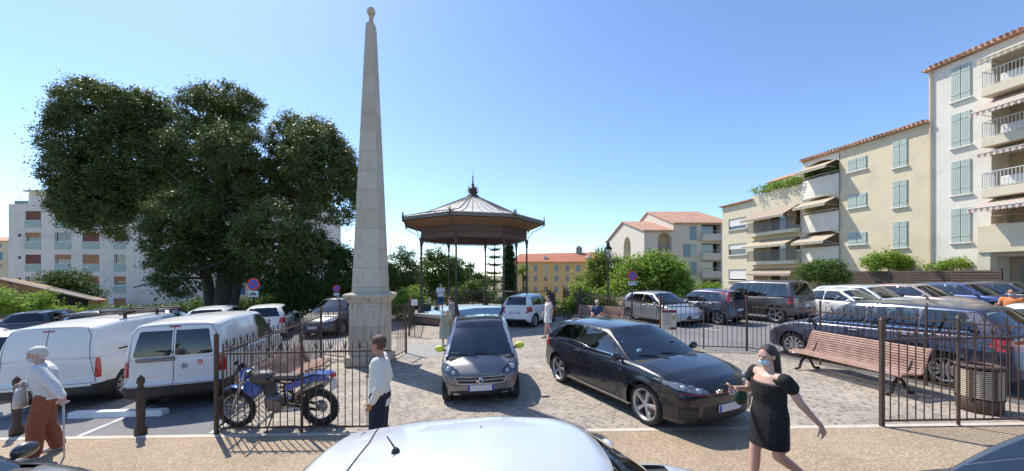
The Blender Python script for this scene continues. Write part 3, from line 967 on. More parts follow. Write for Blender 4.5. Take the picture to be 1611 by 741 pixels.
# --- black hot hatch
golf = dict(label='black three door hatchback with thin red line through its grille, on the granite setts', near=2, L=4.27, W=1.80, H=1.45, wb=2.63, fo=.86, wr=.325, ww=.225, zb=.17,
    paint=P_black, rad=.10, crown=.05, ftaper=.09, fbow=.17, crease=.66, fprof=[(.3, -.02), (.5, 0), (.68, -.01), (.80, -.08)],
    top=[(0, .66), (.10, .76), (.45, .86), (.95, .93), (1.5, .955), (2.6, .97), (3.7, 1.0), (4.27, .98)],
    gh=(.98, 1.86, 3.78, 4.17), roof=[(1.6, 1.385), (2.0, 1.43), (2.6, 1.45), (3.2, 1.44), (3.95, 1.36)], wroof=.62,
    side=[(1.50, 2.02, 2.74, 2.62), (2.84, 2.72, 3.62, 3.40)],
    rearglass=[[(-.56, 1.06), (.56, 1.06), (.46, 1.33), (-.46, 1.33)]],
    lower=[('headlight', M['lamp_mid'], 'f', [(.40, .67), (.55, .665), (.80, .73), (.85, .80), (.70, .78), (.44, .71)], .012, 0),
           ('grille', M['black'], 'f', [(-.34, .62), (.34, .62), (.33, .70), (-.33, .70)], .015, 0, False),
           ('lower_grille', M['black'], 'f', [(-.52, .25), (.52, .25), (.46, .45), (-.46, .45)], .02, 0, False),
           ('side_grille', M['black'], 'f', [(.60, .26), (.80, .30), (.80, .47), (.58, .44)], .015, 0),
           ('taillight', M['red_lamp'], 'r', [(.58, .80), (.86, .80), (.86, .97), (.62, .97)], .02, 0),
           ('splitter', M['black'], 'f', [(-.8, .16), (.8, .16), (.8, .185), (-.8, .185)], .01, 0, False)],
    doors=[[(1.62, .96), (1.42, .75), (1.45, .45), (1.55, .29), (2.72, .29), (2.86, .55), (2.84, .97)]],
    seams=[('top', [(.10, -.60), (.30, -.66), (.9, -.70)]), ('top', [(.10, .60), (.30, .66), (.9, .70)]), ('front', [(-.62, .735), (0, .75), (.62, .735)])],
    trims=[('chrome_sill_strip', M['chrome'], 'side', [(1.15, .255), (3.05, .265)], .012), ('window_chrome', M['chrome'], 'side', [(1.5, .985), (2.8, 1.0), (3.6, 1.03)], .010),
           ('red_line', red_trim, 'front', [(-.80, .675), (-.55, .643), (.55, .643), (.80, .675)], .010),
           ('fin_upper', P_black, 'front', [(.60, .40), (.80, .415)], .02), ('fin_upper', P_black, 'front', [(-.60, .40), (-.80, .415)], .02),
           ('fin_lower', P_black, 'front', [(.61, .335), (.80, .355)], .02), ('fin_lower', P_black, 'front', [(-.61, .335), (-.80, .355)], .02),
           ('side_badge', M['chrome'], 'side', [(1.34, .79), (1.40, .77)], .02), ('fuel_flap_gap', M['seam'], 'side', [(3.5, .8), (3.64, .8), (3.66, .9), (3.5, .9), (3.5, .8)], .006)],
    handles=[(2.66, .88)], plates=[('front', .42), ('rear', .55)], rimstyle='single', spokes=5, caliper=red_trim, rimk=.76, lamps=[(.52, .70, .04), (.70, .745, .042)], seatx=.8, rgmat=M['glass_dark'])
g_root = car(golf)
h = golf['bv'].ray_cast(Vector((5, .20, .66)), Vector((-1, 0, 0)))
TX = Matrix(((0, 0, 1, 0), (1, 0, 0, 0), (0, 1, 0, 0), (0, 0, 0, 1)))       # text facing +x
text_mesh('badge_letters', 'GTI', .062, M['chrome'], g_root, Matrix.Translation((h[0].x + .012, -.22, .665)) @ Matrix.Scale(1.35, 4, (0, 1, 0)) @ TX, .004, .002)
bd = MB(); A = Matrix.Translation((h[0].x + .045, 0, .665)) @ Matrix.Rotation(R(90), 4, 'Y')
bd.torus(.062, .006, 28, 6, A)
for pts in ([(0, -.035, .05), (0, 0, .004), (0, .035, .05)], [(0, -.055, .02), (0, -.03, -.05), (0, 0, -.004), (0, .03, -.05), (0, .055, .02)]):
    bd.tube([(h[0].x + .045, a, .665 + b) for _, a, b in pts], .005, 6)
bd.build('round_emblem', M['chrome'], g_root)
pk = MB(); hh = golf['bv'].ray_cast(Vector((4, -.5, 1.06)), Vector((-1, 0, 0)))
pk.box((hh[0].x + .0, -.5, 1.06), (.012, .09, .08)); pk.build('windshield_sticker', plain('pale_blue_sticker', (.45, .65, .8), .6), g_root)
place(g_root, 2.41, 7.35, .41, -.91)

# --- two-seat city car
mf = P_grey
smart = dict(label='tiny grey two seat city car with yellow mirror caps, facing the camera', near=2, L=2.70, W=1.58, H=1.54, wb=1.80, fo=.50, wr=.29, ww=.18, zb=.14, lamps=[(.63, .69, .055), (.52, .63, .038)],
    paint=mf, cabin_paint=P_silver, rad=.11, crown=.05, ftaper=.10, fbow=.16, shoulder=.05,
    top=[(0, .60), (.10, .72), (.32, .83), (.55, .885), (1.2, .95), (2.2, 1.0), (2.7, .98)],
    gh=(.36, 1.08, 2.50, 2.66), roof=[(.95, 1.455), (1.2, 1.51), (1.6, 1.54), (2.1, 1.53), (2.62, 1.46)], wroof=.59, wsbow=.12, gfront=.05,
    fprof=[(.3, -.02), (.45, 0), (.62, -.02), (.76, -.10), (1.0, -.24)],
    side=[(.80, 1.24, 2.0, 1.86)], rearglass=[[(-.5, 1.08), (.5, 1.08), (.44, 1.4), (-.44, 1.4)]],
    lower=[('headlight', M['lamp_dark'], 'f', [(.42, .60), (.56, .585), (.74, .66), (.725, .75), (.66, .76), (.46, .66)], .018, 0),
           ('grille', M['black'], 'f', [(-.40, .455), (.40, .455), (.45, .52), (-.45, .52)], .018, 0, False),
           ('lower_grille', M['black'], 'f', [(-.58, .18), (.58, .18), (.58, .25), (.45, .27), (-.45, .27), (-.58, .25)], .02, 0, False),
           ('taillight', M['red_lamp'], 'r', [(.58, .7), (.74, .7), (.74, .92), (.6, .92)], .02, 0)],
    upper=[('roof_panel', roofblk, 't', [(.95, -.50), (2.5, -.52), (2.5, .52), (.95, .50)], .02)],
    doors=[[(.92, .99), (.86, .6), (.98, .3), (2.0, .3), (2.05, .6), (2.0, 1.0)]],
    seams=[('front', [(-.60, .78), (-.42, .62), (-.3, .58), (.3, .58), (.42, .62), (.60, .78)]), ('front', [(-.72, .46), (-.50, .40), (.50, .40), (.72, .46)])],
    trims=[('grille_surround', P_silver, 'front', [(-.50, .545), (-.44, .432), (.44, .432), (.50, .545)], .022), ('grille_bar', P_silver, 'front', [(-.45, .50), (.45, .50)], .014),
           ('fog_lamp', M['clear_lamp'], 'front', [(.40, .225), (.53, .23)], .03), ('fog_lamp', M['clear_lamp'], 'front', [(-.40, .225), (-.53, .23)], .03), ('lip', P_silver, 'front', [(-.62, .155), (-.42, .165), (0, .16), (.42, .165), (.62, .155)], .014)],
    plates=[('front', .355)], rimstyle='single', spokes=6, mirror_mat=yellow, rows=1, mirror=.86, seatx=.62, rwbow=.03, wsdrop=.06)
s_root = car(smart)
h = smart['bv'].ray_cast(Vector((5, 0, .49)), Vector((-1, 0, 0)))
bd = MB(); A = Matrix.Translation((h[0].x + .02, 0, .49)) @ Matrix.Rotation(R(90), 4, 'Y'); bd.torus(.042, .011, 24, 8, A)
bd.prism([(-.03, -.025), (.03, 0), (-.03, .025)], 0, .01, 'x'); 
for i in range(-6, 0): x_, y_, z_ = bd.v[i]; bd.v[i] = (h[0].x + .012 + x_, y_ - .055, z_ + .49)
bd.build('round_emblem', M['chrome'], s_root)
sx_, sy_ = -.70, 8.2
place(s_root, sx_, sy_, .09, -1)

# --- small vans, seen from behind
def van(**k):
    c = dict(cat='van', group='white vans parked behind the fence', L=4.38, W=1.74, H=1.79, wb=2.73, fo=.88, wr=.32, ww=.2, zb=.17, near=True, paint=P_white,
        rad=.09, rtaper=.03, rbow=.05, shoulder=.03,
        top=[(0, .66), (.12, .76), (.5, .92), (.9, 1.02), (1.6, 1.05), (2.8, 1.06), (4.38, 1.06)],
        rprof=[(.3, -.0), (.55, -.0), (.62, .05), (1.06, .055)],
        gh=(.80, 1.50, 4.20, 4.33), roof=[(1.3, 1.67), (1.7, 1.76), (2.3, 1.79), (3.4, 1.78), (4.28, 1.70)], wroof=.68, grear=.015, rwbow=.03, grad=.09,
        side=[(1.18, 1.66, 2.22, 2.2)], rearglass=[],
        lower=[('headlight', M['clear_lamp'], 'f', [(.5, .66), (.76, .7), (.82, .92), (.66, .86)], .03, 0),
               ('grille', M['black'], 'f', [(-.42, .4), (.42, .4), (.36, .6), (-.36, .6)], .03, 0, False),
               ('rear_bumper', M['black'], 'r', [(-.95, .2), (.95, .2), (.95, .50), (-.95, .50)], .02, 0, False),
               ('rear_bumper', M['black'], 's', [(3.99, .18), (4.5, .18), (4.5, .5), (3.97, .5)], .015, 0),
               ('taillight', M['red_lamp'], 'r', [(.76, .66), (.95, .66), (.95, .93), (.76, .93)], .012, 0)],
        upper=[],
        doors=[[(1.2, 1.0), (1.25, .45), (1.35, .3), (2.2, .3), (2.3, 1.1), (2.26, 1.74)]],
        seams=[('rear', [(0, .52), (0, 1.66)]), ('rear', [(-.82, .54), (.82, .54)]), ('rear', [(-.80, .54), (-.72, 1.0), (-.69, 1.5), (-.60, 1.66)]), ('rear', [(.80, .54), (.72, 1.0), (.69, 1.5), (.60, 1.66)]), ('rear', [(-.60, 1.67), (.60, 1.67)])],
        trims=[('sliding_door_rail', M['black'], 'side', [(3.1, 1.03), (4.0, 1.03)], .035), ('high_brake_light', M['red_lamp'], 'rear', [(-.09, 1.65), (.09, 1.65)], .03)],
        handles=[(2.05, .95)], plates=[], rimstyle='cap', spokes=8, rows=1, mirror=1.3)
    c.update(k); return c
v1 = van(label='white panel van with a black roof rack and blind rear doors', trims=[('sliding_door_rail', M['black'], 'side', [(2.75, 1.12), (3.75, 1.12)], .035), ('high_brake_light', M['red_lamp'], 'rear', [(-.10, 1.61), (.10, 1.61)], .028)],
    lower=[('headlight', M['clear_lamp'], 'f', [(.5, .66), (.76, .7), (.82, .92), (.66, .86)], .03, 0),
           ('rear_bumper', M['black'], 's', [(3.80, .18), (4.5, .18), (4.5, .5), (3.62, .5)], .015, 0), ('rear_bumper', M['black'], 'r', [(-.95, .2), (.95, .2), (.95, .46), (-.95, .46)], .02, 0, False),
           ('taillight', M['red_lamp'], 'r', [(.79, .64), (.95, .64), (.95, 1.08), (.80, 1.08)], .012, 0), ('taillight', M['red_lamp'], 's', [(4.24, .68), (4.5, .68), (4.5, 1.06), (4.27, 1.06)], .012, 0)])
v1r = car(v1)
rk = MB()
for xx in (.9, -.05, -1.05):
    rk.tube([(xx, -.60, 1.86), (xx, .60, 1.86)], .022, 6)
    for sg in (1, -1): rk.box((xx, sg*.60, 1.80), (.06, .035, .16))
for sg in (1, -1): rk.tube([(1.0, sg*.60, 1.83), (-1.2, sg*.60, 1.83)], .016, 6)
rk.build('roof_rack', M['iron_dark'], v1r)
place(v1r, -9.78, 9.3, -.22, 1)
v2 = van(L=4.15, label='white car-derived van with two dark rear windows and round stickers', rearglass=[[(-.62, 1.12), (-.06, 1.12), (-.06, 1.55), (-.54, 1.55)], [(.62, 1.12), (.06, 1.12), (.06, 1.55), (.54, 1.55)]],
    lower=[('headlight', M['clear_lamp'], 'f', [(.5, .66), (.76, .7), (.82, .92), (.66, .86)], .03, 0),
           ('rear_bumper', M['black'], 's', [(3.99, .18), (4.5, .18), (4.5, .52), (3.97, .52)], .015, 0), ('rear_bumper', M['black'], 'r', [(-.95, .2), (.95, .2), (.95, .50), (-.95, .50)], .02, 0, False),
           ('taillight', M['red_lamp'], 'r', [(.74, .72), (.95, .72), (.95, 1.0), (.74, 1.0)], .012, 0), ('taillight', M['red_lamp'], 's', [(4.27, .72), (4.5, .72), (4.5, 1.0), (4.28, 1.0)], .012, 0)])
for _k in ('lower',):
    v2[_k] = [tuple(list(p[:3]) + [[(a - .23, b) for a, b in p[3]] if p[2] == 's' else p[3]] + list(p[4:])) for p in v2[_k]]
v2['gh'] = (.78, 1.46, 3.98, 4.10); v2['roof'] = [(1.3, 1.67), (1.7, 1.76), (2.3, 1.79), (3.2, 1.79), (4.05, 1.73)]; v2['top'] = [(a*.947, b) for a, b in v2['top']]; v2['wb'] = 2.55
v2['trims'] = [('sliding_door_rail', M['black'], 'side', [(2.9, 1.03), (3.8, 1.03)], .035), v2['trims'][1]]
v2r = car(v2)
for yy, zz, rr_, mm in ((-.18, .87, .062, 'black_and_white'), (-.44, .93, .045, 'red_and_white')):
    hh = v2['bv'].ray_cast(Vector((-5, yy, zz)), Vector((1, 0, 0)))[0]
    if mm == 'black_and_white':
        s_ = MB(); s_.lathe([(rr_, 0), (rr_, .006)], 24, Matrix.Translation((hh.x, yy, zz)) @ Matrix.Rotation(R(-90), 4, 'Y')); so = s_.build('round_sticker', M['plate'], v2r)
        s2 = MB()
        for k in range(5):
            a = k * 2*PI/5
            s2.lathe([(.018, 0), (.018, .009)], 5, Matrix.Translation((hh.x, yy + .04*math.cos(a), zz + .04*math.sin(a))) @ Matrix.Rotation(R(-90), 4, 'Y'))
        s2.lathe([(.018, 0), (.018, .009)], 5, Matrix.Translation((hh.x, yy, zz)) @ Matrix.Rotation(R(-90), 4, 'Y')); s2.build('sticker_patches', M['black'], so)
    else:
        s_ = MB(); s_.lathe([(rr_, 0), (rr_, .006)], 20, Matrix.Translation((hh.x, yy, zz)) @ Matrix.Rotation(R(-90), 4, 'Y')); so = s_.build('round_sticker', red_trim, v2r)
        s2 = MB(); s2.box((hh.x - .006, yy, zz), (.008, .05, .03)); s2.build('sticker_patches', M['plate'], so)
hh = v2['bv'].ray_cast(Vector((-5, 0, .98)), Vector((1, 0, 0)))[0]
MB().box((hh.x - .02, .28, 1.03), (.03, .62, .075), bev=.01).build('plate_holder', M['alloy_dark'], v2r)
MB().tube([(hh.x - .03, -.02, 1.16), (hh.x - .05, .25, 1.20)], .012, 6).build('rear_wiper', M['black'], v2r)
place(v2r, -7.22, 9.08, -.28, 1)

# --- people carrier beyond the right fence
mpv = dict(label='slate violet people carrier with chrome roof rails behind the right hand bench', near=True, L=4.77, W=1.88, H=1.62, wb=2.85, fo=.93, wr=.335, ww=.22, zb=.2, paint=P_slate,
    top=[(0, .66), (.12, .76), (.6, .92), (1.1, 1.0), (1.8, 1.03), (3.2, 1.06), (4.77, 1.10)],
    gh=(1.0, 1.95, 4.22, 4.70), roof=[(1.7, 1.53), (2.2, 1.60), (3.0, 1.62), (3.8, 1.60), (4.4, 1.54)], wroof=.66,
    side=[(1.42, 2.08, 2.46, 2.44), (2.54, 2.5, 3.36, 3.34), (3.44, 3.42, 4.22, 3.98)],
    rearglass=[[(-.66, 1.12), (.66, 1.12), (.56, 1.46), (-.56, 1.46)]], rgmat=M['glass'],
    lower=[('headlight', M['clear_lamp'], 'f', [(.44, .70), (.76, .72), (.84, .88), (.62, .82)], .03, 0),
           ('grille', M['black'], 'f', [(-.46, .32), (.46, .32), (.4, .5), (-.4, .5)], .03, 0, False),
           ('taillight', M['red_lamp'], 'r', [(.48, .86), (.92, .84), (.92, 1.08), (.55, 1.04)], .02, 0),
           ('taillight', M['red_lamp'], 's', [(4.35, .9), (4.9, .86), (4.9, 1.1), (4.42, 1.06)], .015, 0)],
    doors=[[(1.5, 1.02), (1.5, .45), (1.65, .27), (2.45, .27), (2.5, 1.06)], [(2.5, .27), (3.3, .27), (3.45, .6), (3.4, 1.08)]],
    handles=[(2.3, .93), (3.18, .96)], plates=[('rear', .72)], spokes=10, rimstyle='single', crease=.9,
    trims=[('window_chrome', M['chrome'], 'side', [(1.4, 1.06), (2.8, 1.09), (4.1, 1.13)], .02), ('roof_rail', M['chrome'], 'side', [(2.2, 1.52), (3.0, 1.535), (4.1, 1.50)], .03)])
mr = car(mpv)
fw = Vector(G(1247, 562)); hd = Vector((-.32, .95)).normalized()
lt = Vector((-hd.y, hd.x))                                   # car's left = towards the square
cc = Vector((7.78, 9.9)) - hd * (mpv['L']/2 - mpv['fo']) - lt * .84
place(mr, cc.x, cc.y, hd.x, hd.y)

# --- white city hatch by the bandstand
sp = scaled(hatch(), L=3.6, W=1.6, H=1.53); sp.update(near=True, paint=P_white, label='white hatchback with red tail lamps, parked in front of the bandstand',
    lower=[p for p in sp['lower'] if 'tail' not in p[0] and 'rear_b' not in p[0]] + [('taillight', M['red_lamp'], 'r', [(.56, .70), (.78, .80), (.76, .96), (.62, .96)], .03, 0), ('rear_bumper', M['black'], 'r', [(-.62, .26), (.62, .26), (.55, .40), (-.55, .40)], .02, 0, False)],
    trims=[('high_brake_light', M['red_lamp'], 'rear', [(-.1, 1.44), (.1, 1.44)], .025)], plates=[('rear', .72)])
r_ = car(sp); place(r_, .98, 18.3, .47, .88)

FAR = []
def far(c, px, py, hx, hy, h=None, xy=None, **k):
    """c stands where its roof shows at (px, py) in the photo"""
    c.update(k)
    root = car(c)
    if xy is None: xy = G(px, py, c['H'])
    place(root, xy[0], xy[1], hx, hy)
    FAR.append(root); return root
def wagon(**k):
    c = hatch(); c = scaled(c, L=4.6, W=1.78, H=1.48)
    c['gh'] = (1.1, 1.95, 4.2, 4.5); c['roof'] = [(1.7, 1.40), (2.2, 1.46), (3.0, 1.48), (4.3, 1.40)]
    c['side'] = [(1.5, 2.1, 2.6, 2.58), (2.68, 2.66, 3.4, 3.38), (3.48, 3.46, 4.15, 4.0)]
    c.update(k); return c
def saloon(**k):
    c = hatch(); c = scaled(c, L=4.4, W=1.76, H=1.45)
    c['gh'] = (1.05, 1.9, 3.35, 4.05); c['roof'] = [(1.7, 1.37), (2.1, 1.43), (2.7, 1.45), (3.5, 1.36)]
    c['side'] = [(1.45, 2.05, 2.5, 2.48), (2.58, 2.56, 3.5, 3.2)]
    c['rearglass'] = [[(-.55, 1.04), (.55, 1.04), (.45, 1.3), (-.45, 1.3)]]
    c.update(k); return c
def suv(**k):
    c = hatch(); c = scaled(c, L=4.9, W=1.94, H=1.88)
    c['gh'] = (1.45, 2.05, 4.6, 4.82); c['roof'] = [(1.8, 1.80), (2.4, 1.87), (3.2, 1.88), (4.7, 1.83)]; c['wroof'] = .72
    c['side'] = [(1.75, 2.15, 2.66, 2.64), (2.74, 2.72, 3.5, 3.5), (3.58, 3.58, 4.5, 4.38)]
    c['top'] = [(0, .95), (.1, 1.06), (1.2, 1.14), (2.0, 1.16), (4.9, 1.20)]
    c['wr'] = .39; c['zb'] = .32; c['fprof'] = [(.3, -.04), (.6, 0), (.9, -.02), (1.1, -.08)]
    c['rearglass'] = [[(-.66, 1.28), (.66, 1.28), (.58, 1.68), (-.58, 1.68)]]
    c['rprof'] = [(.4, 0), (.6, 0), (.7, .06), (1.2, .09)]
    c['doors'] = []
    c.update(k); return c
GL = 'cars in the back row left of the big tree'
GR = 'cars in the back row under the apartments'
# left lot
H1 = (-.42, .9)
far(saloon(paint=P_silver, group=GL, label='silver saloon at the far left edge, side on to the camera'), 0, 0, .95, .2, xy=(-23.4, 15.4))
far(hatch(paint=P_wred, group=GL, label='white hatchback at the left edge beside the roof rack van', near=False), 0, 0, -.09, 1, xy=(-12.5, 10.1))
far(hatch(paint=P_dgrey, group=GL, label='dark hatchback with long red tail lamps, left of the silver estate', L=4.2, W=1.78), 0, 0, *H1, xy=(-22.4, 17.6))
far(wagon(paint=P_silver, group=GL, label='silver estate with dark rear windows, second in the back row'), 0, 0, *H1, xy=(-19.2, 17.4))
far(saloon(paint=P_navy, group=GL, label='dark blue saloon between the silver estate and a white car'), 0, 0, *H1, xy=(-16.5, 17.1))
far(wagon(paint=P_white, group=GL, label='white estate parked below the big tree trunk'), 0, 0, *H1, xy=(-13.7, 17.0))
far(hatch(paint=P_white, group=GL, label='white hatchback with one red tail lamp, under the round no parking sign', rearglass=[[(-.58, 1.04), (.58, 1.04), (.46, 1.34), (-.46, 1.34)]]), 0, 0, *H1, xy=(-11.3, 16.9))
far(scaled(wagon(), H=1.66, L=4.5), 0, 0, -.02, -1, xy=(-8.45, 17.6), paint=P_dgrey, group=GL, label='dark people carrier facing the camera, just left of the obelisk', near=False)
# right lot
far(scaled(hatch(), L=4.03, W=1.75, H=1.48), 0, 0, .36, -.93, xy=(7.2, 17.4), paint=P_silver, group='cars behind the right fence', near=True, label='silver hatchback facing the camera beside the street lamp', fprof=[(.3, 0), (.45, 0), (.6, -.05), (.8, -.25)])
pn = scaled(hatch(), L=3.55, W=1.6, H=1.56)
pn['lower'] = [p for p in pn['lower'] if 'tail' not in p[0]]; pn['gh'] = (.9, 1.5, 3.42, 3.5)
pn['upper'] = [('taillight', M['red_lamp'], 'r', [(.60, .8), (.74, .8), (.62, 1.45), (.54, 1.45)], .02)]
far(pn, 0, 0, -.5, .87, xy=(9.15, 17.3), paint=P_navy, group='cars behind the right fence', near=True, label='small navy car with tall red tail lamps, left of the big grey four by four')
lc = suv(); lc['lower'] = [p for p in lc['lower'] if 'tail' not in p[0]] + [('taillight', M['red_lamp'], 'r', [(.66, .92), (.95, .92), (.95, 1.12), (.68, 1.12)], .02, 0)]
far(lc, 0, 0, -.42, .9, xy=(11.75, 17.7), paint=P_dgrey, group='cars behind the right fence', near=True, cat='four by four', label='big dark grey four by four seen from behind')
H2 = (.25, -.97)
far(saloon(paint=P_white, group=GR, label='pale low car tucked behind the grey four by four'), 0, 0, *H2, xy=(15.0, 16.2))
far(wagon(paint=P_lsilver, group=GR, label='silver estate with black door mirror, in front of the slatted wooden fence'), 0, 0, *H2, xy=(17.3, 17.5), mirror_mat=M['black'])
far(wagon(paint=P_bronze, group=GR, label='pinkish grey car between the silver estate and the blue car'), 0, 0, *H2, xy=(19.5, 17.4))
far(wagon(paint=P_blue, group=GR, label='bright blue car in the back row beneath the white apartment block'), 0, 0, *H2, xy=(21.7, 17.3))
far(hatch(paint=P_dgrey, group=GR, label='dark car last in the back row at the right edge'), 0, 0, *H2, xy=(23.9, 17.2))
far(wagon(paint=P_white, group='cars behind the right fence', label='white car at the right edge in front of the person in orange'), 0, 0, -.3, .95, xy=(12.3, 8.4))
for r in FAR: r['category'] = r['category']
# --- cars on the road right under the camera
st = scaled(hatch(), L=3.75, W=1.68, H=1.45); st.update(near=2, paint=P_lsilver, group='cars parked along the kerb', label='pale silver hatchback close below the camera with a short roof aerial',
    seams=[('top', [(3.14, -.52), (3.09, -.2), (3.09, .2), (3.14, .52)]), ('top', [(1.75, .525), (2.4, .545), (3.1, .53)]), ('top', [(1.75, -.525), (2.4, -.545), (3.1, -.53)]), ('side', [(2.32, 1.0), (2.36, 1.44)])])
sr = car(st)
an = MB(); hh = st['bv'].ray_cast(Vector((1.875 - 2.86, 0, 4)), Vector((0, 0, -1)))[0]
an.lathe([(.028, 0), (.022, .02), (.006, .035)], 14, Matrix.Translation(hh - Vector((0, 0, .004)))); an.tube([hh + Vector((0, 0, .02)), hh + Vector((-.05, 0, .10))], .006, 6, r2=.004)
an.build('roof_aerial', M['black'], sr, True)
place(sr, .32, 2.22, 1, .03)
dk = saloon(); dk.update(near=2, paint=P_dgrey, group='cars parked along the kerb', label='dark car at the bottom left corner, its mirror and bonnet showing')
dr = car(dk); place(dr, -5.35, 2.5, 1, .03)
dk2 = hatch(); dk2.update(near=2, mirrors=False, paint=P_dgrey, group='cars parked along the kerb', label='dark car at the bottom right corner with a large windscreen', H=1.47)
dr2 = car(dk2); place(dr2, 4.15, 1.98, -1, .0)

# ------------------------------------------------------------------ walls, roofs
def wall_panel(mb, u0, u1, z0, z1, holes, depth=.18, y=0.0):
    """wall in the local x-z plane facing +y, with openings and their reveals"""
    us = sorted(set([u0, u1] + [h[0] for h in holes] + [h[1] for h in holes]))
    zs = sorted(set([z0, z1] + [h[2] for h in holes] + [h[3] for h in holes]))
    us = [u for u in us if u0 <= u <= u1]; zs = [z for z in zs if z0 <= z <= z1]
    for a, b in zip(us[:-1], us[1:]):
        for c, d in zip(zs[:-1], zs[1:]):
            m, n = (a + b) / 2, (c + d) / 2
            if any(h[0] < m < h[1] and h[2] < n < h[3] for h in holes): continue
            mb.quad((a, y, c), (b, y, c), (b, y, d), (a, y, d))
    for (a, b, c, d) in holes:
        a, b = max(a, u0), min(b, u1)
        yi = y - depth
        mb.quad((a, y, c), (a, yi, c), (a, yi, d), (a, y, d))
        mb.quad((b, y, c), (b, y, d), (b, yi, d), (b, yi, c))
        mb.quad((a, y, c), (b, y, c), (b, yi, c), (a, yi, c))
        mb.quad((a, y, d), (a, yi, d), (b, yi, d), (b, y, d))
def tiles(name, c1, c2, sx=.22, sy=.40):
    m, nt, b = new_mat(name)
    co = coords(nt)
    s = nt.nodes.new('ShaderNodeSeparateXYZ'); nt.links.new(co, s.inputs[0])
    br = node(nt, 'ShaderNodeTexBrick', {'Vector': co, 'Scale': 1.0, 'Mortar Size': .01, 'Brick Width': sx, 'Row Height': sy, 'Color1': (*c1, 1), 'Color2': (*c2, 1), 'Mortar': (c1[0]*.3, c1[1]*.3, c1[2]*.3, 1)}, offset=0.0)
    nz = node(nt, 'ShaderNodeTexNoise', {'Vector': co, 'Scale': .7, 'Detail': 7.0, 'Roughness': .7})
    d = ramp(nt, nz.outputs['Fac'], [(.3, (.75, .72, .7)), (.7, (1.2, 1.15, 1.1))])
    c = mixc(nt, 1.0, br.outputs['Color'], d, 'MULTIPLY')
    nt.links.new(c, b.inputs['Base Color']); b.inputs['Roughness'].default_value = .85
    wv = mathn(nt, 'ABSOLUTE', mathn(nt, 'SINE', mathn(nt, 'MULTIPLY', s.outputs[0], PI / sx)))
    bp = node(nt, 'ShaderNodeBump', {'Height': wv, 'Strength': .8, 'Distance': .06})
    nt.links.new(bp.outputs[0], b.inputs['Normal'])
    return m
M['tile'] = tiles('terracotta_tiles', (.50, .26, .17), (.62, .40, .28))
M['tile2'] = tiles('orange_red_tiles', (.48, .16, .08), (.56, .22, .12))
M['w_white'] = plain('off_white_render', (.74, .69, .59), .9, 0, .06, 1, .15, 30, dirt=(.46, .41, .34), dscale=.6, damt=.5)
M['w_cream'] = plain('cream_yellow_render', (.68, .58, .40), .9, 0, .06, 1, .15, 30, dirt=(.46, .38, .26), dscale=.6, damt=.5)
M['w_cream2'] = plain('pale_cream_render', (.64, .57, .42), .9, 0, .05, 2, dirt=(.5, .43, .3), dscale=.6, damt=.3)
M['w_grey'] = plain('greyish_white_render', (.76, .69, .62), .9, 0, .05, 2, dirt=(.40, .36, .33), dscale=.35, damt=.5)
M['w_yellow'] = plain('ochre_yellow_render', (.68, .45, .20), .9, 0, .06, 1)
M['w_beige'] = plain('beige_render', (.58, .53, .45), .9, 0, .05, 1)
M['shutter'] = plain('sage_green_shutter', (.42, .49, .43), .7, 0, .08, 5)
M['shutter_b'] = plain('blue_grey_shutter', (.20, .29, .34), .7)
M['trim_w'] = plain('white_trim', (.72, .70, .66), .7)
M['panel_g'] = plain('pale_green_panel', (.38, .48, .43), .7)
M['blind_o'] = plain('orange_brown_blind', (.42, .20, .10), .8, 0, .1, 9)
M['blind_r'] = plain('red_brown_blind', (.20, .07, .05), .8, 0, .1, 9)
M['dark'] = plain('dark_recess', (.03, .028, .026), .9)
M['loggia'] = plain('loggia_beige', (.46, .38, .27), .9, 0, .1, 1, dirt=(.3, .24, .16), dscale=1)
M['metal_w'] = plain('white_metal_rail', (.60, .60, .57), .5)
M['zinc'] = plain('zinc_roof', (.60, .56, .50), .55, .1, .15, 3, dirt=(.3, .25, .2), dscale=2)
M['zinc_dark'] = plain('dark_zinc_edge', (.17, .165, .16), .5, .4)
def awning_mat(name, c1, c2, wd=.28):
    m, nt, b = new_mat(name)
    co = coords(nt); s = nt.nodes.new('ShaderNodeSeparateXYZ'); nt.links.new(co, s.inputs[0])
    f = mathn(nt, 'GREATER_THAN', mathn(nt, 'FLOORED_MODULO', s.outputs[0], wd), wd * .5)
    c = mixc(nt, f, c1, c2)
    nt.links.new(c, b.inputs['Base Color']); b.inputs['Roughness'].default_value = .9
    tl = node(nt, 'ShaderNodeBsdfTranslucent', {'Color': c}); mx = nt.nodes.new('ShaderNodeMixShader'); mx.inputs[0].default_value = .25
    nt.links.new(b.outputs[0], mx.inputs[1]); nt.links.new(tl.outputs[0], mx.inputs[2]); nt.links.new(mx.outputs[0], nt.nodes['Material Output'].inputs[0])
    return m
M['awn_r'] = awning_mat('red_white_striped_canvas', (.72, .68, .60), (.42, .25, .20), .22)
M['awn_b'] = awning_mat('beige_striped_canvas', (.66, .58, .44), (.48, .38, .26), .24)
M['awn_m'] = awning_mat('brown_beige_striped_canvas', (.62, .52, .40), (.33, .22, .16), .24)

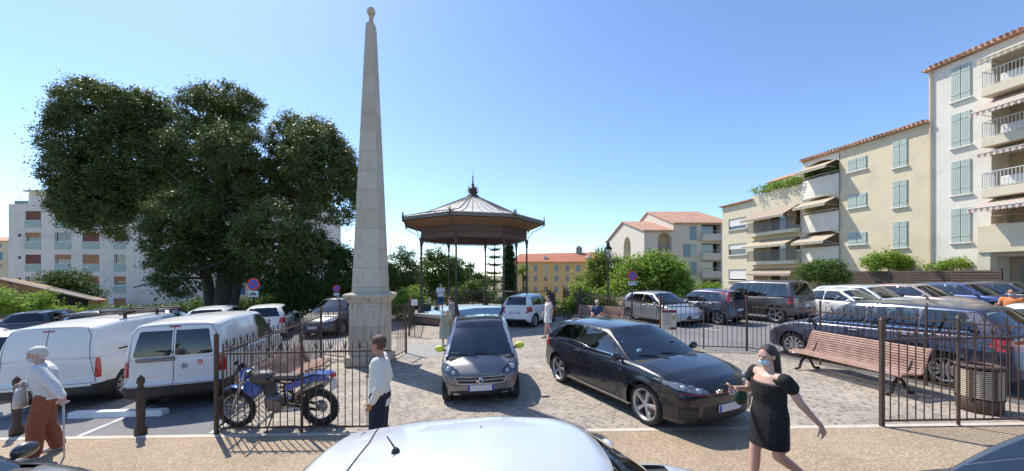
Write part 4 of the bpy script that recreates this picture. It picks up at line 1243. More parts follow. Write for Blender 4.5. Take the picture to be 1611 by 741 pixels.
def awning(parent, u0, u1, ztop, zout, out, y, mat):
    a = MB(); n = 10
    a.quad((u0, y, ztop), (u1, y, ztop), (u1, y + out, zout), (u0, y + out, zout))
    a.quad((u0, y, ztop - .012), (u0, y + out, zout - .012), (u1, y + out, zout - .012), (u1, y, ztop - .012))
    k = max(3, int((u1 - u0) / .12))           # scalloped valance
    for i in range(k):
        x0 = u0 + (u1 - u0) * i / k; x1 = u0 + (u1 - u0) * (i + 1) / k; xm = (x0 + x1) / 2
        zz = zout
        a.add([(x0, y + out, zz), (x1, y + out, zz), (x1, y + out + .01, zz - .17), (xm, y + out + .01, zz - .23), (x0, y + out + .01, zz - .17)], [(0, 1, 2, 3, 4)])
    o = a.build('awning', mat, parent, fix=False)
    f = MB(); f.tube([(u0, y + out, zout), (u1, y + out, zout)], .025, 6)
    for uu in (u0 + .15, u1 - .15): f.tube([(uu, y, zout - .1), (uu, y + out, zout - .02)], .018, 6)
    f.build('awning_frame', M['metal_w'], o)
    return o
def railing(parent, pts, z0, z1, mat, gap=.11, name='railing', r=.012):
    a = MB()
    for p, q in zip(pts[:-1], pts[1:]):
        p = Vector(p); q = Vector(q); L = (q - p).length; n = max(2, int(L / gap))
        a.tube([(p.x, p.y, z1), (q.x, q.y, z1)], .028, 6); a.tube([(p.x, p.y, z0), (q.x, q.y, z0)], .02, 4)
        for i in range(n + 1):
            t = p + (q - p) * i / n
            a.tube([(t.x, t.y, z0), (t.x, t.y, z1)], r, 4, cap=False)
    return a.build(name, mat, parent)
def shutters(parent, u0, u1, z0, z1, mat, sill=True):
    um = (u0 + u1) / 2
    for a, b in ((u0, um - .012), (um + .012, u1)):
        s = MB(); s.box(((a+b)/2, .03, (z0+z1)/2), (b-a, .045, z1-z0))
        nb = 4
        for i in range(nb):
            w_ = (b-a)/nb; s.box((a + w_*(i+.5), .058, (z0+z1)/2), (w_*.86, .012, z1-z0-.02))
        for zz in (.18, .82): s.box(((a+b)/2, .070, z0 + (z1-z0)*zz), (b-a-.03, .016, .09))
        s.build('shutter', mat, parent)
    if sill:
        s = MB(); s.box((um, .05, z0 - .07), (u1-u0+.16, .18, .08), bev=.01); s.build('sill', M['trim_w'], parent)

# ------------------------------------------------------------------ the apartment row on the right
FA = Vector((27.2, 19.1)); FE = Vector((-.184, .983)).normalized()
FROT = math.atan2(FE.y, FE.x)
def block(name, label, cat='building', group=None):
    return empty(name, (FA.x, FA.y, 0), FROT, label, cat, group)
GAB = 'stepped apartment blocks on the right'
# white block
b = block('apartment_block', 'off white apartment block with red striped awnings and four green shutters at the right edge', group=GAB)
w_ = MB(); u0, u1, zt = -9.0, 3.86, 15.35
shut = [(2.0, 2.82, z0, z0 + 2.0) for z0 in (12.95, 10.15, 7.3, 4.45)]
logs = [(-9.0, 1.2, f + .0, f + 2.35) for f in (12.62, 9.82, 7.02, 4.24)] + [(-9, 1.2, .5, 3.5)]
logs[0] = (-9.0, 1.2, 12.62, 14.6)
wall_panel(w_, u0, u1, 0, zt, logs, 1.4)
w_.box(((u0+u1)/2, -7.05, zt/2), (u1-u0-.01, 11.2, zt)); 
w_.quad((u1, 0, 0), (u1, -1.5, 0), (u1, -1.5, zt), (u1, 0, zt))
w_.build('wall', M['w_white'], b)
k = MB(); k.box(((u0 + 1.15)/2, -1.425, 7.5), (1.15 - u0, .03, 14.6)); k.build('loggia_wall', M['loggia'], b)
for (a, c, z0, z1) in shut: shutters(b, a, c, z0, z1, M['shutter'])
rf = MB(); rf.box(((u0+u1)/2, -6.0, zt + .08), (u1-u0+.3, 12.7, .12)); 
for i in range(int((u1-u0)/.24)):
    rf.tube([(u0 + .12 + i*.24, .42, zt + .17), (u0 + .12 + i*.24, -1.2, zt + .42)], .06, 8)
rf.build('roof', M['tile'], b)
g_ = MB(); g_.tube([(u1 - .12, .09, 0.5), (u1 - .12, .09, zt)], .06, 8); g_.build('downpipe', M['w_cream'], b)
for i, f in enumerate((12.34, 9.55, 6.75)):
    s = MB(); s.box((-3.9, .5, f + .22), (10.0, 1.0, .48), bev=.02); so = s.build('balcony', M['w_cream2'], b)
    railing(so, [(1.06, .05, 0), (1.06, .96, 0), (-4.5, .96, 0)], f + .52, f + 1.36, M['metal_w'], .13, r=.016)
    dd = MB(); dd.box((-.6, -1.39, f + 1.5), (1.6, .04, 2.0)); dd.build('glass_door', M['winglass'], b)
    cb = MB(); cb.box((.2, .3, f + .85), (.9, .35, .5), bev=.05); cb.box((-.7, .35, f + .7), (.4, .3, .3), bev=.05); cb.build('balcony_clutter', M['trim_w'], so)
    # awnings hang above the next balcony
for (zt_, zo, out) in ((12.35, 11.35, 1.75), (9.5, 9.15, 1.2), (6.75, 6.1, 1.9)):
    awning(b, -5.2, 1.15, zt_, zo, out, .02, M['awn_r'])
awning(b, -5.2, 1.1, 14.95, 14.3, 1.3, .02, M['awn_b'])
s = MB(); s.box((-3.85, .45, 4.45), (10.1, 1.3, 1.5), bev=.02); so = s.build('balcony', M['w_cream'], b)
railing(so, [(1.06, .3, 0), (-4.5, .3, 0)], 5.3, 5.75, M['wood'], .5)
s = MB(); s.box((1.0, .75, 2.1), (.5, .5, 3.2)); s.build('pillar', M['w_cream2'], b)
s = MB(); s.box((-1.0, -1.35, 1.9), (3.4, .06, 2.2)); s.build('garage_shutter', M['shutter_b'], b)
# cream block
b = block('apartment_block', 'cream yellow apartment block with green shutters and a stack of three arched loggias', group=GAB)
u0, u1, zt = 3.87, 12.1, 12.15
w_ = MB(); ls = [(9.15, 12.0, 10.45, 12.0), (9.15, 12.0, 7.55, 9.0), (9.15, 12.0, 4.75, 6.2), (9.15, 12.0, .8, 2.9)]
wall_panel(w_, u0, u1, 0, zt, ls, 1.5)
w_.box(((u0+u1)/2, -6.6, zt/2), (u1-u0-.01, 10, zt)); w_.quad((u1, 0, 0), (u1, -1.6, 0), (u1, -1.6, zt), (u1, 0, zt))
w_.build('wall', M['w_cream'], b)
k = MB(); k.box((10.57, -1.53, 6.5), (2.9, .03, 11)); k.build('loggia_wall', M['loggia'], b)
for z0, z1 in ((9.8, 11.58), (7.1, 8.83), (4.35, 6.07)): shutters(b, 4.95, 5.72, z0, z1, M['shutter'])
for z0, z1 in ((10.3, 11.2), (7.55, 8.5), (4.8, 5.64)): shutters(b, 7.3, 8.52, z0, z1, M['shutter'])
for i, (z0, z1) in enumerate(((8.85, 10.4), (6.0, 7.45), (3.3, 4.72))):
    s = MB(); n = 12                                          # white parapet bulging gently outwards
    for j in range(n):
        a0, a1 = j/n, (j+1)/n
        f = lambda a: (9.1 + 2.95*a, .12 + .22*math.sin(PI*a))
        (xa, ya), (xb, yb) = f(a0), f(a1)
        s.add([(xa, ya, z0), (xb, yb, z0), (xb, yb, z1), (xa, ya, z1), (xa, 0.003, z0), (xb, 0.003, z0), (xb, 0.003, z1), (xa, 0.003, z1)], [(0,1,2,3), (3,2,6,7), (0,4,5,1), (4,7,6,5)])
    so = s.build('balcony', M['w_white'], b)
    railing(so, [(9.15, .15, 0), (10.5, .34, 0), (12.0, .15, 0)], z1 + .05, z1 + .22, M['metal_w'], .6)
    # arched head of the opening
    zc = z1 + 1.1; ar = MB(); pts = [(9.15, zc + .5)] + [(9.15 + 2.85*t, zc + .42*math.sin(PI*t) - .1) for t in [q/12 for q in range(13)]] + [(12.0, zc + .5)]
    for j in range(1, 13):
        (xa, za), (xb, zb_) = pts[j], pts[j+1]
        ar.add([(xa, .04, za), (xb, .04, zb_), (xb, .04, zc + .5), (xa, .04, zc + .5), (xa, -.2, za), (xb, -.2, zb_)], [(0,1,2,3), (0,4,5,1)])
    ar.build('loggia_arch', M['w_white'], b)
awning(b, 9.25, 11.9, 11.55, 11.05, 1.1, .05, M['awn_b']); awning(b, 9.25, 11.9, 8.65, 8.1, 1.2, .05, M['awn_b']); awning(b, 9.25, 11.9, 5.75, 5.15, 1.35, .05, M['awn_b'])
rf = MB(); rf.box(((u0+u1)/2, -5.8, zt + .07), (u1-u0+.1, 12.2, .12))
for i in range(int((u1-u0)/.24)): rf.tube([(u0 + .14 + i*.24, .36, zt + .15), (u0 + .14 + i*.24, -1.6, zt + .38)], .06, 8)
rf.build('roof', M['tile'], b)
s = MB(); s.box((7, .012, 12.1), (5, .02, .05)); 
# loggia block
b = block('apartment_block', 'pale cream apartment block with long loggias, grey railings and brown striped awnings', group=GAB)
u0, u1, zt = 12.11, 17.3, 10.3
w_ = MB(); ls = [(12.3, 17.1, 6.6, 8.6), (12.3, 17.1, 3.8, 5.8), (12.3, 17.1, .8, 3.0)]
wall_panel(w_, u0, u1, 0, zt, ls, 1.6); w_.box(((u0+u1)/2, -5.5, zt/2 - .5), (u1-u0-.01, 7.8, zt - 1)); w_.build('wall', M['w_cream2'], b)
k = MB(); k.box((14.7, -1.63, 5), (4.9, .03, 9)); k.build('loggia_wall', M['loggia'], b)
for z0 in (6.45, 3.7, .75):
    s = MB(); s.box((14.7, .35, z0 - .1), (5.0, .8, .3)); so = s.build('balcony', M['w_cream2'], b)
    railing(so, [(12.3, .7, 0), (17.1, .7, 0)], z0 + .08, z0 + 1.05, M['alloy_dark'], .10, r=.022)
    for uu in (13.2, 15.8):
        dd = MB(); dd.box((uu, -1.58, z0 + 1.1), (1.6, .05, 2.0)); dd.build('glass_door', M['winglass'], b)
awning(b, 12.4, 17.0, 8.65, 7.75, 1.6, .05, M['awn_m']); awning(b, 12.4, 17.0, 5.85, 5.2, 1.4, .05, M['awn_b']); awning(b, 12.4, 17.0, 3.1, 2.6, .9, .05, M['awn_m'])
railing(b, [(12.2, -.1, 0), (17.2, -.1, 0)], 10.32, 10.55, M['metal_w'], .8)
s = MB(); s.box((15.5, -3.5, 11.0), (3.6, 3, 1.5)); s.build('penthouse', M['w_cream'], b)
rf = MB(); rf.prism([(-5.4, 11.75), (-1.7, 11.75), (-3.5, 12.5)], 12.6, 17.5, 'x'); rf.build('roof', M['tile'], b)
awning(b, 12.6, 15.5, 11.75, 11.2, 1.2, -2.0, M['awn_m'])
# end block
b = block('apartment_block', 'narrow pale yellow end block with three half lowered roller blinds', group=GAB)
u0, u1, zt = 17.31, 21.2, 9.9
w_ = MB(); wins = [(18.0, 20.3, z0, z0 + 1.15) for z0 in (7.3, 4.6, 1.9)]
wall_panel(w_, u0, u1, -3, zt, wins, .2); w_.box(((u0+u1)/2, -4.2, zt/2 - 1.6), (u1-u0-.01, 7.6, zt + 3)); 
w_.build('wall', M['w_cream2'], b)
for i, (a, c, z0, z1) in enumerate(wins):
    g_ = MB(); g_.box(((a+c)/2, -.16, (z0+z1)/2), (c-a, .03, z1-z0)); wo = g_.build('window', M['winglass'], b)
    g_ = MB(); hgt = (.8, .55, 1.0)[i]; g_.box(((a+c)/2, -.10, z1 - hgt/2), (c-a-.02, .04, hgt)); g_.build('roller_blind', M['trim_w'], wo)
    s = MB(); s.box(((a+c)/2, .06, z0 - .06), (c-a+.2, .2, .08)); s.build('sill', M['trim_w'], wo)
rf = MB(); rf.box(((u0+u1)/2, -4, zt + .1), (u1-u0+.4, 8.6, .12)); rf.build('roof', M['tile'], b)

# slatted timber fence and planting in front of them
def flocal(u, out, z): 
    p = FA + FE * u; n = Vector((-FE.y, FE.x)); q = p + n * out
    return Vector((q.x, q.y, z))
wf = empty('slatted_fence', (FA.x, FA.y, 0), FROT, 'dark brown slatted timber fence below the green shutters', 'fence')
s = MB()
for i in range(14): s.box((3.6, 2.0, .75 + i*.148), (7.5, .025, .112))
s.build('slat_panel', plain('brown_fence_slats', (.11, .075, .055), .8, 0, .35, 7), wf)
s = MB(); s.box((3.6, 1.96, 1.68), (7.4, .012, 1.9)); s.build('screen', M['dark'], wf)
for uu in (-.1, 1.75, 3.6, 5.45, 7.3):
    s = MB(); s.box((uu, 1.96, 1.7), (.1, .1, 2.2)); s.build('post', M['black'], wf)

# ------------------------------------------------------------------ far buildings
def facade_building(name, label, mat, x0, x1, y, z0, z1, depth, wins, roof=None, group=None, rot=0.0, wall_depth=.2, cat='building'):
    """front wall faces the camera (-Y); local x to the right"""
    root = empty(name, (x0, y, 0), rot, label, cat, group)
    W_ = x1 - x0
    m = MB(); tmp = MB()
    wall_panel(tmp, 0, W_, z0, z1, [w0[:4] for w0 in wins], wall_depth)
    tmp.v = [(a, -b, c) for a, b, c in tmp.v]
    m.add(tmp.v, tmp.f)
    m.quad((0, 0, z0), (0, depth, z0), (0, depth, z1), (0, 0, z1)); m.quad((W_, 0, z0), (W_, 0, z1), (W_, depth, z1), (W_, depth, z0))
    m.quad((0, depth, z0), (W_, depth, z0), (W_, depth, z1), (0, depth, z1)); m.quad((0, 0, z1), (W_, 0, z1), (W_, depth, z1), (0, depth, z1))
    m.build('wall', mat, root, fix=False)
    for w0 in wins:
        a, b_, c, d, kind = w0
        g = MB(); g.box(((a+b_)/2, wall_depth, (c+d)/2), (b_-a, .04, d-c))
        wo = g.build('window', M['winglass'] if kind not in ('blank',) else M['dark'], root)
        if kind.startswith('blind'):
            mt = M['blind_o'] if 'o' in kind else M['blind_r']
            fr = {'blindo': 1.0, 'blindr': 1.0, 'blindo_half': .5, 'blindr_half': .5}[kind.replace('_', '_', 1)] if kind in ('blindo', 'blindr', 'blindo_half', 'blindr_half') else 1
            g = MB(); hh_ = (d-c)*fr; g.box(((a+b_)/2, wall_depth - .08, d - hh_/2), (b_-a-.02, .05, hh_)); g.build('roller_blind', mt, wo)
        if kind in ('frame', 'blindo_half', 'blindr_half'):
            g = MB()
            for xx in (a + .05, (a+b_)/2, b_ - .05): g.box((xx, wall_depth - .03, (c+d)/2), (.07, .05, d-c))
            g.box(((a+b_)/2, wall_depth - .03, c + .05), (b_-a, .05, .08)); g.build('frame', M['trim_w'], wo)
        if kind == 'shut':
            g = MB(); g.box(((a+b_)/2, .02, (c+d)/2), (b_-a, .06, d-c))
            g.box(((a+b_)/2, -.015, (c+d)/2), (.05, .03, d-c)); g.build('shutter', M['shutter_b'], wo)
        if kind == 'open':
            for xx in (a - (b_-a)*.25, b_ + (b_-a)*.25):
                g = MB(); g.box((xx, -.03, (c+d)/2), ((b_-a)*.48, .05, d-c)); g.build('shutter', M['shutter_b'], wo)
    return root
# long white flats behind the big tree.   D=45: px/m = 12.6
def L45(px): return (px - 805) / 567 * 45
def Z45(py): return 2.5 - (py - 432) / 567 * 45
x0, x1 = L45(13), L45(452)
wins = []
cols = [(39, 64), (85.5, 111.5), (129, 155.5), (178.5, 197.5)]
panels = []
for ci, (a, c) in enumerate(cols):
    for ri, (t, bt) in enumerate(((332, 346), (366, 380), (400.5, 415), (435, 449), (469.5, 484))):
        kd = [['blindr', 'blindo_half', 'blindr', 'frame', 'blindr'], ['blindr', 'frame', 'blindo_half', 'blindo', 'blindo'], ['blindo', 'blindr', 'blindo', 'blindo', 'blindo'], ['blindo', 'blindr', 'frame', 'blindo_half', 'blindo']][ci][ri]
        wins.append((L45(a) - x0, L45(c) - x0, Z45(bt), Z45(t), kd)); panels.append((L45(a) - x0, L45(c) - x0, Z45(bt + 12), Z45(bt + .6)))
for py in (368, 403, 437): wins.append((L45(27) - x0, L45(32.5) - x0, Z45(py + 4.5), Z45(py), 'blank'))
wins.append((L45(241) - x0, L45(246) - x0, Z45(474), Z45(469), 'blank'))
b = facade_building('flats', 'long greyish white flats behind the big tree with orange blinds and pale green panels', M['w_grey'], x0, x1, 45, -8, Z45(321), 14, wins)
for (a, c, z0, z1) in panels:
    g = MB(); g.box(((a+c)/2, -.02, (z0+z1)/2), (c-a, .06, z1-z0)); g.build('infill_panel', M['panel_g'], b)
s = MB(); s.box(((L45(40)+x1)/2 - x0, 6, (Z45(321) + Z45(301))/2), (x1-L45(40), 11.5, Z45(301)-Z45(321))); s.box(((L45(40)+x1)/2 - x0, 6, Z45(300)), (x1-L45(40)+.5, 12.2, .2)); s.build('attic_storey', M['w_grey'], b)
s = MB(); s.box((.8, 1.5, Z45(319)), (2.6, 1.2, .9)); s.build('roof_vent', M['alloy_dark'], b)
# small tiled house at the left edge
def at(D): return (lambda px: (px - 805) / 567 * D), (lambda py: 2.5 - (py - 432) / 567 * D)
Lx, Zz = at(62)
x0 = Lx(-60); wins = [(Lx(a) - x0, Lx(c) - x0, Zz(b1), Zz(t1), 'shut') for (a, c, t1, b1) in ((-2, 4, 396, 409), (-30, -22, 396, 409), (-2, 2, 383, 389))]
b = facade_building('tiled_house', 'small cream house with a red tiled roof at the far left edge', M['w_cream'], x0, Lx(13), 62, -8, Zz(378), 9, wins)
rf = MB(); W_ = Lx(13) - x0; rf.add([(-.5, -.5, Zz(379)), (W_+.5, -.5, Zz(379)), (W_+.5, 5, Zz(368)), (-.5, 5, Zz(368)), (W_+.5, 10, Zz(379)), (-.5, 10, Zz(379))], [(0,1,2,3), (3,2,4,5)]); rf.build('roof', M['tile'], b)
s = MB(); s.box((W_ - 1.2, 4, Zz(366)), (.9, .9, 1.8)); s.build('chimney', M['w_grey'], b)
railing(b, [(W_ - 3, -.8, 0), (W_, -.8, 0)], Zz(422), Zz(416), M['iron_dark'], .25, name='balcony_railing')
# yellow building, D=95
Lx, Zz = at(95); x0 = Lx(806); x1 = Lx(956)
wins = []
for (px) in (826, 842, 858, 875, 892, 909):
    for (t, bt) in ((417.5, 427), (433.5, 442.5), (451, 460)):
        kd = 'shut' if px not in (826, 858) else 'open'
        wins.append((Lx(px - 2.6) - x0, Lx(px + 2.6) - x0, Zz(bt), Zz(t), kd if px != 858 else 'frame'))
b = facade_building('yellow_building', 'ochre yellow four storey building with blue shutters and a red tiled roof, beyond the bandstand', M['w_yellow'], x0, x1, 95, -14, Zz(412), 14, wins)
s = MB()
for py in (430.5, 446.5): s.box(((x1-x0)/2, -.06, Zz(py)), (x1-x0, .1, .18))
s.build('string_course', M['w_cream2'], b)
rf = MB(); W_ = x1 - x0
rf.add([(-.8, -.8, Zz(412)), (W_+.8, -.8, Zz(412)), (W_-1, 7, Zz(394)), (2.0, 7, Zz(397)), (W_+.8, 15, Zz(412)), (-.8, 15, Zz(412))], [(0,1,2,3), (3,2,4,5), (0,3,5), (1,4,2)])
rf.build('roof', M['tile2'], b)
for px in (858, 928):
    s = MB(); s.box((Lx(px) - x0, 2, Zz(404)), (1.0, 1.2, .7)); s.build('dormer', M['trim_w'], b)
s = MB(); s.box((Lx(917) - x0, 6, Zz(393)), (1.6, 1.2, 2.2)); s.tube([(Lx(917) - x0, 6, Zz(392)), (Lx(917) - x0, 6, Zz(384))], .4, 8); s.build('chimney', M['alloy_dark'], b)
# beige building with arched loggias, D=54
Lx, Zz = at(54)
bb = empty('gabled_apartments', (0, 54, 0), 0, 'beige apartment building with a gable end, arched loggia and stepped tiled roofs', 'building')
w_ = MB(); xa, xb, xc, xd = Lx(953), Lx(1013), Lx(1059), Lx(1148)
def arch_hole(mb, x0_, x1_, z0_, z1_, y, xl, xr, zl, zr, zu):
    """wall xl..xr, zl.. zu with an arch-headed hole"""
    r_ = (x1_ - x0_) / 2; zc = z1_ - r_; n = 10
    mb.quad((xl, y, zl), (x0_, y, zl), (x0_, y, zu), (xl, y, zu)); mb.quad((x1_, y, zl), (xr, y, zl), (xr, y, zu), (x1_, y, zu))
    mb.quad((x0_, y, zl), (x1_, y, zl), (x1_, y, z0_), (x0_, y, z0_))
    for i in range(n):
        a0, a1 = PI - PI*i/n, PI - PI*(i+1)/n
        p0 = ((x0_+x1_)/2 + r_*math.cos(a0), zc + r_*math.sin(a0)); p1 = ((x0_+x1_)/2 + r_*math.cos(a1), zc + r_*math.sin(a1))
        mb.quad((p0[0], y, p0[1]), (p1[0], y, p1[1]), (p1[0], y, zu), (p0[0], y, zu))
        mb.quad((p0[0], y, p0[1]), (p0[0], y+1.2, p0[1]), (p1[0], y+1.2, p1[1]), (p1[0], y, p1[1]))
    mb.quad((x0_, y, z0_), (x0_, y+1.2, z0_), (x0_, y+1.2, zc), (x0_, y, zc)); mb.quad((x1_, y, z0_), (x1_, y, zc), (x1_, y+1.2, zc), (x1_, y+1.2, z0_))
    mb.quad((x0_, y, z0_), (x1_, y, z0_), (x1_, y+1.2, z0_), (x0_, y+1.2, z0_))
g1 = MB(); arch_hole(g1, 6.2, 10.0, 5.2, 9.0, 0, 0, 21, -8, None, 9.2)
zE = 9.2
g1.v = [(xb + .0 + b_ * 1.0, a, c) for a, b_, c in g1.v]
g1.add([(xb, 54 - 54, 9.2), (xb, 21, 9.2), (xb, 10, 11.8)], [(0, 1, 2)])
w2 = MB(); arch_hole(w2, Lx(1034.5), Lx(1056), Zz(396), Zz(366), 0, xb, xc, -8, None, zE)
wn2 = [(Lx(1103) - xc, Lx(1133.5) - xc, Zz(b1), Zz(t1)) for (t1, b1) in ((353, 369), (383, 399), (411.5, 427), (440, 456))]
w3 = MB(); wall_panel(w3, 0, xd - xc, -8, 10.3, wn2, 1.2); w3.v = [(a + xc, -b_, c) for a, b_, c in w3.v]
w_ = MB(); w_.add(g1.v, g1.f); w_.add(w2.v, w2.f); w_.add(w3.v, w3.f)
w_.box(((xb+xc)/2 + .65, 11.2, 0.5), (xc-xb-1.31, 19.9, 17)); w_.box(((xc+xd)/2, 11.2, 1.0), (xd-xc-.02, 19.9, 18.2))
w_.add([(xc, 0, 9.2), (xc, 21, 9.2), (xc, 21, 10.3), (xc, 10, 13.5), (xc, 0, 10.3)], [(0, 1, 2, 3, 4)])
w_.build('wall', M['w_beige'], bb, fix=False)
s = MB(); s.box(((Lx(1034)+Lx(1057))/2, 1.15, Zz(382)), (2.4, .04, 3.4)); s.build('loggia_wall', M['loggia'], bb)
s = MB(); s.box((xb + 1.15, 8.3, 7.8), (.04, 4.6, 4.4)); s.build('loggia_wall', M['loggia'], bb)
railing(bb, [(Lx(1035), .3, 0), (Lx(1056), .3, 0)], Zz(396), Zz(387), M['shutter_b'], .12)
rf = MB()
for (xl_, xr_, ze, zr_) in ((xb - .3, xc, 9.25, 11.95), (xc - .25, xd + .3, 10.35, 13.7)):
    for dz_ in (0, -.16):
        rf.add([(xl_, -.5, ze - .12 + dz_), (xr_, -.5, ze - .12 + dz_), (xr_, 10, zr_ + dz_), (xl_, 10, zr_ + dz_), (xl_, 21.5, ze + dz_), (xr_, 21.5, ze + dz_)], [(0, 1, 2, 3), (3, 2, 5, 4)])
    for a in range(6): rf.v = rf.v
    n0 = len(rf.v) - 12
    rf.f += [(n0, n0+3, n0+9, n0+6), (n0+3, n0+4, n0+10, n0+9), (n0+1, n0, n0+6, n0+7)]
rf.build('roof', M['tile'], bb, fix=False)
for (t1, b1) in ((353, 369), (383, 399), (411.5, 427), (440, 456)):
    s = MB(); s.box((Lx(1118.5), -.3, Zz(b1 + 5)), (Lx(1135.5)-Lx(1101.5), .9, Zz(b1)-Zz(b1+10.5))); so = s.build('balcony', M['w_beige'], bb)
    railing(so, [(Lx(1102), -.7, 0), (Lx(1135), -.7, 0)], Zz(b1 - 1), Zz(b1 - 5), M['metal_w'], .8)
    s = MB(); s.box((Lx(1118.5), 1.1, Zz((t1+b1)/2)), (Lx(1133)-Lx(1104), .05, 1.5)); s.build('window', M['winglass'], bb)
for (a, c, t1, b1) in ((1085, 1095, 356, 377), (1075, 1084.5, 384, 404), (1085, 1095, 412, 432), (1077, 1090, 442, 458)):
    s = MB(); s.box((Lx((a+c)/2), -.05, Zz((t1+b1)/2)), (Lx(c)-Lx(a), .08, Zz(t1)-Zz(b1))); s.build('shutter', M['shutter_b'], bb)
s = MB(); s.box((Lx(1090), -.02, Zz(394)), (.8, .06, 1.8)); s.build('window', M['winglass'], bb)
# pavilion of panels behind the signs on the left
kb = empty('low_building', (-24.5, 33, 0), 0, 'low white and terracotta building with two blue panels behind the no parking sign', 'building')
Lx, Zz = at(33); X_ = lambda p: Lx(p) + 24.5
s = MB(); s.box((X_(405), 2, (Zz(436) - 3)/2 + 0), (X_(450) - X_(362), 3.9, Zz(436) + 3)); s.build('wall', M['w_white'], kb)
for (a, c, t1, b1, mt, nm) in ((366, 384, 450, 464, plain('blue_panel', (.02, .10, .42), .5), 'blue_panel'), (405, 414, 451, 462, plain('bright_blue_panel', (.03, .18, .62), .5), 'blue_panel'), (365, 395, 472, 480, M['blind_o'], 'terracotta_band'), (364, 398, 464, 471, M['w_cream'], 'cream_band')):
    s = MB(); s.box((X_((a+c)/2), .02, Zz((t1+b1)/2)), (X_(c)-X_(a), .12, Zz(t1)-Zz(b1))); s.build(nm, mt, kb)
# sloping-roofed shed
sh = empty('timber_shed', (-40, 30, 0), 0, 'ochre shed with a long sloping corrugated roof and dark timber side', 'shed')
Lx, Zz = at(30); X_ = lambda p: Lx(p) + 40
s = MB(); s.prism([(X_(-40), -3), (X_(71), -3), (X_(71), Zz(451)), (X_(10), Zz(438.5)), (X_(-40), Zz(441))], 0, .5, 'y'); s.build('wall', plain('ochre_boards', (.40, .24, .10), .9, 0, .12, 3, dirt=(.2, .12, .06), dscale=2), sh)
s = MB(); s.prism([(X_(71.2), -3), (X_(138), -3), (X_(138), Zz(467)), (X_(71.2), Zz(451.2))], 0.03, .5, 'y'); 
for i in range(26):
    zt_ = Zz(451.6 + (i*2.5 + 1.8)*16/67.); s.box((X_(73 + i*2.5), -.02, (zt_ - 2)/2), (.035, .06, zt_ + 2))
s.build('timber_side', plain('dark_grey_timber', (.07, .06, .05), .9, 0, .3, 6), sh)
s = MB(); s.prism([(X_(138.2), -3), (X_(158), -3), (X_(158), Zz(472)), (X_(138.2), Zz(467.2))], 0.01, .5, 'y'); s.build('end_board', MATS['ochre_boards'], sh)
rf = MB(); 
for (a, b_, c, d) in ((-42, 440, 10, 437), (10, 437, 165, 471.5)):
    rf.add([(X_(a), -.7, Zz(b_)), (X_(c), -.7, Zz(d)), (X_(c), -.1, Zz(d) + .02), (X_(a), -.1, Zz(b_) + .02), (X_(a), -.7, Zz(b_) - .1), (X_(c), -.7, Zz(d) - .1)], [(0,1,2,3), (0,4,5,1)])
rf.build('roof', plain('rusty_grey_sheet_roof', (.17, .13, .11), .8, 0, .25, 4), sh)
s = MB(); s.tube([(X_(12), -.3, Zz(439)), (X_(50), -.3, Zz(462))], .05, 5); s.box((X_(44), -.03, Zz(470)), (.55, .05, .7)); s.build('brace', M['wood_dark'], sh)

# ------------------------------------------------------------------ iron fences
def finials(mb, p, d, fancy, hr, ht):
    """spear above the rail at p (ground point), d = direction of the fence"""
    b = Vector((p.x, p.y, p.z))
    mb.tube([b + Vector((0, 0, hr)), b + Vector((0, 0, ht - .05)), b + Vector((0, 0, ht))], [.009, .008, .001], 5)
    if fancy:
        for s in (-1, 1):
            q = d * s
            mb.tube([b + Vector((0, 0, hr + .05)), b + q*.02 + Vector((0, 0, hr + .10)), b + q*.06 + Vector((0, 0, ht - .01))], [.007, .007, .002], 4)
            pts = [b + q*(.012 + .028*(1 - math.cos(a))) + Vector((0, 0, hr + .045 + .028*math.sin(a))) for a in [k*PI/5 for k in range(0, 8)]]
            mb.tube(pts, .005, 4)
def iron_fence(p0, p1, label, nposts=2, hr=1.33, hpost=1.64, gap=.118, group='iron railings round the square', detail=True, ends=(True, True), zp=None):
    p0 = Vector((*p0, gz(*p0))); p1 = Vector((*p1, gz(*p1)))
    root = empty('iron_fence', tuple(p0), 0, label, 'fence', group)
    q = p1 - p0; d2 = Vector((q.x, q.y, 0)).normalized()
    L = Vector((q.x, q.y, 0)).length
    for i in range(nposts):
        if i == 0 and not ends[0]: continue
        if i == nposts - 1 and not ends[1]: continue
        c = q * (i / (nposts - 1))
        s = MB(); s.box((c.x, c.y, c.z + hpost/2), ((.055, .055, hpost) if i in (0, nposts - 1) else (.036, .036, hpost - .04)), math.atan2(d2.y, d2.x), bev=.006)
        s.add(*pyr(c + Vector((0, 0, hpost)), .030, .05))
        s.build('post', M['iron'], root)
    s = MB()
    for hh_, th in ((hr, .02), (.10, .018)):
        s.tube([Vector((0, 0, hh_)), q + Vector((0, 0, hh_))], th, 4)
    s.build('rail', M['iron'], root)
    for i in range(nposts - 1):
        a, b_ = q * (i/(nposts-1)), q * ((i+1)/(nposts-1))
        n = max(2, int((b_ - a).length / gap)); s = MB()
        for k in range(1, n):
            c = a + (b_ - a) * k / n
            s.tube([c + Vector((0, 0, .10)), c + Vector((0, 0, hr))], .0085, 5, cap=False)
            if detail: finials(s, c, d2, k % 2 == 0, hr, hr + (.17 if k % 2 else .21))
            else: s.tube([c + Vector((0, 0, hr)), c + Vector((0, 0, hr + .17))], [.012, .002], 4)
        s.build('bar_panel', M['iron'], root)
    return root
def pyr(c, r, h):
    return [c + Vector((-r, -r, 0)), c + Vector((r, -r, 0)), c + Vector((r, r, 0)), c + Vector((-r, r, 0)), c + Vector((0, 0, h))], [(0,1,4), (1,2,4), (2,3,4), (3,0,4), (3,2,1,0)]
fl = G(340, 683)
iron_fence(fl, (-2.0, 5.86), 'iron fence with trident spikes in front of the blue motorbike', 3, ends=(True, False))
iron_fence((fl[0] - .01, fl[1] + .06), (-6.14, 11.6), 'iron fence running back between the white van and the left bench', 4, ends=(False, True))
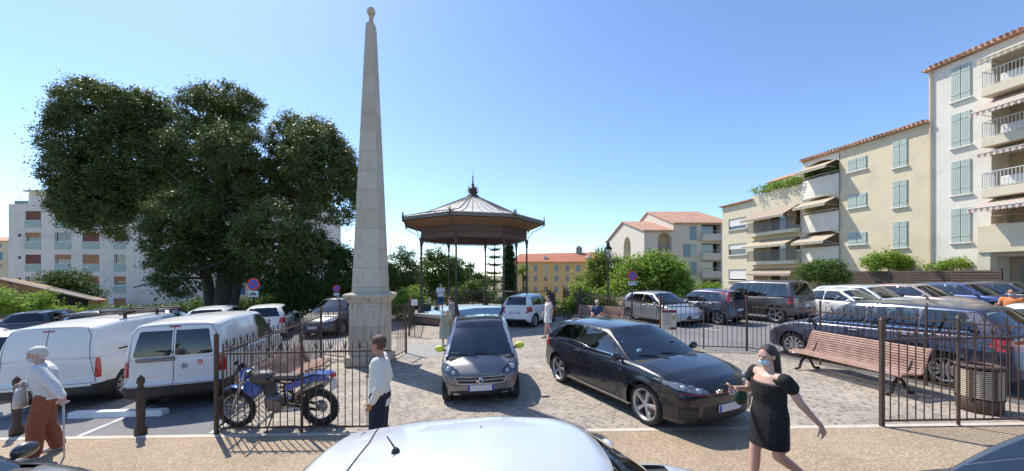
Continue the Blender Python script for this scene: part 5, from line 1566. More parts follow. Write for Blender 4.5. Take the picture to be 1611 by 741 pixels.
iron_fence((-6.1, 11.66), (-4.8, 10.95), 'short iron fence joining the left fence to the obelisk', 2, ends=(False, True))
iron_fence((-3.6, 11.1), (-3.5, 11.9), 'short iron fence stub on the right side of the obelisk', 2, ends=(False, True))
iron_fence((-4.4, 15.4), (-7.6, 15.9), 'iron fence behind the obelisk with a small white board', 3, detail=False)
iron_fence((-4.45, 15.45), (-5.3, 19.5), 'iron fence leading from the obelisk to the bandstand', 3, detail=False, ends=(False, True))
iron_fence(G(1387, 672), (9.0, 5.38), 'iron fence in front of the litter bin at the right', 4)
iron_fence((7.1, 10.8), (8.98, 5.5), 'iron fence running back behind the right bench', 4, ends=(False, True))
iron_fence((4.85, 11.55), (7.05, 10.82), 'iron fence between the black hatchback and the right parking', 3)
iron_fence((4.8, 11.65), (3.68, 19.4), 'iron fence along the far right bench', 4)
iron_fence((2.25, 18.9), (2.3, 23.5), 'far iron fence right of the bandstand', 3, detail=False)
iron_fence((3.66, 19.5), (3.7, 26), 'far iron fence at the edge of the shrubs', 3, detail=False)
iron_fence((2.3, 23.6), (-6.2, 25.2), 'iron fence behind the bandstand', 5, detail=False)
iron_fence((-9, 25.5), (-24, 27.5), 'dark iron fence below the big tree', 7, detail=False, gap=.16)

# ------------------------------------------------------------------ obelisk
def stone_blocks():
    m, nt, b = new_mat('obelisk_limestone')
    co = coords(nt)
    s = nt.nodes.new('ShaderNodeSeparateXYZ'); nt.links.new(co, s.inputs[0])
    cx = nt.nodes.new('ShaderNodeCombineXYZ'); nt.links.new(mathn(nt, 'ADD', s.outputs[0], s.outputs[1]), cx.inputs[0]); nt.links.new(s.outputs[2], cx.inputs[1])
    br = node(nt, 'ShaderNodeTexBrick', {'Vector': cx.outputs[0], 'Scale': 1.0, 'Mortar Size': .008, 'Brick Width': 1.15, 'Row Height': .55, 'Color1': (.50, .43, .33, 1), 'Color2': (.58, .51, .41, 1), 'Mortar': (.34, .29, .23, 1)}, offset=.5)
    n = node(nt, 'ShaderNodeTexNoise', {'Vector': co, 'Scale': 2.2, 'Detail': 8.0, 'Roughness': .7})
    f = ramp(nt, n.outputs['Fac'], [(.5, (0, 0, 0)), (.75, (.55, .55, .55))])
    c = mixc(nt, f, br.outputs['Color'], (.30, .25, .19))
    mp = node(nt, 'ShaderNodeMapping', {'Vector': co}); mp.inputs['Scale'].default_value = (9, 9, .8)
    n2 = node(nt, 'ShaderNodeTexNoise', {'Vector': mp.outputs[0], 'Scale': 1.0, 'Detail': 5.0})
    lowz = mathn(nt, 'LESS_THAN', s.outputs[2], 1.95)
    f2 = mathn(nt, 'MULTIPLY', ramp(nt, n2.outputs['Fac'], [(.52, (0, 0, 0)), (.68, (.8, .8, .8))]), lowz)
    c = mixc(nt, f2, c, (.22, .13, .07))
    nt.links.new(c, b.inputs['Base Color']); b.inputs['Roughness'].default_value = .85
    bp = node(nt, 'ShaderNodeBump', {'Height': n.outputs['Fac'], 'Strength': .3, 'Distance': .02}); nt.links.new(bp.outputs[0], b.inputs['Normal'])
    return m
M['obel'] = stone_blocks()
ob = empty('obelisk', (-4.19, 10.72, gz(-4.19, 10.72)), R(0), 'tall tapering limestone obelisk topped by a stone ball, on a square pedestal', 'obelisk')
zb0 = 2.0
s = MB(); s.box((0, 0, .14), (1.34, 1.34, .28), bev=.03); s.box((0, 0, 1.02), (1.10, 1.10, 1.5), bev=.015)
s.build('pedestal', M['obel'], ob)
s = MB(); pr = [(.57, 1.77), (.60, 1.82), (.64, 1.86), (.70, 1.93), (.71, 1.99), (.64, 2.03), (.50, 2.05)]
s.lathe([(r * math.sqrt(2), z) for r, z in pr], 4, a0=PI/4); s.build('cornice', M['obel'], ob)
s = MB(); s.lathe([(.485 * math.sqrt(2), 2.052), (.468*math.sqrt(2), 2.4), (.145 * math.sqrt(2), 9.65), (.125*math.sqrt(2), 9.80), (.02, 9.86)], 4, a0=PI/4); s.build('shaft', M['obel'], ob)
s = MB(); s.lathe([(.12, 9.80), (.085, 9.88), (.065, 9.96), (.10, 10.02), (.03, 10.06)], 16); s.build('neck', M['obel'], ob, True)
s = MB(); s.ball((0, 0, 10.17), (.148, .148, .13), 20, 14); s.build('stone_ball', M['obel'], ob, True)

ob.scale = (.83, .83, 1.027)
# ------------------------------------------------------------------ bandstand
BX, BY = -2.31, 21.3; bz = gz(BX, BY)
bs = empty('bandstand', (BX, BY, bz), 0, 'octagonal iron bandstand with a pointed zinc roof and fretwork valance', 'bandstand')
def oct_pts(Rr, phi=36): return [(Rr * math.sin(R(phi + 45*k)), -Rr * math.cos(R(phi + 45*k))) for k in range(8)]
def oct_ring(mb, r0, z0, r1, z1):
    a = oct_pts(r0); b = oct_pts(r1); n = len(mb.v)
    vs = [(x, y, z0) for x, y in a] + [(x, y, z1) for x, y in b]
    mb.add(vs, [(k, (k+1) % 8, 8 + (k+1) % 8, 8 + k) for k in range(8)])
s = MB(); pf = .52
oct_ring(s, 3.62, 0, 3.62, pf); s.build('platform', plain('brown_stone_base', (.22, .16, .11), .9, 0, .2, 3, dirt=(.1, .08, .06), dscale=2), bs)
s = MB(); n = len(s.v); s.add([(x, y, pf) for x, y in oct_pts(3.62)], [tuple(range(8))]); s.build('stage_floor', plain('pale_blue_floor', (.30, .47, .62), .6, 0, .12, 2, dirt=(.5, .5, .46), dscale=1.2, damt=.5), bs, fix=False)
s = MB(); oct_ring(s, 3.74, pf - .14, 3.74, pf + .01); oct_ring(s, 3.74, pf + .01, 3.42, pf + .012); s.build('coping', M['stone'], bs, fix=False)
cols_ = oct_pts(3.2)
for (x, y) in cols_:
    s = MB(); s.lathe([(.20, pf), (.20, pf + .10), (.14, pf + .16), (.11, pf + .45), (.085, pf + .5), (.095, pf + .55), (.055, pf + .62), (.048, 4.1), (.075, 4.15), (.055, 4.22), (.10, 4.45), (.10, 4.55)], 14, Matrix.Translation((x, y, 0)))
    s.build('column', M['iron'], bs, True)
s = MB()
for k in range(8):                                           # fretwork valance with a toothed lower edge
    a = Vector((*cols_[k], 0)); b_ = Vector((*cols_[(k+1) % 8], 0)); L = (b_ - a).length; n = 22
    d = (b_ - a) / n
    for i in range(n):
        p = a + d * i; qv = a + d * (i + 1); m_ = (p + qv) / 2
        s.add([(p.x, p.y, 4.60), (qv.x, qv.y, 4.60), (m_.x, m_.y, 4.42)], [(0, 1, 2)])
        s.tube([(p.x, p.y, 4.66), (qv.x, qv.y, 5.2)], .014, 4, cap=False); s.tube([(qv.x, qv.y, 4.66), (p.x, p.y, 5.2)], .014, 4, cap=False)
    for zz in (4.60, 4.70, 4.95, 5.20):
        s.tube([a + Vector((0, 0, zz)), b_ + Vector((0, 0, zz))], .03, 4)
    nrm = Vector((a.y - b_.y, b_.x - a.x, 0)).normalized() * .02
    for (z0, z1) in ((4.61, 5.22),):
        s.quad(a + nrm + Vector((0, 0, z0)), b_ + nrm + Vector((0, 0, z0)), b_ + nrm + Vector((0, 0, z1)), a + nrm + Vector((0, 0, z1)))
s.build('valance', plain('brown_fretwork', (.15, .095, .07), .7, 0, .25, 10), bs, fix=False)
s = MB(); oct_ring(s, 4.10, 5.40, 3.15, 5.12); oct_ring(s, 3.15, 5.12, .3, 5.55); so = s.build('ceiling_boards', plain('brown_boards', (.28, .15, .08), .75, 0, .15, 6), bs, fix=False)
s = MB(); oct_ring(s, 4.20, 5.42, 4.24, 5.59); oct_ring(s, 4.24, 5.59, 4.10, 5.64); oct_ring(s, 4.20, 5.42, 4.05, 5.43); s.build('eaves_band', M['zinc_dark'], bs, fix=False)
s = MB(); oct_ring(s, 4.12, 5.63, 2.8, 5.98); oct_ring(s, 2.8, 5.98, .30, 7.15)
s.build('roof', M['zinc'], bs, fix=False)
s = MB()
for k in range(8):
    for j in range(6):
        a0 = oct_pts(2.8)[k]; a1 = oct_pts(2.8)[(k+1) % 8]; b0 = oct_pts(.30)[k]; b1 = oct_pts(.30)[(k+1) % 8]; e0 = oct_pts(4.12)[k]; e1 = oct_pts(4.12)[(k+1) % 8]
        t = j / 6
        lp = lambda p, q_: (p[0] + (q_[0]-p[0])*t, p[1] + (q_[1]-p[1])*t)
        p, q_, e = lp(a0, a1), lp(b0, b1), lp(e0, e1)
        s.tube([(e[0], e[1], 5.65), (p[0], p[1], 6.0), (q_[0], q_[1], 7.17)], .03 if j == 0 else .016, 4)
s.build('roof_ribs', M['zinc_dark'], bs)
s = MB(); s.lathe([(.34, 7.12), (.38, 7.18), (.34, 7.24), (.20, 7.26), (.16, 7.32), (.24, 7.45), (.25, 7.6), (.14, 7.72), (.06, 7.8), (.10, 7.86), (.05, 7.95), (.025, 8.3), (.05, 8.34), (.015, 8.42), (.004, 8.75)], 14)
for k in range(8):
    a = k*PI/4; s.tube([(.2*math.cos(a), .2*math.sin(a), 7.3), (.33*math.cos(a), .33*math.sin(a), 7.5), (.24*math.cos(a), .24*math.sin(a), 7.68), (.30*math.cos(a), .30*math.sin(a), 7.78)], .018, 5)
s.build('finial', M['iron'], bs, True)
for (x, y), (x2, y2) in zip(oct_pts(4.2), cols_):
    s = MB(); d = Vector((x, y, 0)).normalized()
    s.tube([Vector((x, y, 5.35)), Vector((x, y, 5.62)), Vector((x, y, 5.9))], [.05, .05, .004], 6)
    for sg in (-1, 1):
        q_ = Vector((-d.y, d.x, 0)) * sg
        s.tube([Vector((x, y, 5.45)) + q_*.02, Vector((x, y, 5.62)) + q_*.14, Vector((x, y, 5.74)) + q_*.06, Vector((x, y, 5.8)) + q_*.10], .018, 5)
    s.tube([Vector((x, y, 5.35)), Vector((x, y, 5.2)) - d*.25, Vector((x2, y2, 5.0)) + d*.35, Vector((x2, y2, 4.6)) + d*.04], .022, 5)
    s.build('corner_ornament', M['iron'], bs)
pp = oct_pts(3.25)
for k in range(8):
    if k in (7,): continue                                   # open towards the square
    hgt = .95
    a, b_ = pp[k], pp[(k+1) % 8]
    if k in (0, 6): continue
    railing(bs, [(a[0], a[1], 0), (b_[0], b_[1], 0)], pf + .12, pf + hgt, M['iron_dark'], .12, r=.012)
# bags and cases left on the stage
for i, (x, y, sz) in enumerate(((-3.0, -.3, (.5, .35, .34)), (-2.5, -.9, (.45, .3, .4)), (-2.0, -.6, (.3, .3, .25)))):
    s = MB(); s.box((0, 0, sz[2]/2), sz, .4*i, bev=.07); s.tube([(-.1, 0, sz[2]), (0, 0, sz[2] + .12), (.1, 0, sz[2])], .014, 5)
    o = s.build('bag', M['black'], None, loc=(BX + x, BY + y, bz + pf)); 
    tag(o, ['black bag on the stage, leftmost of three', 'tallest black bag at the front of the stage', 'smallest black bag on the stage'][i], 'bag', 'bags on the bandstand')

# ------------------------------------------------------------------ benches
def bench():
    root = empty('park_bench')
    prof = [(.28, .40), (.26, .44), (.10, .455), (-.05, .435), (-.16, .43), (-.22, .47), (-.27, .58), (-.32, .74), (-.38, .86), (-.42, .90)]
    Lb = 2.3
    def strip(mb, pts, wd, th, n):
        # slats laid along a profile in the x-z plane (x forward)
        ln = [0]
        for a, b_ in zip(pts[:-1], pts[1:]): ln.append(ln[-1] + math.hypot(b_[0]-a[0], b_[1]-a[1]))
        for i in range(n):
            t = ln[-1] * (i + .5) / n
            x_ = np.interp(t, ln, [p[0] for p in pts]); z_ = np.interp(t, ln, [p[1] for p in pts])
            x2 = np.interp(t + .01, ln, [p[0] for p in pts]); z2 = np.interp(t + .01, ln, [p[1] for p in pts])
            a = math.atan2(z2 - z_, x2 - x_)
            Mx = Matrix.Translation((x_, 0, z_)) @ Matrix.Rotation(-a, 4, 'Y')
            mb.box((0, 0, 0), (wd, Lb, th), M=Mx, bev=.006)
    s = MB(); strip(s, prof[:6], .042, .03, 9); s.build('seat', M['wood'], root)
    s = MB(); strip(s, prof[5:], .042, .028, 9); s.build('backrest', M['wood'], root)
    for sg in (-1, 1):
        s = MB(); pts = [(x_, sg*(Lb/2 - .04), z_ - .0) for x_, z_ in prof]
        s.tube(pts, .026, 6); s.build('end_frame', M['wood'], root)
    for sg in (-1, 1):
        yy = sg*(Lb/2 - .22)
        s = MB()
        s.tube([(.30, yy, .03), (.20, yy, .05), (.14, yy, .22), (.02, yy, .34), (-.10, yy, .22), (-.20, yy, .05), (-.34, yy, .03)], [.03, .028, .03, .04, .03, .028, .03], 6)
        s.tube([(.20, yy, .42), (.02, yy, .34), (-.14, yy, .41)], .028, 6); s.tube([(-.10, yy, .36), (-.24, yy, .52), (-.36, yy, .80)], .022, 6)
        s.build('leg', M['iron_dark'], root)
    return root
GB = 'slatted benches on the square'
b1 = tag(bench(), 'red brown slatted bench behind the right fence, its back to the violet car', 'bench', GB)
b1.location = (7.22, 7.75, gz(7.22, 7.75)); b1.rotation_euler = (0, 0, R(188))
b2 = tag(copy_tree(b1), 'slatted bench behind the blue motorbike', 'bench', GB); b2.location = (-4.78, 8.2, gz(-4.8, 8.2)); b2.rotation_euler = (0, 0, R(12))
b3 = tag(copy_tree(b1), 'far slatted bench with a person sitting on its end', 'bench', GB); b3.location = (3.95, 16.6, gz(4, 16.6)); b3.rotation_euler = (0, 0, R(180+52))
# ------------------------------------------------------------------ bollards, wheel stops
def bollard():
    root = empty('bollard')
    s = MB(); s.lathe([(.085, 0), (.085, .10), (.055, .16), (.062, .55), (.045, .60), (.05, .64), (.04, .70), (.035, .78)], 12); s.build('shaft', M['iron'], root, True)
    s = MB(); s.lathe([(.035, .78), (.05, .80), (.03, .83), (.055, .88), (.05, .94), (.02, .99), (.004, 1.01)], 12); s.build('cap', M['iron'], root, True)
    return root
q = bollard(); tag(q, 'brown iron bollard in front of the gap between the vans', 'bollard', 'bollards along the pavement'); x, y = G(221, 684); q.location = (x, y, gz(x, y))
q2 = tag(copy_tree(q), 'brown iron bollard beside the old woman, at the left edge', 'bollard', 'bollards along the pavement'); x, y = G(26, 684); q2.location = (x, y, gz(x, y))
def stop(label, x0, x1, y):
    s = MB(); s.prism([(-.09, 0), (.09, 0), (.065, .11), (-.065, .11)], -(x1-x0)/2, (x1-x0)/2, 'x')
    o = s.build('wheel_stop', M['white_plastic']); o.location = ((x0+x1)/2, y, gz((x0+x1)/2, y)); o.rotation_euler = (0, -math.atan(SL), 0)
    return tag(o, label, 'wheel stop', 'white wheel stops')
a, b_ = G(128, 652), G(268, 649); stop('long white concrete wheel stop behind the bollard', a[0], b_[0], 6.95)
a, b_ = G(-40, 652), G(20, 652); stop('white concrete wheel stop at the left edge', a[0], b_[0], 7.0)
# ------------------------------------------------------------------ litter bin
x, y = 7.78, 6.0; z = gz(x, y)
lb = empty('litter_bin', (x, y, z), 0, 'round litter bin of cream slats with a brown base behind the right fence', 'litter bin')
lb.scale = (.74, .74, .96)
s = MB(); s.lathe([(.33, .02), (.345, .04), (.345, .22), (.33, .24)], 28); s.build('base', M['iron'], lb, True)
s = MB()
for i in range(15): s.torus(.335, .012, 28, 5, Matrix.Translation((0, 0, .27 + i*.032)))
s.build('slats', plain('cream_slats', (.55, .46, .34), .6), lb, True)
s = MB(); s.lathe([(.30, .2), (.30, .76)], 24, cap=False); s.build('liner', M['dark'], lb, True)
for k in range(6):
    a = k*PI/3 + .3; s = MB(); s.box((.345*math.cos(a), .345*math.sin(a), .48), (.03, .05, .54), a); s.build('stave', M['iron'], lb)
s = MB(); s.lathe([(.36, .76), (.385, .775), (.38, .80), (.25, .82), (.24, .79)], 28, cap=False); s.build('rim', M['iron'], lb, True)
# ------------------------------------------------------------------ signs, lamp, boards
M['s_red'] = plain('sign_red', (.60, .02, .02), .4); M['s_blue'] = plain('sign_blue', (.03, .08, .42), .4); M['pole_g'] = plain('dark_green_pole', (.02, .06, .05), .5)
def disc_sign(label, x, y, zc, r, pole_mat, plate=None, hp=None):
    z = gz(x, y); root = empty('no_parking_sign', (x, y, z), 0, label, 'road sign', 'no parking signs'); zc -= z
    s = MB(); s.tube([(0, .05, 0), (0, .05, zc + r)], .035, 8); s.build('pole', pole_mat, root)
    A = Matrix.Rotation(R(90), 4, 'X')
    s = MB(); s.lathe([(r, 0), (r, .02)], 32, Matrix.Translation((0, .01, zc)) @ A); s.build('red_ring', M['s_red'], root)
    s = MB(); s.lathe([(r*.76, 0), (r*.76, .02)], 32, Matrix.Translation((0, .004, zc)) @ A); s.build('blue_disc', M['s_blue'], root)
    s = MB(); s.box((0, -.022, zc), (r*1.55, .006, r*.2), M=Matrix.Translation((0, 0, zc)) @ Matrix.Rotation(R(45), 4, 'Y') @ Matrix.Translation((0, 0, -zc))); s.build('red_bar', M['s_red'], root)
    if plate:
        w0, h0, zz = plate; s = MB(); s.box((0, 0, zc - zz), (w0, .02, h0)); s.build('plate', M['plate'], root)
    return root, zc
sg, zc = disc_sign('round no parking sign with a tow away plate under the big tree', -13.2, 18.4, P(388, 447, 18.4).z, .31, M['iron_dark'], (.5, .30, .50))
s = MB(); s.box((0, -.015, zc - .53), (.34, .01, .04)); s.box((.02, -.015, zc - .47), (.18, .01, .06)); 
for xx in (-.1, .1): s.ball((xx, -.015, zc - .55), (.035, .01, .035), 10, 6)
s.tube([(-.2, -.015, zc - .58), (-.12, -.015, zc - .42), (-.02, -.015, zc - .40)], .012, 4); s.build('tow_symbol', M['black'], sg)
sg, zc = disc_sign('round no parking sign with white plate on a green pole by the silver hatchback', 5.55, 16.6, P(995, 434, 16.6).z, .22, M['pole_g'], (.40, .16, .34))
TXF = Matrix(((1, 0, 0, 0), (0, 0, 1, 0), (0, 1, 0, 0), (0, 0, 0, 1)))       # text facing -y: mirror-safe below
TF = Matrix.Rotation(R(90), 4, 'X')
text_mesh('plate_letters', 'SAUF', .12, M['black'], sg, Matrix.Translation((-.05, -.012, zc - .34)) @ TF)
s = MB(); s.box((.14, -.013, zc - .34), (.07, .006, .09)); s.build('plate_symbol', M['s_blue'], sg)
disc_sign('small no parking sign in the shade of the dark bush left of the obelisk', -9.2, 18.9, P(522, 454, 18.9).z, .20, M['pole_g'], (.28, .14, .30))
x, y = 5.33, 20.0; z = gz(x, y)
lp = empty('street_lamp', (x, y, z), 0, 'old iron street lamp with a four sided glass lantern', 'street lamp')
s = MB(); s.lathe([(.17, 0), (.17, .2), (.11, .3), (.09, .9), (.11, .95), (.07, 1.05), (.05, 2.2), (.065, 2.25), (.045, 2.35), (.04, 3.05), (.08, 3.12), (.03, 3.2)], 14); s.build('post', M['iron'], lp, True)
s = MB(); s.lathe([(.11, 3.22), (.22, 3.72)], 4, a0=PI/4, cap=False); s.build('lantern_glass', glass('lantern_glass', (.85, .85, .82)), lp)
s = MB()
for k in range(4):
    a = PI/4 + k*PI/2; s.tube([(.11*math.cos(a), .11*math.sin(a), 3.2), (.22*math.cos(a), .22*math.sin(a), 3.73)], .014, 4)
s.lathe([(.25, 3.73), (.26, 3.76), (.14, 3.92), (.10, 3.93), (.10, 4.0), (.13, 4.02), (.04, 4.12), (.005, 4.24)], 4, a0=PI/4); s.tube([(-.12, 0, 3.2), (.12, 0, 3.2)], .02, 4); s.build('lantern_frame', M['iron_dark'], lp)
s = MB(); s.ball((0, 0, 3.42), (.05, .05, .08), 10, 8); s.build('bulb', M['trim_w'], lp, True)
# information board on the fence, and the small white board
x, y = 4.93, 11.35; z = gz(x, y)
ib = empty('information_board', (x, y, z), 0, 'cream information board with a maroon header hung on the fence', 'board')
s = MB(); s.box((0, -.02, .93), (.46, .03, .62)); s.build('panel', plain('cream_board', (.56, .50, .42), .6), ib)
s = MB(); s.box((0, -.04, 1.20), (.46, .012, .08)); s.box((.12, -.04, .66), (.2, .012, .07)); s.build('maroon_band', plain('maroon', (.16, .02, .03), .6), ib)
s = MB()
for i in range(11): s.box((-.05, -.037, 1.12 - i*.035), (.28 - .04*((i*7) % 3), .003, .010))
s.build('small_print', M['alloy_dark'], ib)
s = MB(); s.box((.15, -.038, 1.0), (.09, .004, .12)); s.build('picture', plain('faded_picture', (.3, .25, .15), .6), ib)
x, y = -4.25, 15.3; wb_ = empty('notice_board', (x, y, gz(x, y)), 0, 'small blank white notice board right of the obelisk', 'board')
s = MB(); s.box((.12, -.05, 1.45), (.26, .02, .26)); s.build('panel', M['plate'], wb_)
s = MB(); s.tube([(.12, -.03, 0), (.12, -.03, 1.5)], .015, 6); s.build('post', M['iron_dark'], wb_)

# ------------------------------------------------------------------ trees and shrubs
def leaves(name, lobes, n, size, mat, parent, origin, clump=.5, per=60, aspect=.5, shell=.72, droop=0.0, seed=1, flat=.75):
    """small folded leaves gathered in clumps through the outer volume of each lobe"""
    r = np.random.default_rng(seed)
    lob = np.array(lobes, float)
    area = (lob[:, 3] * lob[:, 4] + lob[:, 3] * lob[:, 5] + lob[:, 4] * lob[:, 5])
    nc = max(4, int(n / per))
    pick = r.choice(len(lob), nc, p=area / area.sum())
    d = r.normal(size=(nc, 3)); d /= np.linalg.norm(d, axis=1, keepdims=True)
    rad = r.uniform(shell, 1.04, nc)[:, None]
    C = lob[pick, :3] + d * rad * lob[pick, 3:6]
    # drop clumps deep inside another lobe
    keep = np.ones(nc, bool)
    for L in lob:
        q = np.linalg.norm((C - L[:3]) / L[3:6], axis=1); keep &= q > shell * .82
    C = C[keep]; nc = len(C); d = d[keep]
    cs = clump * r.uniform(.55, 1.35, nc)
    idx = np.repeat(np.arange(nc), per)
    off = r.normal(size=(len(idx), 3)) * .55; off[:, 2] *= flat
    Pp = C[idx] + off * cs[idx][:, None]
    Pp[:, 2] -= droop * np.linalg.norm(off[:, :2], axis=1) * cs[idx]
    nrm = d[idx] * .6 + r.normal(size=(len(idx), 3)) * .8 + np.array([0, 0, .5])
    nrm /= np.linalg.norm(nrm, axis=1, keepdims=True)
    t = np.cross(nrm, r.normal(size=(len(idx), 3))); t /= np.maximum(np.linalg.norm(t, axis=1, keepdims=True), 1e-6)
    b = np.cross(nrm, t)
    s = (size * r.uniform(.6, 1.4, len(idx)))[:, None]
    o = np.array(origin)
    v0 = Pp - t * s * .5; v2 = Pp + t * s * .5; v1 = Pp + b * s * aspect * .5 + nrm * s * .08; v3 = Pp - b * s * aspect * .5 + nrm * s * .08
    V = np.stack([v0, v1, v2, v3], 1).reshape(-1, 3) - o
    F = np.arange(len(V)).reshape(-1, 4)
    return link(name, np_mesh(name, V, F), mat, parent)
def limb(mb, a, b, r0, r1, wob=.08, n=7, seed=0):
    rr = random.Random(seed); a = Vector(a); b = Vector(b); pts = []; L = (b - a).length
    for i in range(n):
        t = i / (n - 1); p = a.lerp(b, t)
        if 0 < i < n - 1: p += Vector((rr.uniform(-1, 1), rr.uniform(-1, 1), rr.uniform(-.4, .4))) * L * wob
        p += Vector((0, 0, math.sin(PI * t) * L * .04)); pts.append(p)
    mb.tube(pts, [r0 + (r1 - r0) * i / (n - 1) for i in range(n)], 9)
def lobe_px(px, py, rx, ry, D, depth=None):
    """lobe seen at (px,py) with radii in photo pixels, standing at depth D"""
    p = P(px, py, D); k = D / 567
    return (p.x, p.y, p.z, rx * k, (depth if depth else rx * k), ry * k)
def tree(name, label, base, lobes, n, size, mat, cat='tree', group=None, trunk=None, **k):
    root = empty(name, (base[0], base[1], gz(*base)), 0, label, cat, group)
    o = (base[0], base[1], gz(*base))
    leaves('crown', lobes, n, size, mat, root, o, **k)
    s = MB(); sd_ = int(abs(base[0]) * 7 + n)
    if trunk is None:
        top = Vector(lobes[0][:3]); h = top.z - o[2]; r0 = max(.03, h * .022)
        s.tube([(0, 0, -.2), (0, 0, h*.1), (.02*h, 0, h*.4), tuple(top - Vector(o))], [r0*1.4, r0, r0*.8, r0*.3], 8)
        for i, L in enumerate(lobes[:7]):
            limb(s, (.015*h, 0, h*.35), Vector(L[:3]) - Vector(o), r0*.5, r0*.12, .06, seed=sd_ + i)
    else: trunk(s)
    s.build('trunk', M['trunk'], root, True)
    return root
LM_dark = leafmat('dark_evergreen_leaves', (.055, .078, .026), (.19, .225, .075), .36, .42)
LM_bush = leafmat('dense_dark_bush_leaves', (.03, .06, .015), (.11, .17, .045), .32)
LM_mid = leafmat('mid_green_leaves', (.06, .115, .02), (.16, .24, .06), .42)
LM_light = leafmat('bright_green_leaves', (.15, .25, .03), (.34, .46, .09), .5)
LM_yel = leafmat('yellow_green_leaves', (.16, .23, .04), (.36, .42, .12), .48)
LM_conif = leafmat('conifer_needles', (.018, .045, .014), (.05, .09, .03), .15)
LM_dry = leafmat('dry_grass_blades', (.20, .17, .07), (.38, .32, .15), .3)
# the big tree
bx, by = -19.9, 24.5
LB = [(182, 235, 82, 105, 25), (165, 190, 62, 68, 24), (140, 270, 56, 52, 23.5), (175, 320, 70, 60, 24.5), (232, 208, 46, 56, 26), (128, 325, 36, 32, 24),
      (250, 270, 60, 62, 25), (340, 185, 62, 45, 27), (330, 250, 70, 60, 26), (375, 240, 56, 48, 23.5), (400, 295, 55, 45, 25), (462, 222, 38, 48, 25.5),
      (505, 255, 58, 62, 24.5), (520, 310, 44, 55, 25), (455, 295, 55, 60, 27), (540, 275, 28, 48, 25), (500, 228, 46, 42, 25), (430, 370, 58, 58, 21.5), (475, 385, 40, 38, 22),
      (285, 335, 46, 40, 21.5), (270, 375, 40, 38, 22), (262, 420, 30, 32, 21.8), (280, 450, 22, 18, 21.8), (330, 330, 60, 60, 25), (330, 395, 48, 40, 24.5), (375, 400, 46, 55, 25), (152, 158, 40, 28, 25), (360, 160, 50, 22, 26), (235, 158, 26, 18, 26)]
lobes = [lobe_px(*q) for q in LB]
def big_trunk(s):
    g = gz(bx, by)
    for i, (dx, tx, ty, tz, r) in enumerate(((-.55, -2.2, 0, 6.2, .34), (.25, .6, .6, 6.8, .55), (.75, 3.0, .2, 6.0, .30))):
        pts = [(dx, .1*i, -.6), (dx*.95, .1*i, .6), (dx + (tx-dx)*.18, .1, 2.6), (dx + (tx-dx)*.5, ty*.5, 4.5), (tx, ty, tz)]
        s.tube(pts, [r*1.5, r*1.1, r*.9, r*.75, r*.5], 12)
        for j in range(7):
            L = lobes[(i*9 + j*4) % len(lobes)]
            limb(s, (tx*.8 + dx*.2, ty*.8, tz*.85), Vector(L[:3]) - Vector((bx, by, g)), r*.38, .04, .07, seed=i*10+j)
    for (lx, ly, lz) in ((-2.6, -2.2, 3.6), (-3.2, -2.5, 2.3)): limb(s, (-.9, 0, 2.8), (lx, ly, lz), .10, .03, .1, seed=5)
lobes = [(a, b, c, d*.88, e*.88, f*.88) for a, b, c, d, e, f in lobes]
tree('evergreen_tree', 'huge spreading dark evergreen tree with several trunks, filling the left of the sky', (bx, by), lobes, 400000, .135, LM_dark, trunk=big_trunk, clump=.40, per=110, shell=.84, seed=3, droop=.2)
bt = [o for o in bpy.data.objects if o.name.startswith('evergreen_tree')][0]
leaves('inner_foliage', [(a, b, c, d*.8, e*.8, f*.8) for a, b, c, d, e, f in lobes], 30000, .34, LM_dark, bt, tuple(bt.location), clump=.5, per=40, shell=.3, seed=33)
# dark bush mass left and right of the obelisk
def T(name, label, D, lp, n, size, mat, bpx=None, cat='tree', group=None, **k):
    lob = [lobe_px(*(list(q) + [D + (k.get('dd', 0))])) if len(q) == 4 else lobe_px(*q) for q in lp]; k.pop('dd', None)
    b_ = ((bpx if bpx else lp[0][0]) - 805) / 567 * D
    return tree(name, label, (b_, D), lob, n, size, mat, cat, group, **k)
GT = 'trees beyond the square'
T('broad_dark_tree', 'dense dark round tree between the big tree and the obelisk', 24, [(505, 430, 52, 50), (440, 440, 30, 30), (470, 455, 35, 35), (545, 435, 35, 52), (520, 470, 45, 30), (480, 490, 40, 22)], 60000, .15, LM_bush, group=GT, shell=.6, seed=5, clump=.42, per=90)
T('broad_dark_tree', 'dense dark round tree just right of the obelisk', 27, [(630, 435, 30, 42), (600, 455, 35, 50), (640, 460, 24, 36), (610, 480, 40, 25)], 36000, .15, LM_bush, group=GT, shell=.6, seed=6, clump=.42, per=90)
T('leafy_tree', 'airy mid green tree rising behind the left columns of the bandstand', 38, [(690, 425, 30, 32), (672, 440, 20, 30), (710, 430, 22, 30), (700, 455, 30, 25), (684, 403, 14, 12)], 14000, .26, LM_mid, group=GT, shell=.6, seed=7)
T('leafy_tree', 'darker round tree behind the middle of the bandstand', 42, [(735, 440, 26, 25), (722, 450, 20, 22), (748, 455, 16, 18)], 8000, .26, LM_bush, group=GT, shell=.6, seed=8)
T('leafy_shrub', 'bright rounded shrub behind the bandstand railing', 34, [(745, 455, 15, 17), (725, 466, 18, 14), (760, 468, 18, 12)], 6500, .20, LM_mid, group='shrubs beyond the square', cat='shrub', shell=.55, seed=9)
T('leafy_shrub', 'pale shrub at the left foot of the bandstand', 21.5, [(648, 470, 20, 22), (640, 490, 22, 18), (628, 480, 14, 22)], 6500, .12, LM_light, group='shrubs beyond the square', cat='shrub', shell=.5, seed=10, clump=.25)
T('leafy_shrub', 'wide low hedge below the railing behind the stage', 30, [(690, 490, 30, 11), (730, 492, 34, 8), (775, 494, 34, 7), (815, 494, 30, 6), (850, 494, 26, 6)], 9000, .2, LM_mid, group='shrubs beyond the square', cat='hedge', shell=.5, seed=11)
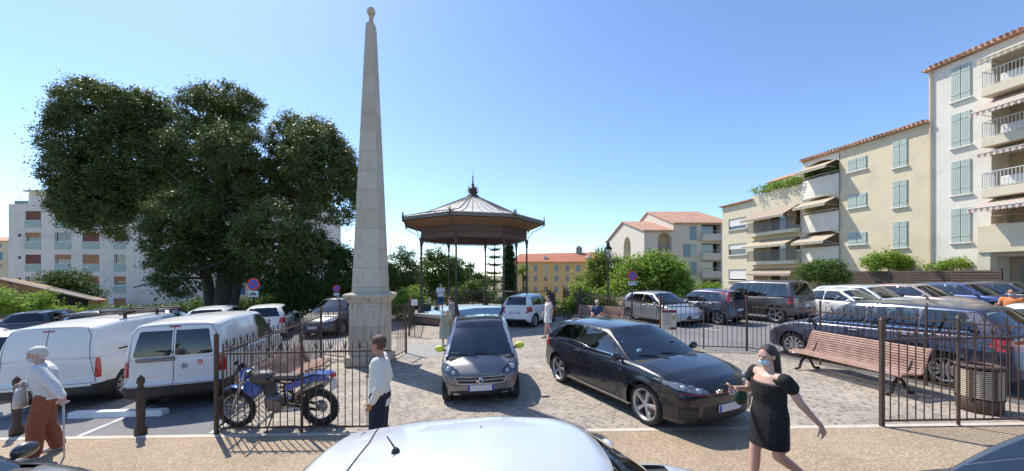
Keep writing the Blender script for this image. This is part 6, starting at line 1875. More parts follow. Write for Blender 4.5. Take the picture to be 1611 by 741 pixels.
T('leafy_shrub', 'dark shrub mass behind the right columns of the bandstand', 32, [(800, 482, 12, 6), (790, 480, 14, 8)], 5000, .2, LM_bush, group='shrubs beyond the square', cat='shrub', shell=.5, seed=12)
# cypress and araucaria
D = 44; x = (800 - 805) / 567 * D
rt = empty('cypress', (x, D, gz(x, D)), 0, 'slim dark pointed cypress behind the bandstand', 'tree', GT)
cyp = [((px - 805)/567*D, D, P(px, py, D).z, rx*D/567, rx*D/567, ry*D/567) for px, py, rx, ry in ((800, 395, 5, 20), (800, 415, 8, 28), (800, 440, 10, 30), (801, 470, 11, 30))]
leaves('crown', cyp, 40000, .20, LM_conif, rt, (x, D, gz(x, D)), clump=.28, per=40, shell=.2, seed=13)
s = MB(); s.tube([(0, 0, 0), (0, 0, P(800, 390, D).z - gz(x, D))], [.2, .03], 8); s.build('trunk', M['trunk'], rt)
D = 40; x = (777.5 - 805) / 567 * D; g = gz(x, D)
rt = empty('araucaria', (x, D, g), 0, 'tiered araucaria with flat separate whorls of branches', 'tree', GT)
s = MB(); zt_ = P(778, 377, D).z - g; s.tube([(0, 0, 0), (0, 0, zt_)], [.16, .02], 8); s.build('trunk', M['trunk'], rt)
VV = []; rr = np.random.default_rng(4)
tiers = [(383, 5), (392, 9), (404, 11), (416, 13), (429, 15), (442, 17), (456, 18)]
for py, hw_ in tiers:
    z0 = P(778, py, D).z; Lr = hw_ * D / 567
    for k_ in range(9):
        a = k_ * 2*PI/9 + rr.uniform(0, .5)
        n_ = 60
        for i in range(n_):
            t = rr.uniform(.05, 1); sp = (.10 + .14*t)
            c = np.array([x + math.cos(a)*Lr*t, D + math.sin(a)*Lr*t, z0 - .15*math.sin(t*2.4) + .22*t*t]) + rr.normal(size=3) * [sp*.6, sp*.6, .05]
            u = rr.normal(size=3); u /= np.linalg.norm(u); v = np.cross(u, rr.normal(size=3)); v /= np.linalg.norm(v)
            VV += [c - u*.09, c + v*.03, c + u*.09, c - v*.03]
VV = np.array(VV) - np.array([x, D, g]); link('branches', np_mesh('branches', VV, np.arange(len(VV)).reshape(-1, 4)), LM_conif, rt)
# palm-like tuft behind the right columns
T('palm', 'small pale palm tuft in front of the yellow building', 60, [(822, 422, 10, 7), (818, 428, 9, 6)], 900, .5, LM_yel, group=GT, shell=.3, seed=15, aspect=.15, clump=.6)
# bright trees on the right of the square
T('bright_tree', 'bright green tree in front of the gabled apartments, behind the silver hatchback', 23, [(1045, 425, 34, 26), (1020, 440, 36, 30), (1000, 420, 26, 20), (1060, 450, 28, 22), (985, 445, 26, 26), (1030, 405, 22, 10), (1075, 440, 14, 16)], 17000, .19, LM_light, group=GT, shell=.35, seed=16, clump=.42, per=45)
T('bright_tree', 'yellow green slender tree behind the street lamp', 26, [(940, 425, 22, 24), (925, 445, 22, 20), (960, 440, 22, 28), (945, 405, 14, 12), (970, 415, 14, 14)], 8500, .18, LM_yel, group=GT, shell=.35, seed=17, clump=.4, per=40)
T('bright_shrub', 'lime green shrub left of the street lamp', 21.5, [(912, 458, 15, 12), (925, 472, 22, 14), (904, 480, 16, 10), (948, 475, 20, 18)], 9000, .14, LM_light, cat='shrub', group='shrubs beyond the square', shell=.35, seed=18, clump=.3, per=40)
T('bright_shrub', 'low olive shrub and dry stalks at the edge of the paving', 22, [(892, 490, 20, 10), (915, 495, 22, 8), (880, 480, 12, 12)], 3500, .12, LM_yel, cat='shrub', group='shrubs beyond the square', shell=.3, seed=19, clump=.25, per=40)
T('bright_shrub', 'bright leafy shrub behind the small navy car', 24, [(1110, 455, 22, 10), (1090, 462, 20, 12), (1130, 465, 16, 8)], 3000, .15, LM_light, cat='shrub', group='shrubs beyond the square', shell=.3, seed=20, clump=.3)
# planting under the apartments
GP = 'planting under the apartments'
T('flowering_shrub', 'round green shrub with pale flowers beside the slatted fence', 22.5, [(1298, 428, 26, 20), (1272, 430, 16, 14), (1318, 436, 16, 12)], 9000, .13, LM_mid, cat='shrub', group=GP, shell=.45, seed=21, clump=.3)
T('flowering_shrub', 'tall bright shrub above the slatted fence below the green shutters', 24.2, [(1395, 408, 26, 14), (1420, 412, 22, 14), (1372, 412, 14, 12), (1450, 418, 18, 9)], 8000, .14, LM_light, cat='shrub', group=GP, shell=.35, seed=22, clump=.3, bpx=1400)
T('flowering_shrub', 'small shrub at the right end of the slatted fence', 21.3, [(1495, 418, 20, 8), (1512, 416, 12, 7), (1475, 420, 18, 7)], 2500, .12, LM_light, cat='shrub', group=GP, shell=.3, seed=23, clump=.25)
p_ = flocal(14.5, -.2, 10.4); lob = [(p_.x + FE.x*k_, p_.y + FE.y*k_, 10.75 + .1*math.sin(k_*3), .8, .8, .35) for k_ in (-2, -1, 0, 1, 2)]
rt = empty('terrace_plants', tuple(p_), 0, 'row of green plants along the roof terrace of the loggia block', 'plants'); leaves('foliage', lob, 3000, .16, LM_light, rt, tuple(p_), clump=.3, per=30, seed=24)
p_ = flocal(10.6, -.3, 11.0); lob = [(p_.x + FE.x*k_, p_.y + FE.y*k_, 10.75, .5, .5, .4) for k_ in (-1, -.3, .5, 1.2)]
rt = empty('terrace_plants', tuple(p_), 0, 'plants on the top loggia of the cream block', 'plants'); leaves('foliage', lob, 1500, .16, LM_mid, rt, tuple(p_), clump=.25, per=30, seed=25)
# left side planting
T('leafy_shrub', 'leafy pale green bushes in front of the ochre shed', 25, [(20, 480, 30, 22), (60, 485, 26, 14), (75, 470, 14, 10), (-15, 475, 30, 25), (100, 492, 20, 8)], 9000, .17, LM_light, cat='shrub', group='left planting', shell=.35, seed=26, clump=.35)
T('sumac_tree', 'small dark fan leaved tree in front of the flats', 36, [(100, 440, 22, 12), (118, 448, 18, 9), (95, 455, 18, 8), (135, 462, 16, 7)], 3500, .45, LM_bush, group='left planting', shell=.3, seed=27, aspect=.22, clump=.8, per=30)
T('leafy_shrub', 'low hedge along the dark fence behind the parked cars', 27.5, [(170, 488, 30, 8), (220, 487, 30, 9), (270, 484, 30, 8), (310, 480, 24, 12), (390, 478, 20, 10), (425, 470, 18, 16)], 8000, .17, LM_mid, cat='hedge', group='left planting', shell=.4, seed=28, clump=.35)
T('oleander', 'big glossy oleander left of the dark round tree', 26, [(445, 470, 22, 22), (420, 485, 18, 12)], 4000, .2, LM_mid, cat='shrub', group='left planting', shell=.4, seed=29, clump=.35)
T('distant_wood', 'distant line of dark trees closing the view under the bandstand roof', 75, [(680, 440, 40, 12), (740, 446, 40, 8), (620, 440, 40, 14)], 9000, .5, LM_bush, cat='wood', shell=.4, seed=30, clump=1.1)
T('distant_wood', 'distant greenery between the yellow building and the gabled apartments', 70, [(960, 455, 24, 10), (985, 470, 30, 10), (1100, 478, 40, 10)], 5000, .5, LM_mid, cat='wood', shell=.4, seed=31, clump=1.1)
# dry grass strip
rr = np.random.default_rng(9); n = 5000
cx = rr.uniform(1.5, 5.5, n); cy = rr.uniform(20.5, 24.0, n); hh_ = rr.uniform(.08, .4, n)
base = np.stack([cx, cy, SL*cx + .0], 1); lean = rr.normal(size=(n, 2)) * .12
V0 = base + [[-.008, 0, 0]]; V1 = base + [[.008, 0, 0]]; V2 = base + np.stack([lean[:, 0], lean[:, 1], hh_], 1)
V = np.stack([V0, V1, V2], 1).reshape(-1, 3); tag(link('dry_grass', np_mesh('dry_grass', V, np.arange(len(V)).reshape(-1, 3)), LM_dry), 'dry yellow grass at the edge of the paving left of the street lamp', 'grass', kind='stuff')

# ------------------------------------------------------------------ people
def cone(mb, a, b, ra, rb, n=12):
    a = Vector(a); b = Vector(b); t = (b - a)
    if t.length < 1e-5: return
    t = t.normalized(); u = t.orthogonal().normalized(); v = t.cross(u); vs = []; m = 4
    rings = []
    for i in range(m, 0, -1):
        q = PI/2 * i / m; rings.append((a - t * ra * math.sin(q), ra * math.cos(q)))
    rings.append((a, ra)); rings.append((b, rb))
    for i in range(1, m + 1):
        q = PI/2 * i / m; rings.append((b + t * rb * math.sin(q), rb * math.cos(q)))
    for c, r in rings:
        r = max(r, 1e-4)
        for k in range(n):
            g = 2*PI*k/n; vs.append(c + (u*math.cos(g) + v*math.sin(g)) * r)
    fs = []
    for i in range(len(rings) - 1):
        for k in range(n):
            k2 = (k+1) % n; fs.append((i*n+k, i*n+k2, (i+1)*n+k2, (i+1)*n+k))
    fs.append(tuple(range(n-1, -1, -1))); fs.append(tuple((len(rings)-1)*n + k for k in range(n)))
    mb.add(vs, fs)
def ell(mb, c, r, rot=None): mb.ball(c, r, 18, 12, rot)
def oloft(mb, rings, n=18):
    """rings: centre vector, rx (across, y), rx (depth, x), closed solid"""
    vs = []
    for (c, ry, rx) in rings:
        c = Vector(c)
        for k in range(n):
            g = 2*PI*k/n; vs.append(c + Vector((rx*math.cos(g), ry*math.sin(g), 0)))
    fs = []
    for i in range(len(rings) - 1):
        for k in range(n):
            k2 = (k+1) % n; fs.append((i*n+k, i*n+k2, (i+1)*n+k2, (i+1)*n+k))
    fs.append(tuple(range(n-1, -1, -1))); fs.append(tuple((len(rings)-1)*n + k for k in range(n)))
    mb.add(vs, fs)
def fuse(mb, name, mat, parent, vox=.008, smooth=4, disp=None):
    """melt overlapping solids into one continuous surface"""
    me = bpy.data.meshes.new('t'); me.from_pydata([tuple(v) for v in mb.v], [], mb.f)
    bm = bmesh.new(); bm.from_mesh(me); bmesh.ops.recalc_face_normals(bm, faces=list(bm.faces)); bm.to_mesh(me); bm.free()
    o = bpy.data.objects.new('t', me); COL.objects.link(o)
    md = o.modifiers.new('r', 'REMESH'); md.mode = 'VOXEL'; md.voxel_size = vox
    m2 = o.modifiers.new('s', 'SMOOTH'); m2.iterations = smooth; m2.factor = .5
    if disp:
        tx = bpy.data.textures.new('folds', 'CLOUDS'); tx.noise_scale = disp[1]
        m3 = o.modifiers.new('d', 'DISPLACE'); m3.texture = tx; m3.strength = disp[0]; m3.mid_level = .5
    dg = bpy.context.evaluated_depsgraph_get()
    out = bpy.data.meshes.new_from_object(o.evaluated_get(dg)); bpy.data.objects.remove(o)
    out.materials.clear()
    return link(name, out, mat, parent, True)
def hand(mb, wrist, d, pn, side, curl=.5, k=1.0):
    """palm and five fingers. d: pointing direction, pn: palm normal, side=+1/-1 puts the thumb"""
    wrist = Vector(wrist); d = Vector(d).normalized(); pn = Vector(pn); pn = (pn - d*pn.dot(d)).normalized(); s = d.cross(pn) * side
    for j in range(4):
        o = (j - 1.5) * .020 * k; cone(mb, wrist + s*o*.6 + d*.01*k, wrist + s*o + d*.085*k, .014*k, .012*k, 8)
    for j, L in enumerate((.070, .078, .072, .056)):
        o = (1.5 - j) * .021 * k; p = wrist + s*o + d*.085*k; dd = d.copy()
        for seg, rr_ in ((.45, .0092), (.32, .0085), (.23, .0075)):
            dd = (dd*math.cos(curl*.8) + pn*math.sin(curl*.8)).normalized(); q = p + dd*L*seg*k; cone(mb, p, q, rr_*k, (rr_-.0008)*k, 8); p = q
    p = wrist + s*.022*k + d*.02*k
    for dv, L, rr_ in (((s*.8 + d*.6 + pn*.2), .042, .012), ((s*.35 + d*.9 + pn*.35), .032, .0105), ((s*.1 + d*.9 + pn*.5), .026, .009)):
        q = p + Vector(dv).normalized()*L*k; cone(mb, p, q, rr_*k, (rr_-.001)*k, 8); p = q
BASEJ = dict(pelvis=(0, 0, .95), waist=(0, 0, 1.08), chest=(0, 0, 1.30), neck=(-.01, 0, 1.46), head=(.015, 0, 1.60),
    hipL=(0, .09, .92), hipR=(0, -.09, .92), kneeL=(.02, .10, .50), kneeR=(.02, -.10, .50), ankL=(0, .10, .08), ankR=(0, -.10, .08), toeL=(.15, .12, .03), toeR=(.15, -.12, .03),
    shL=(0, .175, 1.40), shR=(0, -.175, 1.40), elL=(-.02, .22, 1.13), elR=(-.02, -.22, 1.13), wrL=(.04, .23, .88), wrR=(.04, -.23, .88))
def person(label, x, y, rz, h, pose, skin, outfit, fat=1.0, vox=.009, dz=0.0, hands=None, group='people on the square'):
    root = empty('person', (x, y, gz(x, y) + dz), rz, label, 'person', group)
    J = {k_: Vector(v) for k_, v in BASEJ.items()}
    for k_, v in pose.items(): J[k_] = Vector(v)
    f = fat
    b = MB()
    # trunk
    def ring(p, ry, rx, dx=0): return (J[p] + Vector((dx, 0, 0)), ry, rx)
    up = (J['chest'] - J['pelvis']); 
    oloft(b, [(J['pelvis'] - Vector((0, 0, .10)), .09*f, .07*f), (J['pelvis'] - Vector((0, 0, .03)), .165*f, .115*f), (J['pelvis'] + Vector((0, 0, .05)), .16*f, .11*f), (J['waist'], .135*f, .098*f), (J['waist'].lerp(J['chest'], .55), .15*f, .11*f), (J['chest'] + Vector((0, 0, .04)), .16*f, .105*f), (J['chest'] + Vector((0, 0, .11)), .12*f, .08), (J['neck'] - Vector((0, 0, .03)), .06, .055)])
    cone(b, J['neck'] - Vector((0, 0, .05)), J['head'] - Vector((.01, 0, .03)), .056, .05)
    hd_ = J['head']; yaw = pose.get('_yaw', 0) if False else outfit.get('yaw', 0); tilt = outfit.get('tilt', 0)
    HM = Matrix.Rotation(yaw, 4, 'Z') @ Matrix.Rotation(tilt, 4, 'Y')
    def H(v): return hd_ + (HM @ Vector(v))
    ell(b, H((-.01, 0, .03)), (.098, .076, .088), HM); ell(b, H((.022, 0, -.035)), (.065, .058, .075), HM)
    cone(b, H((.07, 0, .012)), H((.098, 0, -.018)), .008, .013, 8)                       # nose
    cone(b, H((.083, .016, -.048)), H((.083, -.016, -.048)), .007, .007, 6); cone(b, H((.055, 0, -.092)), H((.062, 0, -.088)), .02, .02, 8)
    for s_ in (1, -1): ell(b, H((-.005, s_*.078, -.005)), (.018, .009, .03), HM); cone(b, H((.08, s_*.045, .025)), H((.085, s_*.018, .027)), .007, .007, 6)
    for s_ in 'LR':
        cone(b, J['hip'+s_], J['knee'+s_], .088*f, .056*f); cone(b, J['knee'+s_], J['knee'+s_].lerp(J['ank'+s_], .35), .054*f, .053*f); cone(b, J['knee'+s_].lerp(J['ank'+s_], .35), J['ank'+s_], .053*f, .034*f)
        cone(b, J['ank'+s_] - Vector((0, 0, .02)), J['toe'+s_], .034, .024); back = (J['ank'+s_] - J['toe'+s_]); back.z = 0
        cone(b, J['ank'+s_] - Vector((0, 0, .03)), J['ank'+s_] - Vector((0, 0, .045)) + back.normalized()*.035, .03, .026)
        cone(b, J['sh'+s_] - Vector((0, 0, .0)), J['chest'] + Vector((0, 0, .08)), .052*f, .07*f); cone(b, J['sh'+s_], J['el'+s_], .050*f, .038*f); cone(b, J['el'+s_], J['wr'+s_], .038*f, .025)
        hs = (hands or {}).get(s_, {}); sg = 1 if s_ == 'L' else -1
        d = hs.get('d', (J['wr'+s_] - J['el'+s_])); pn = hs.get('pn', (0.3, -sg, 0))
        hand(b, J['wr'+s_], d, pn, hs.get('side', -sg if True else sg), hs.get('curl', .35))
    body = fuse(b, 'body', skin, root, vox, 3)
    # eyes
    s = MB()
    for s_ in (1, -1): ell(s, H((.080, s_*.030, .010)), (.006, .010, .004), HM)
    s.build('eyes', M['dark'], root, True)
    def part(nm, mt, fn, vx=vox, sm=5, disp=None, solid=True):
        p = MB(); fn(p, J, H, HM); return fuse(p, nm, mt, root, vx, sm, disp)
    for (nm, mt, fn, disp) in outfit['parts']:
        if nm == 'shoes':
            for s_ in 'LR': part('shoe', mt, shoes(outfit.get('shoe_e', .012), s_))
        else: part(nm, mt, fn, disp=disp)
    k_ = h / 1.70
    root.scale = (k_, k_, k_)
    return root
# clothing makers
def trousers(e=.018, flare=.02, fat=1.0, to=1.0):
    def fn(p, J, H, HM):
        f = fat
        oloft(p, [(J['pelvis'] - Vector((0, 0, .10)), .12*f, .10*f), (J['pelvis'] - Vector((0, 0, .03)), .175*f+e*.3, .125*f+e*.3), (J['pelvis'] + Vector((0, 0, .09)), .158*f+e*.3, .115*f+e*.3)])
        for s_ in 'LR':
            a = J['knee'+s_].lerp(J['ank'+s_], max(.05, to))
            cone(p, J['hip'+s_], J['knee'+s_], .095*f + e*.5, .064*f + e); 
            if to > 0: cone(p, J['knee'+s_], a, .062*f + e, .05*f + flare)
    return fn
def shirt(e=.022, fat=1.0, sleeve=1.0, low=.02, belly=0):
    def fn(p, J, H, HM):
        f = fat
        oloft(p, [(J['pelvis'] - Vector((0, 0, low)), .175*f+e, .125*f+e), (J['pelvis'] + Vector((0, 0, .06)), .165*f+e, .118*f+e), (J['waist'] + Vector((belly*.5, 0, 0)), .15*f+e, .108*f+e+belly), (J['waist'].lerp(J['chest'], .55), .158*f+e, .115*f+e), (J['chest'] + Vector((0, 0, .04)), .168*f+e, .11*f+e), (J['chest'] + Vector((0, 0, .115)), .135*f+e*.6, .085+e*.6), (J['neck'] - Vector((0, 0, .035)), .065, .06)])
        for s_ in 'LR':
            cone(p, J['sh'+s_], J['chest'] + Vector((0, 0, .07)), .056*f+e*.7, .075*f+e*.5)
            if sleeve <= 1: cone(p, J['sh'+s_], J['sh'+s_].lerp(J['el'+s_], sleeve), .054*f+e, .05*f+e)
            else:
                cone(p, J['sh'+s_], J['el'+s_], .054*f+e, .044*f+e); cone(p, J['el'+s_], J['el'+s_].lerp(J['wr'+s_], sleeve-1), .044*f+e, .03+e*.8)
    return fn
def hair(kind):
    def fn(p, J, H, HM):
        ell(p, H((-.025, 0, .045)), (.102, .086, .088), HM)
        if kind == 'long':
            for q in ((-.07, 0), (-.06, .045), (-.06, -.045)): cone(p, H((q[0], q[1], .02)), H((q[0] - .03, q[1]*1.2, -.22)), .05, .03)
        if kind == 'short_white':
            ell(p, H((-.05, 0, .0)), (.075, .086, .075), HM)
        if kind == 'bun': ell(p, H((-.10, 0, .05)), (.045, .045, .045), HM)
        if kind == 'tail': cone(p, H((-.09, 0, .03)), H((-.13, 0, -.12)), .035, .018)
        if kind == 'man': ell(p, H((-.04, 0, -.005)), (.07, .08, .07), HM)
    return fn
def mask(p, J, H, HM): ell(p, H((.045, 0, -.052)), (.054, .057, .042), HM)
def shoes(e=.012, sides='LR'):
    def fn(p, J, H, HM):
        for s_ in sides:
            cone(p, J['ank'+s_] - Vector((0, 0, .035)), J['toe'+s_], .036 + e, .03 + e*.6)
            back = (J['ank'+s_] - J['toe'+s_]); back.z = 0; cone(p, J['ank'+s_] - Vector((0, 0, .045)), J['ank'+s_] - Vector((0, 0, .045)) + back.normalized()*.03, .032 + e*.5, .028 + e*.5)
    return fn
def dress(hem, e=.02, fat=1.0, flare=.25, sleeve=.3, neckdrop=.10):
    def fn(p, J, H, HM):
        f = fat; pc = J['pelvis']; kc = (J['kneeL'] + J['kneeR']) / 2
        hc = Vector((pc.x*.5 + kc.x*.5, pc.y, hem))
        oloft(p, [(hc, flare, flare*.80), (hc.lerp(pc, .5), flare*.97, flare*.78), (pc, .178*f+e, .135*f+e), (J['waist'], .15*f+e, .115*f+e), (J['waist'].lerp(J['chest'], .55), .158*f+e, .125*f+e), (J['chest'] + Vector((0, 0, .03)), .165*f+e, .118*f+e*.8), (J['chest'] + Vector((0, 0, .15 - neckdrop)), .155*f+e, .09*f+e*.3)])
        for s_ in 'LR':
            cone(p, J['sh'+s_].lerp(J['chest'], .15), J['chest'] + Vector((0, 0, .0)), .035*f+e, .08*f+e*.5)
            if sleeve: cone(p, J['sh'+s_] - Vector((0, 0, .015)), J['sh'+s_].lerp(J['el'+s_], sleeve), .052*f+e, .058*f+e)
    return fn
c_black = plain('black_jersey', (.008, .008, .009), .85, 0, .2, 8); c_white = plain('white_linen', (.70, .67, .60), .85, 0, .05, 4, .1, 12)
c_navy = plain('navy_cloth', (.012, .014, .03), .85); c_rust = plain('rust_brown_cloth', (.26, .085, .045), .85, 0, .1, 6)
c_wblouse = plain('white_blouse', (.66, .66, .66), .85, 0, .05, 4); c_orange = plain('orange_top', (.60, .20, .06), .8)
c_bag = plain('grey_canvas_bag', (.58, .56, .53), .85, 0, .15, 6); c_strap = plain('brown_strap', (.16, .10, .06), .7); c_shoe = plain('pale_shoe', (.55, .55, .52), .7); c_dshoe = plain('dark_shoe', (.03, .02, .018), .6)
c_grey = plain('grey_green_top', (.28, .29, .26), .85); c_blue = plain('blue_cloth', (.04, .06, .14), .85)
def check_mat():
    m, nt, b = new_mat('green_and_white_print'); co = coords(nt)
    ck = node(nt, 'ShaderNodeTexChecker', {'Vector': co, 'Scale': 24.0, 'Color1': (.50, .50, .42, 1), 'Color2': (.17, .25, .17, 1)})
    nt.links.new(ck.outputs[0], b.inputs['Base Color']); b.inputs['Roughness'].default_value = .85; return m
c_print = check_mat()
# woman in the short black dress, walking to the left, phone in hand.  facing +x local -> turned to -X
wx, wy = 2.80, 3.92
WF = 1.06
wj = dict(pelvis=(0, 0, .93), waist=(0, 0, 1.08), chest=(.02, 0, 1.27), neck=(.0, 0, 1.43), head=(.03, 0, 1.585),
    hipL=(0, .11, .90), hipR=(0, -.11, .90), kneeL=(.10, .12, .50), ankL=(.10, .11, .09), toeL=(.25, .12, .03), kneeR=(-.10, -.10, .52), ankR=(-.40, -.10, .31), toeR=(-.34, -.12, .17),
    shL=(.0, .20, 1.38), shR=(.0, -.20, 1.38), elL=(.03, .30, 1.13), wrL=(.24, .20, 1.16), elR=(-.14, -.27, 1.14), wrR=(-.30, -.30, .90))
# the camera sees her from her left-front: she faces left in the photo, slightly towards us
wj2 = dict(wj)
# camera-side arm swings back (her left), far arm holds the phone (her right)
wj2.update(shL=(0, .20, 1.38), elL=(-.12, .27, 1.13), wrL=(-.33, .30, .90), shR=(0, -.20, 1.38), elR=(.02, -.28, 1.13), wrR=(.24, -.22, 1.17),
    kneeR=(.08, -.11, .50), ankR=(.10, -.11, .09), toeR=(.25, -.12, .03), kneeL=(-.02, .10, .50), ankL=(-.33, .10, .28), toeL=(-.28, .12, .13))
wr = person('woman in a short black dress and pale blue mask walking past with a phone', wx, wy, R(188), 1.64, wj2, M['skin'],
    dict(yaw=R(10), tilt=R(6), parts=[('dress', c_black, dress(.60, .020, WF, .218, .32, .12), (.010, .09)), ('hair', M['hair_dark'], hair('long'), None), ('mask', M['mask'], mask, None)]), fat=WF, vox=.008,
    hands={'R': dict(d=(.9, .1, .15), pn=(0, .3, .8), curl=.7, side=-1), 'L': dict(d=(-.35, .05, -.9), curl=.5, side=-1)}, group='people walking')
s = MB(); s.box((0, 0, 0), (.14, .07, .009), M=Matrix.Translation((.355, -.215, 1.205)) @ Matrix.Rotation(R(-12), 4, 'Y'), bev=.003)
ph = s.build('phone', c_black, None); ph.parent = None
ph.matrix_world = Matrix.Translation(wr.location) @ wr.rotation_euler.to_matrix().to_4x4() @ Matrix.Scale(1.64/1.7, 4)
tag(ph, 'dark phone held out by the woman in black', 'phone')
s = MB(); s.ball((.10, -.30, 1.03), (.09, .035, .10), 14, 10); s.tube([(.06, -.30, 1.10), (.04, -.25, 1.25), (-.01, -.22, 1.42)], .006, 5)
hb = s.build('handbag', plain('dark_green_bag', (.02, .05, .03), .6), None, True); hb.matrix_world = ph.matrix_world.copy(); tag(hb, 'small dark green shoulder bag of the woman in black', 'bag')
s = MB()
for sg_, an_ in (('R', Vector(wj2['ankR'])), ('L', Vector(wj2['ankL']))):
    t_ = Vector(wj2['toe'+sg_]); d = (t_ - an_); n_ = Vector((0, 0, -1)); 
    q0 = an_ + Vector((-.045, 0, -.075)); q1 = t_ + Vector((.03, 0, -.028))
    s.tube([q0, q0.lerp(q1, .5), q1], [.03, .034, .032], 8); s.torus(.046, .008, 18, 6, Matrix.Translation(an_ + Vector((0, 0, .0)))); s.torus(.042, .009, 18, 6, Matrix.Translation(an_.lerp(t_, .6)) @ Matrix.Rotation(R(60), 4, 'Y'))
s.build('sandals', c_dshoe, wr, True)
# man in the white shirt seen from behind
mj = dict(chest=(.0, 0, 1.30), elL=(-.06, .235, 1.12), wrL=(.05, .19, .90), elR=(-.06, -.235, 1.12), wrR=(.05, -.19, .90), head=(.03, 0, 1.60))
person('man in a loose white shirt and navy trousers standing with his hands in his pockets', -1.76, 4.8, R(186), 1.72, mj, M['skin2'],
    dict(yaw=R(-6), tilt=R(8), parts=[('trousers', c_navy, trousers(.03, .045, 1.05), (.008, .12)), ('shirt', c_white, shirt(.020, .96, 1.9, .13, .01), (.014, .10)), ('hair', M['hair_brown'], hair('man'), None), ('shoes', c_dshoe, shoes(), None)]), fat=1.04, group='people standing')
# old woman with the stick
oj = dict(pelvis=(-.02, 0, .92), waist=(.0, 0, 1.07), chest=(.03, 0, 1.28), neck=(.05, 0, 1.43), head=(.10, 0, 1.57), kneeL=(.08, .11, .50), kneeR=(.02, -.10, .50), ankL=(.10, .12, .08), toeL=(.25, .13, .03), ankR=(-.10, -.10, .09), toeR=(.04, -.12, .03),
    shL=(.05, .18, 1.36), shR=(.05, -.18, 1.36), elL=(-.12, .26, 1.12), wrL=(-.22, .34, .94), elR=(.10, -.25, 1.12), wrR=(.22, -.12, 1.12))
ox, oy = -7.0, 5.42
def cap(p, J, H, HM):
    ell(p, H((-.01, 0, .07)), (.10, .088, .07), HM); cone(p, H((.08, 0, .06)), H((.13, 0, .05)), .045, .03)
ow = person('white haired old woman in a white blouse and rust trousers walking with a stick', ox, oy, R(221), 1.64, oj, M['skin'],
    dict(yaw=R(20), tilt=R(8), parts=[('trousers', c_rust, trousers(.035, .04, 1.02, .92), (.016, .13)), ('blouse', c_wblouse, shirt(.028, 1.02, 1.9, .03, .015), (.012, .09)), ('hair', M['hair_white'], hair('short_white'), (.012, .03)), ('mask', M['mask'], mask, None), ('shoes', c_shoe, shoes(.02), None)]), fat=1.02, hands={'L': dict(d=(-.1, .1, -.9), curl=.9)}, group='people walking')
MW = Matrix.Translation(ow.location) @ ow.rotation_euler.to_matrix().to_4x4() @ Matrix.Scale(1.64/1.7, 4)
s = MB(); s.tube([(-.24, .36, .01), (-.23, .35, .86)], .011, 8); s.tube([(-.29, .35, .86), (-.16, .35, .865)], .013, 8); s.lathe([(.017, 0), (.014, .04)], 10, Matrix.Translation((-.24, .36, .0)))
o = s.build('walking_stick', c_bag, None, True); o.matrix_world = MW; tag(o, 'pale walking stick held by the old woman', 'stick')
s = MB()
n = 10; prof = [(.0, .15), (.06, .20), (.20, .19), (.27, .14), (.29, .10)]
s.loft([(.26, -.06, .80 + z_, .07 - .1*z_, r_) for z_, r_ in prof], 16)
s.tube([(.26, -.18, 1.06), (.20, -.14, 1.20), (.06, -.02, 1.42), (-.04, .12, 1.38), (-.12, .10, 1.15), (.12, .12, 1.02)], .012, 6)
s.tube([(.26, .05, 1.06), (.24, .0, 1.18), (.22, -.12, 1.16)], .010, 6)
o = s.build('shoulder_bag', c_bag, None, True); o.matrix_world = MW; tag(o, 'pale grey canvas bag carried in front by the old woman', 'bag')
# smaller figures
SM = .014
walk = dict(kneeL=(.12, .09, .50), ankL=(.16, .09, .08), toeL=(.31, .10, .03), kneeR=(-.02, -.09, .50), ankR=(-.20, -.09, .14), toeR=(-.08, -.10, .04), elL=(-.10, .22, 1.15), wrL=(-.05, .24, .90), elR=(.03, -.22, 1.14), wrR=(.16, -.20, .95))
x, y = G(862, 531); pw = person('woman in a short white dress walking left with a dark red bag', x, y, R(195), 1.62, walk, M['skin'], dict(parts=[('dress', c_wblouse, dress(.62, .012, 1.0, .19, .35, .06), None), ('hair', M['hair_dark'], hair('tail'), None), ('shoes', M['skin2'], shoes(), None)]), vox=SM, group='people walking')
s = MB(); s.ball((-.16, .06, 1.12), (.06, .13, .15), 12, 8); o = s.build('handbag', plain('dark_red_bag', (.14, .01, .03), .6), None, True); o.matrix_world = Matrix.Translation(pw.location) @ pw.rotation_euler.to_matrix().to_4x4() @ Matrix.Scale(1.62/1.7, 4); tag(o, 'dark red bag on the back of the woman in white', 'bag')
bent = dict(pelvis=(-.08, 0, .88), waist=(-.02, 0, 1.0), chest=(.10, 0, 1.16), neck=(.18, 0, 1.27), head=(.27, 0, 1.36), hipL=(-.08, .09, .86), hipR=(-.08, -.09, .86), shL=(.12, .17, 1.24), shR=(.12, -.17, 1.24), elL=(.10, .22, .98), elR=(.12, -.22, .98), wrL=(.22, .18, .78), wrR=(.22, -.18, .78), kneeL=(.04, .1, .46), kneeR=(-.04, -.1, .46))
x, y = -2.42, 13.1; person('white haired woman in a long green checked dress, bent forward', x, y, R(-60), 1.52, bent, M['skin'], dict(tilt=R(15), parts=[('dress', c_print, dress(.28, .02, 1.05, .25, .5, .03), None), ('hair', M['hair_white'], hair('short_white'), None), ('shoes', c_shoe, shoes(), None)]), fat=1.05, vox=SM, group='people standing')
x, y = -2.55, 15.2; person('person with dark hair in a grey top behind the bent woman', x, y, R(170), 1.62, dict(head=(.08, 0, 1.58), neck=(.03, 0, 1.45)), M['skin'], dict(tilt=R(20), parts=[('top', c_grey, shirt(.02, 1.05, .6), None), ('trousers', c_rust, trousers(.02), None), ('hair', M['hair_dark'], hair('bun'), None), ('shoes', c_dshoe, shoes(), None)]), fat=1.05, vox=SM, group='people standing')
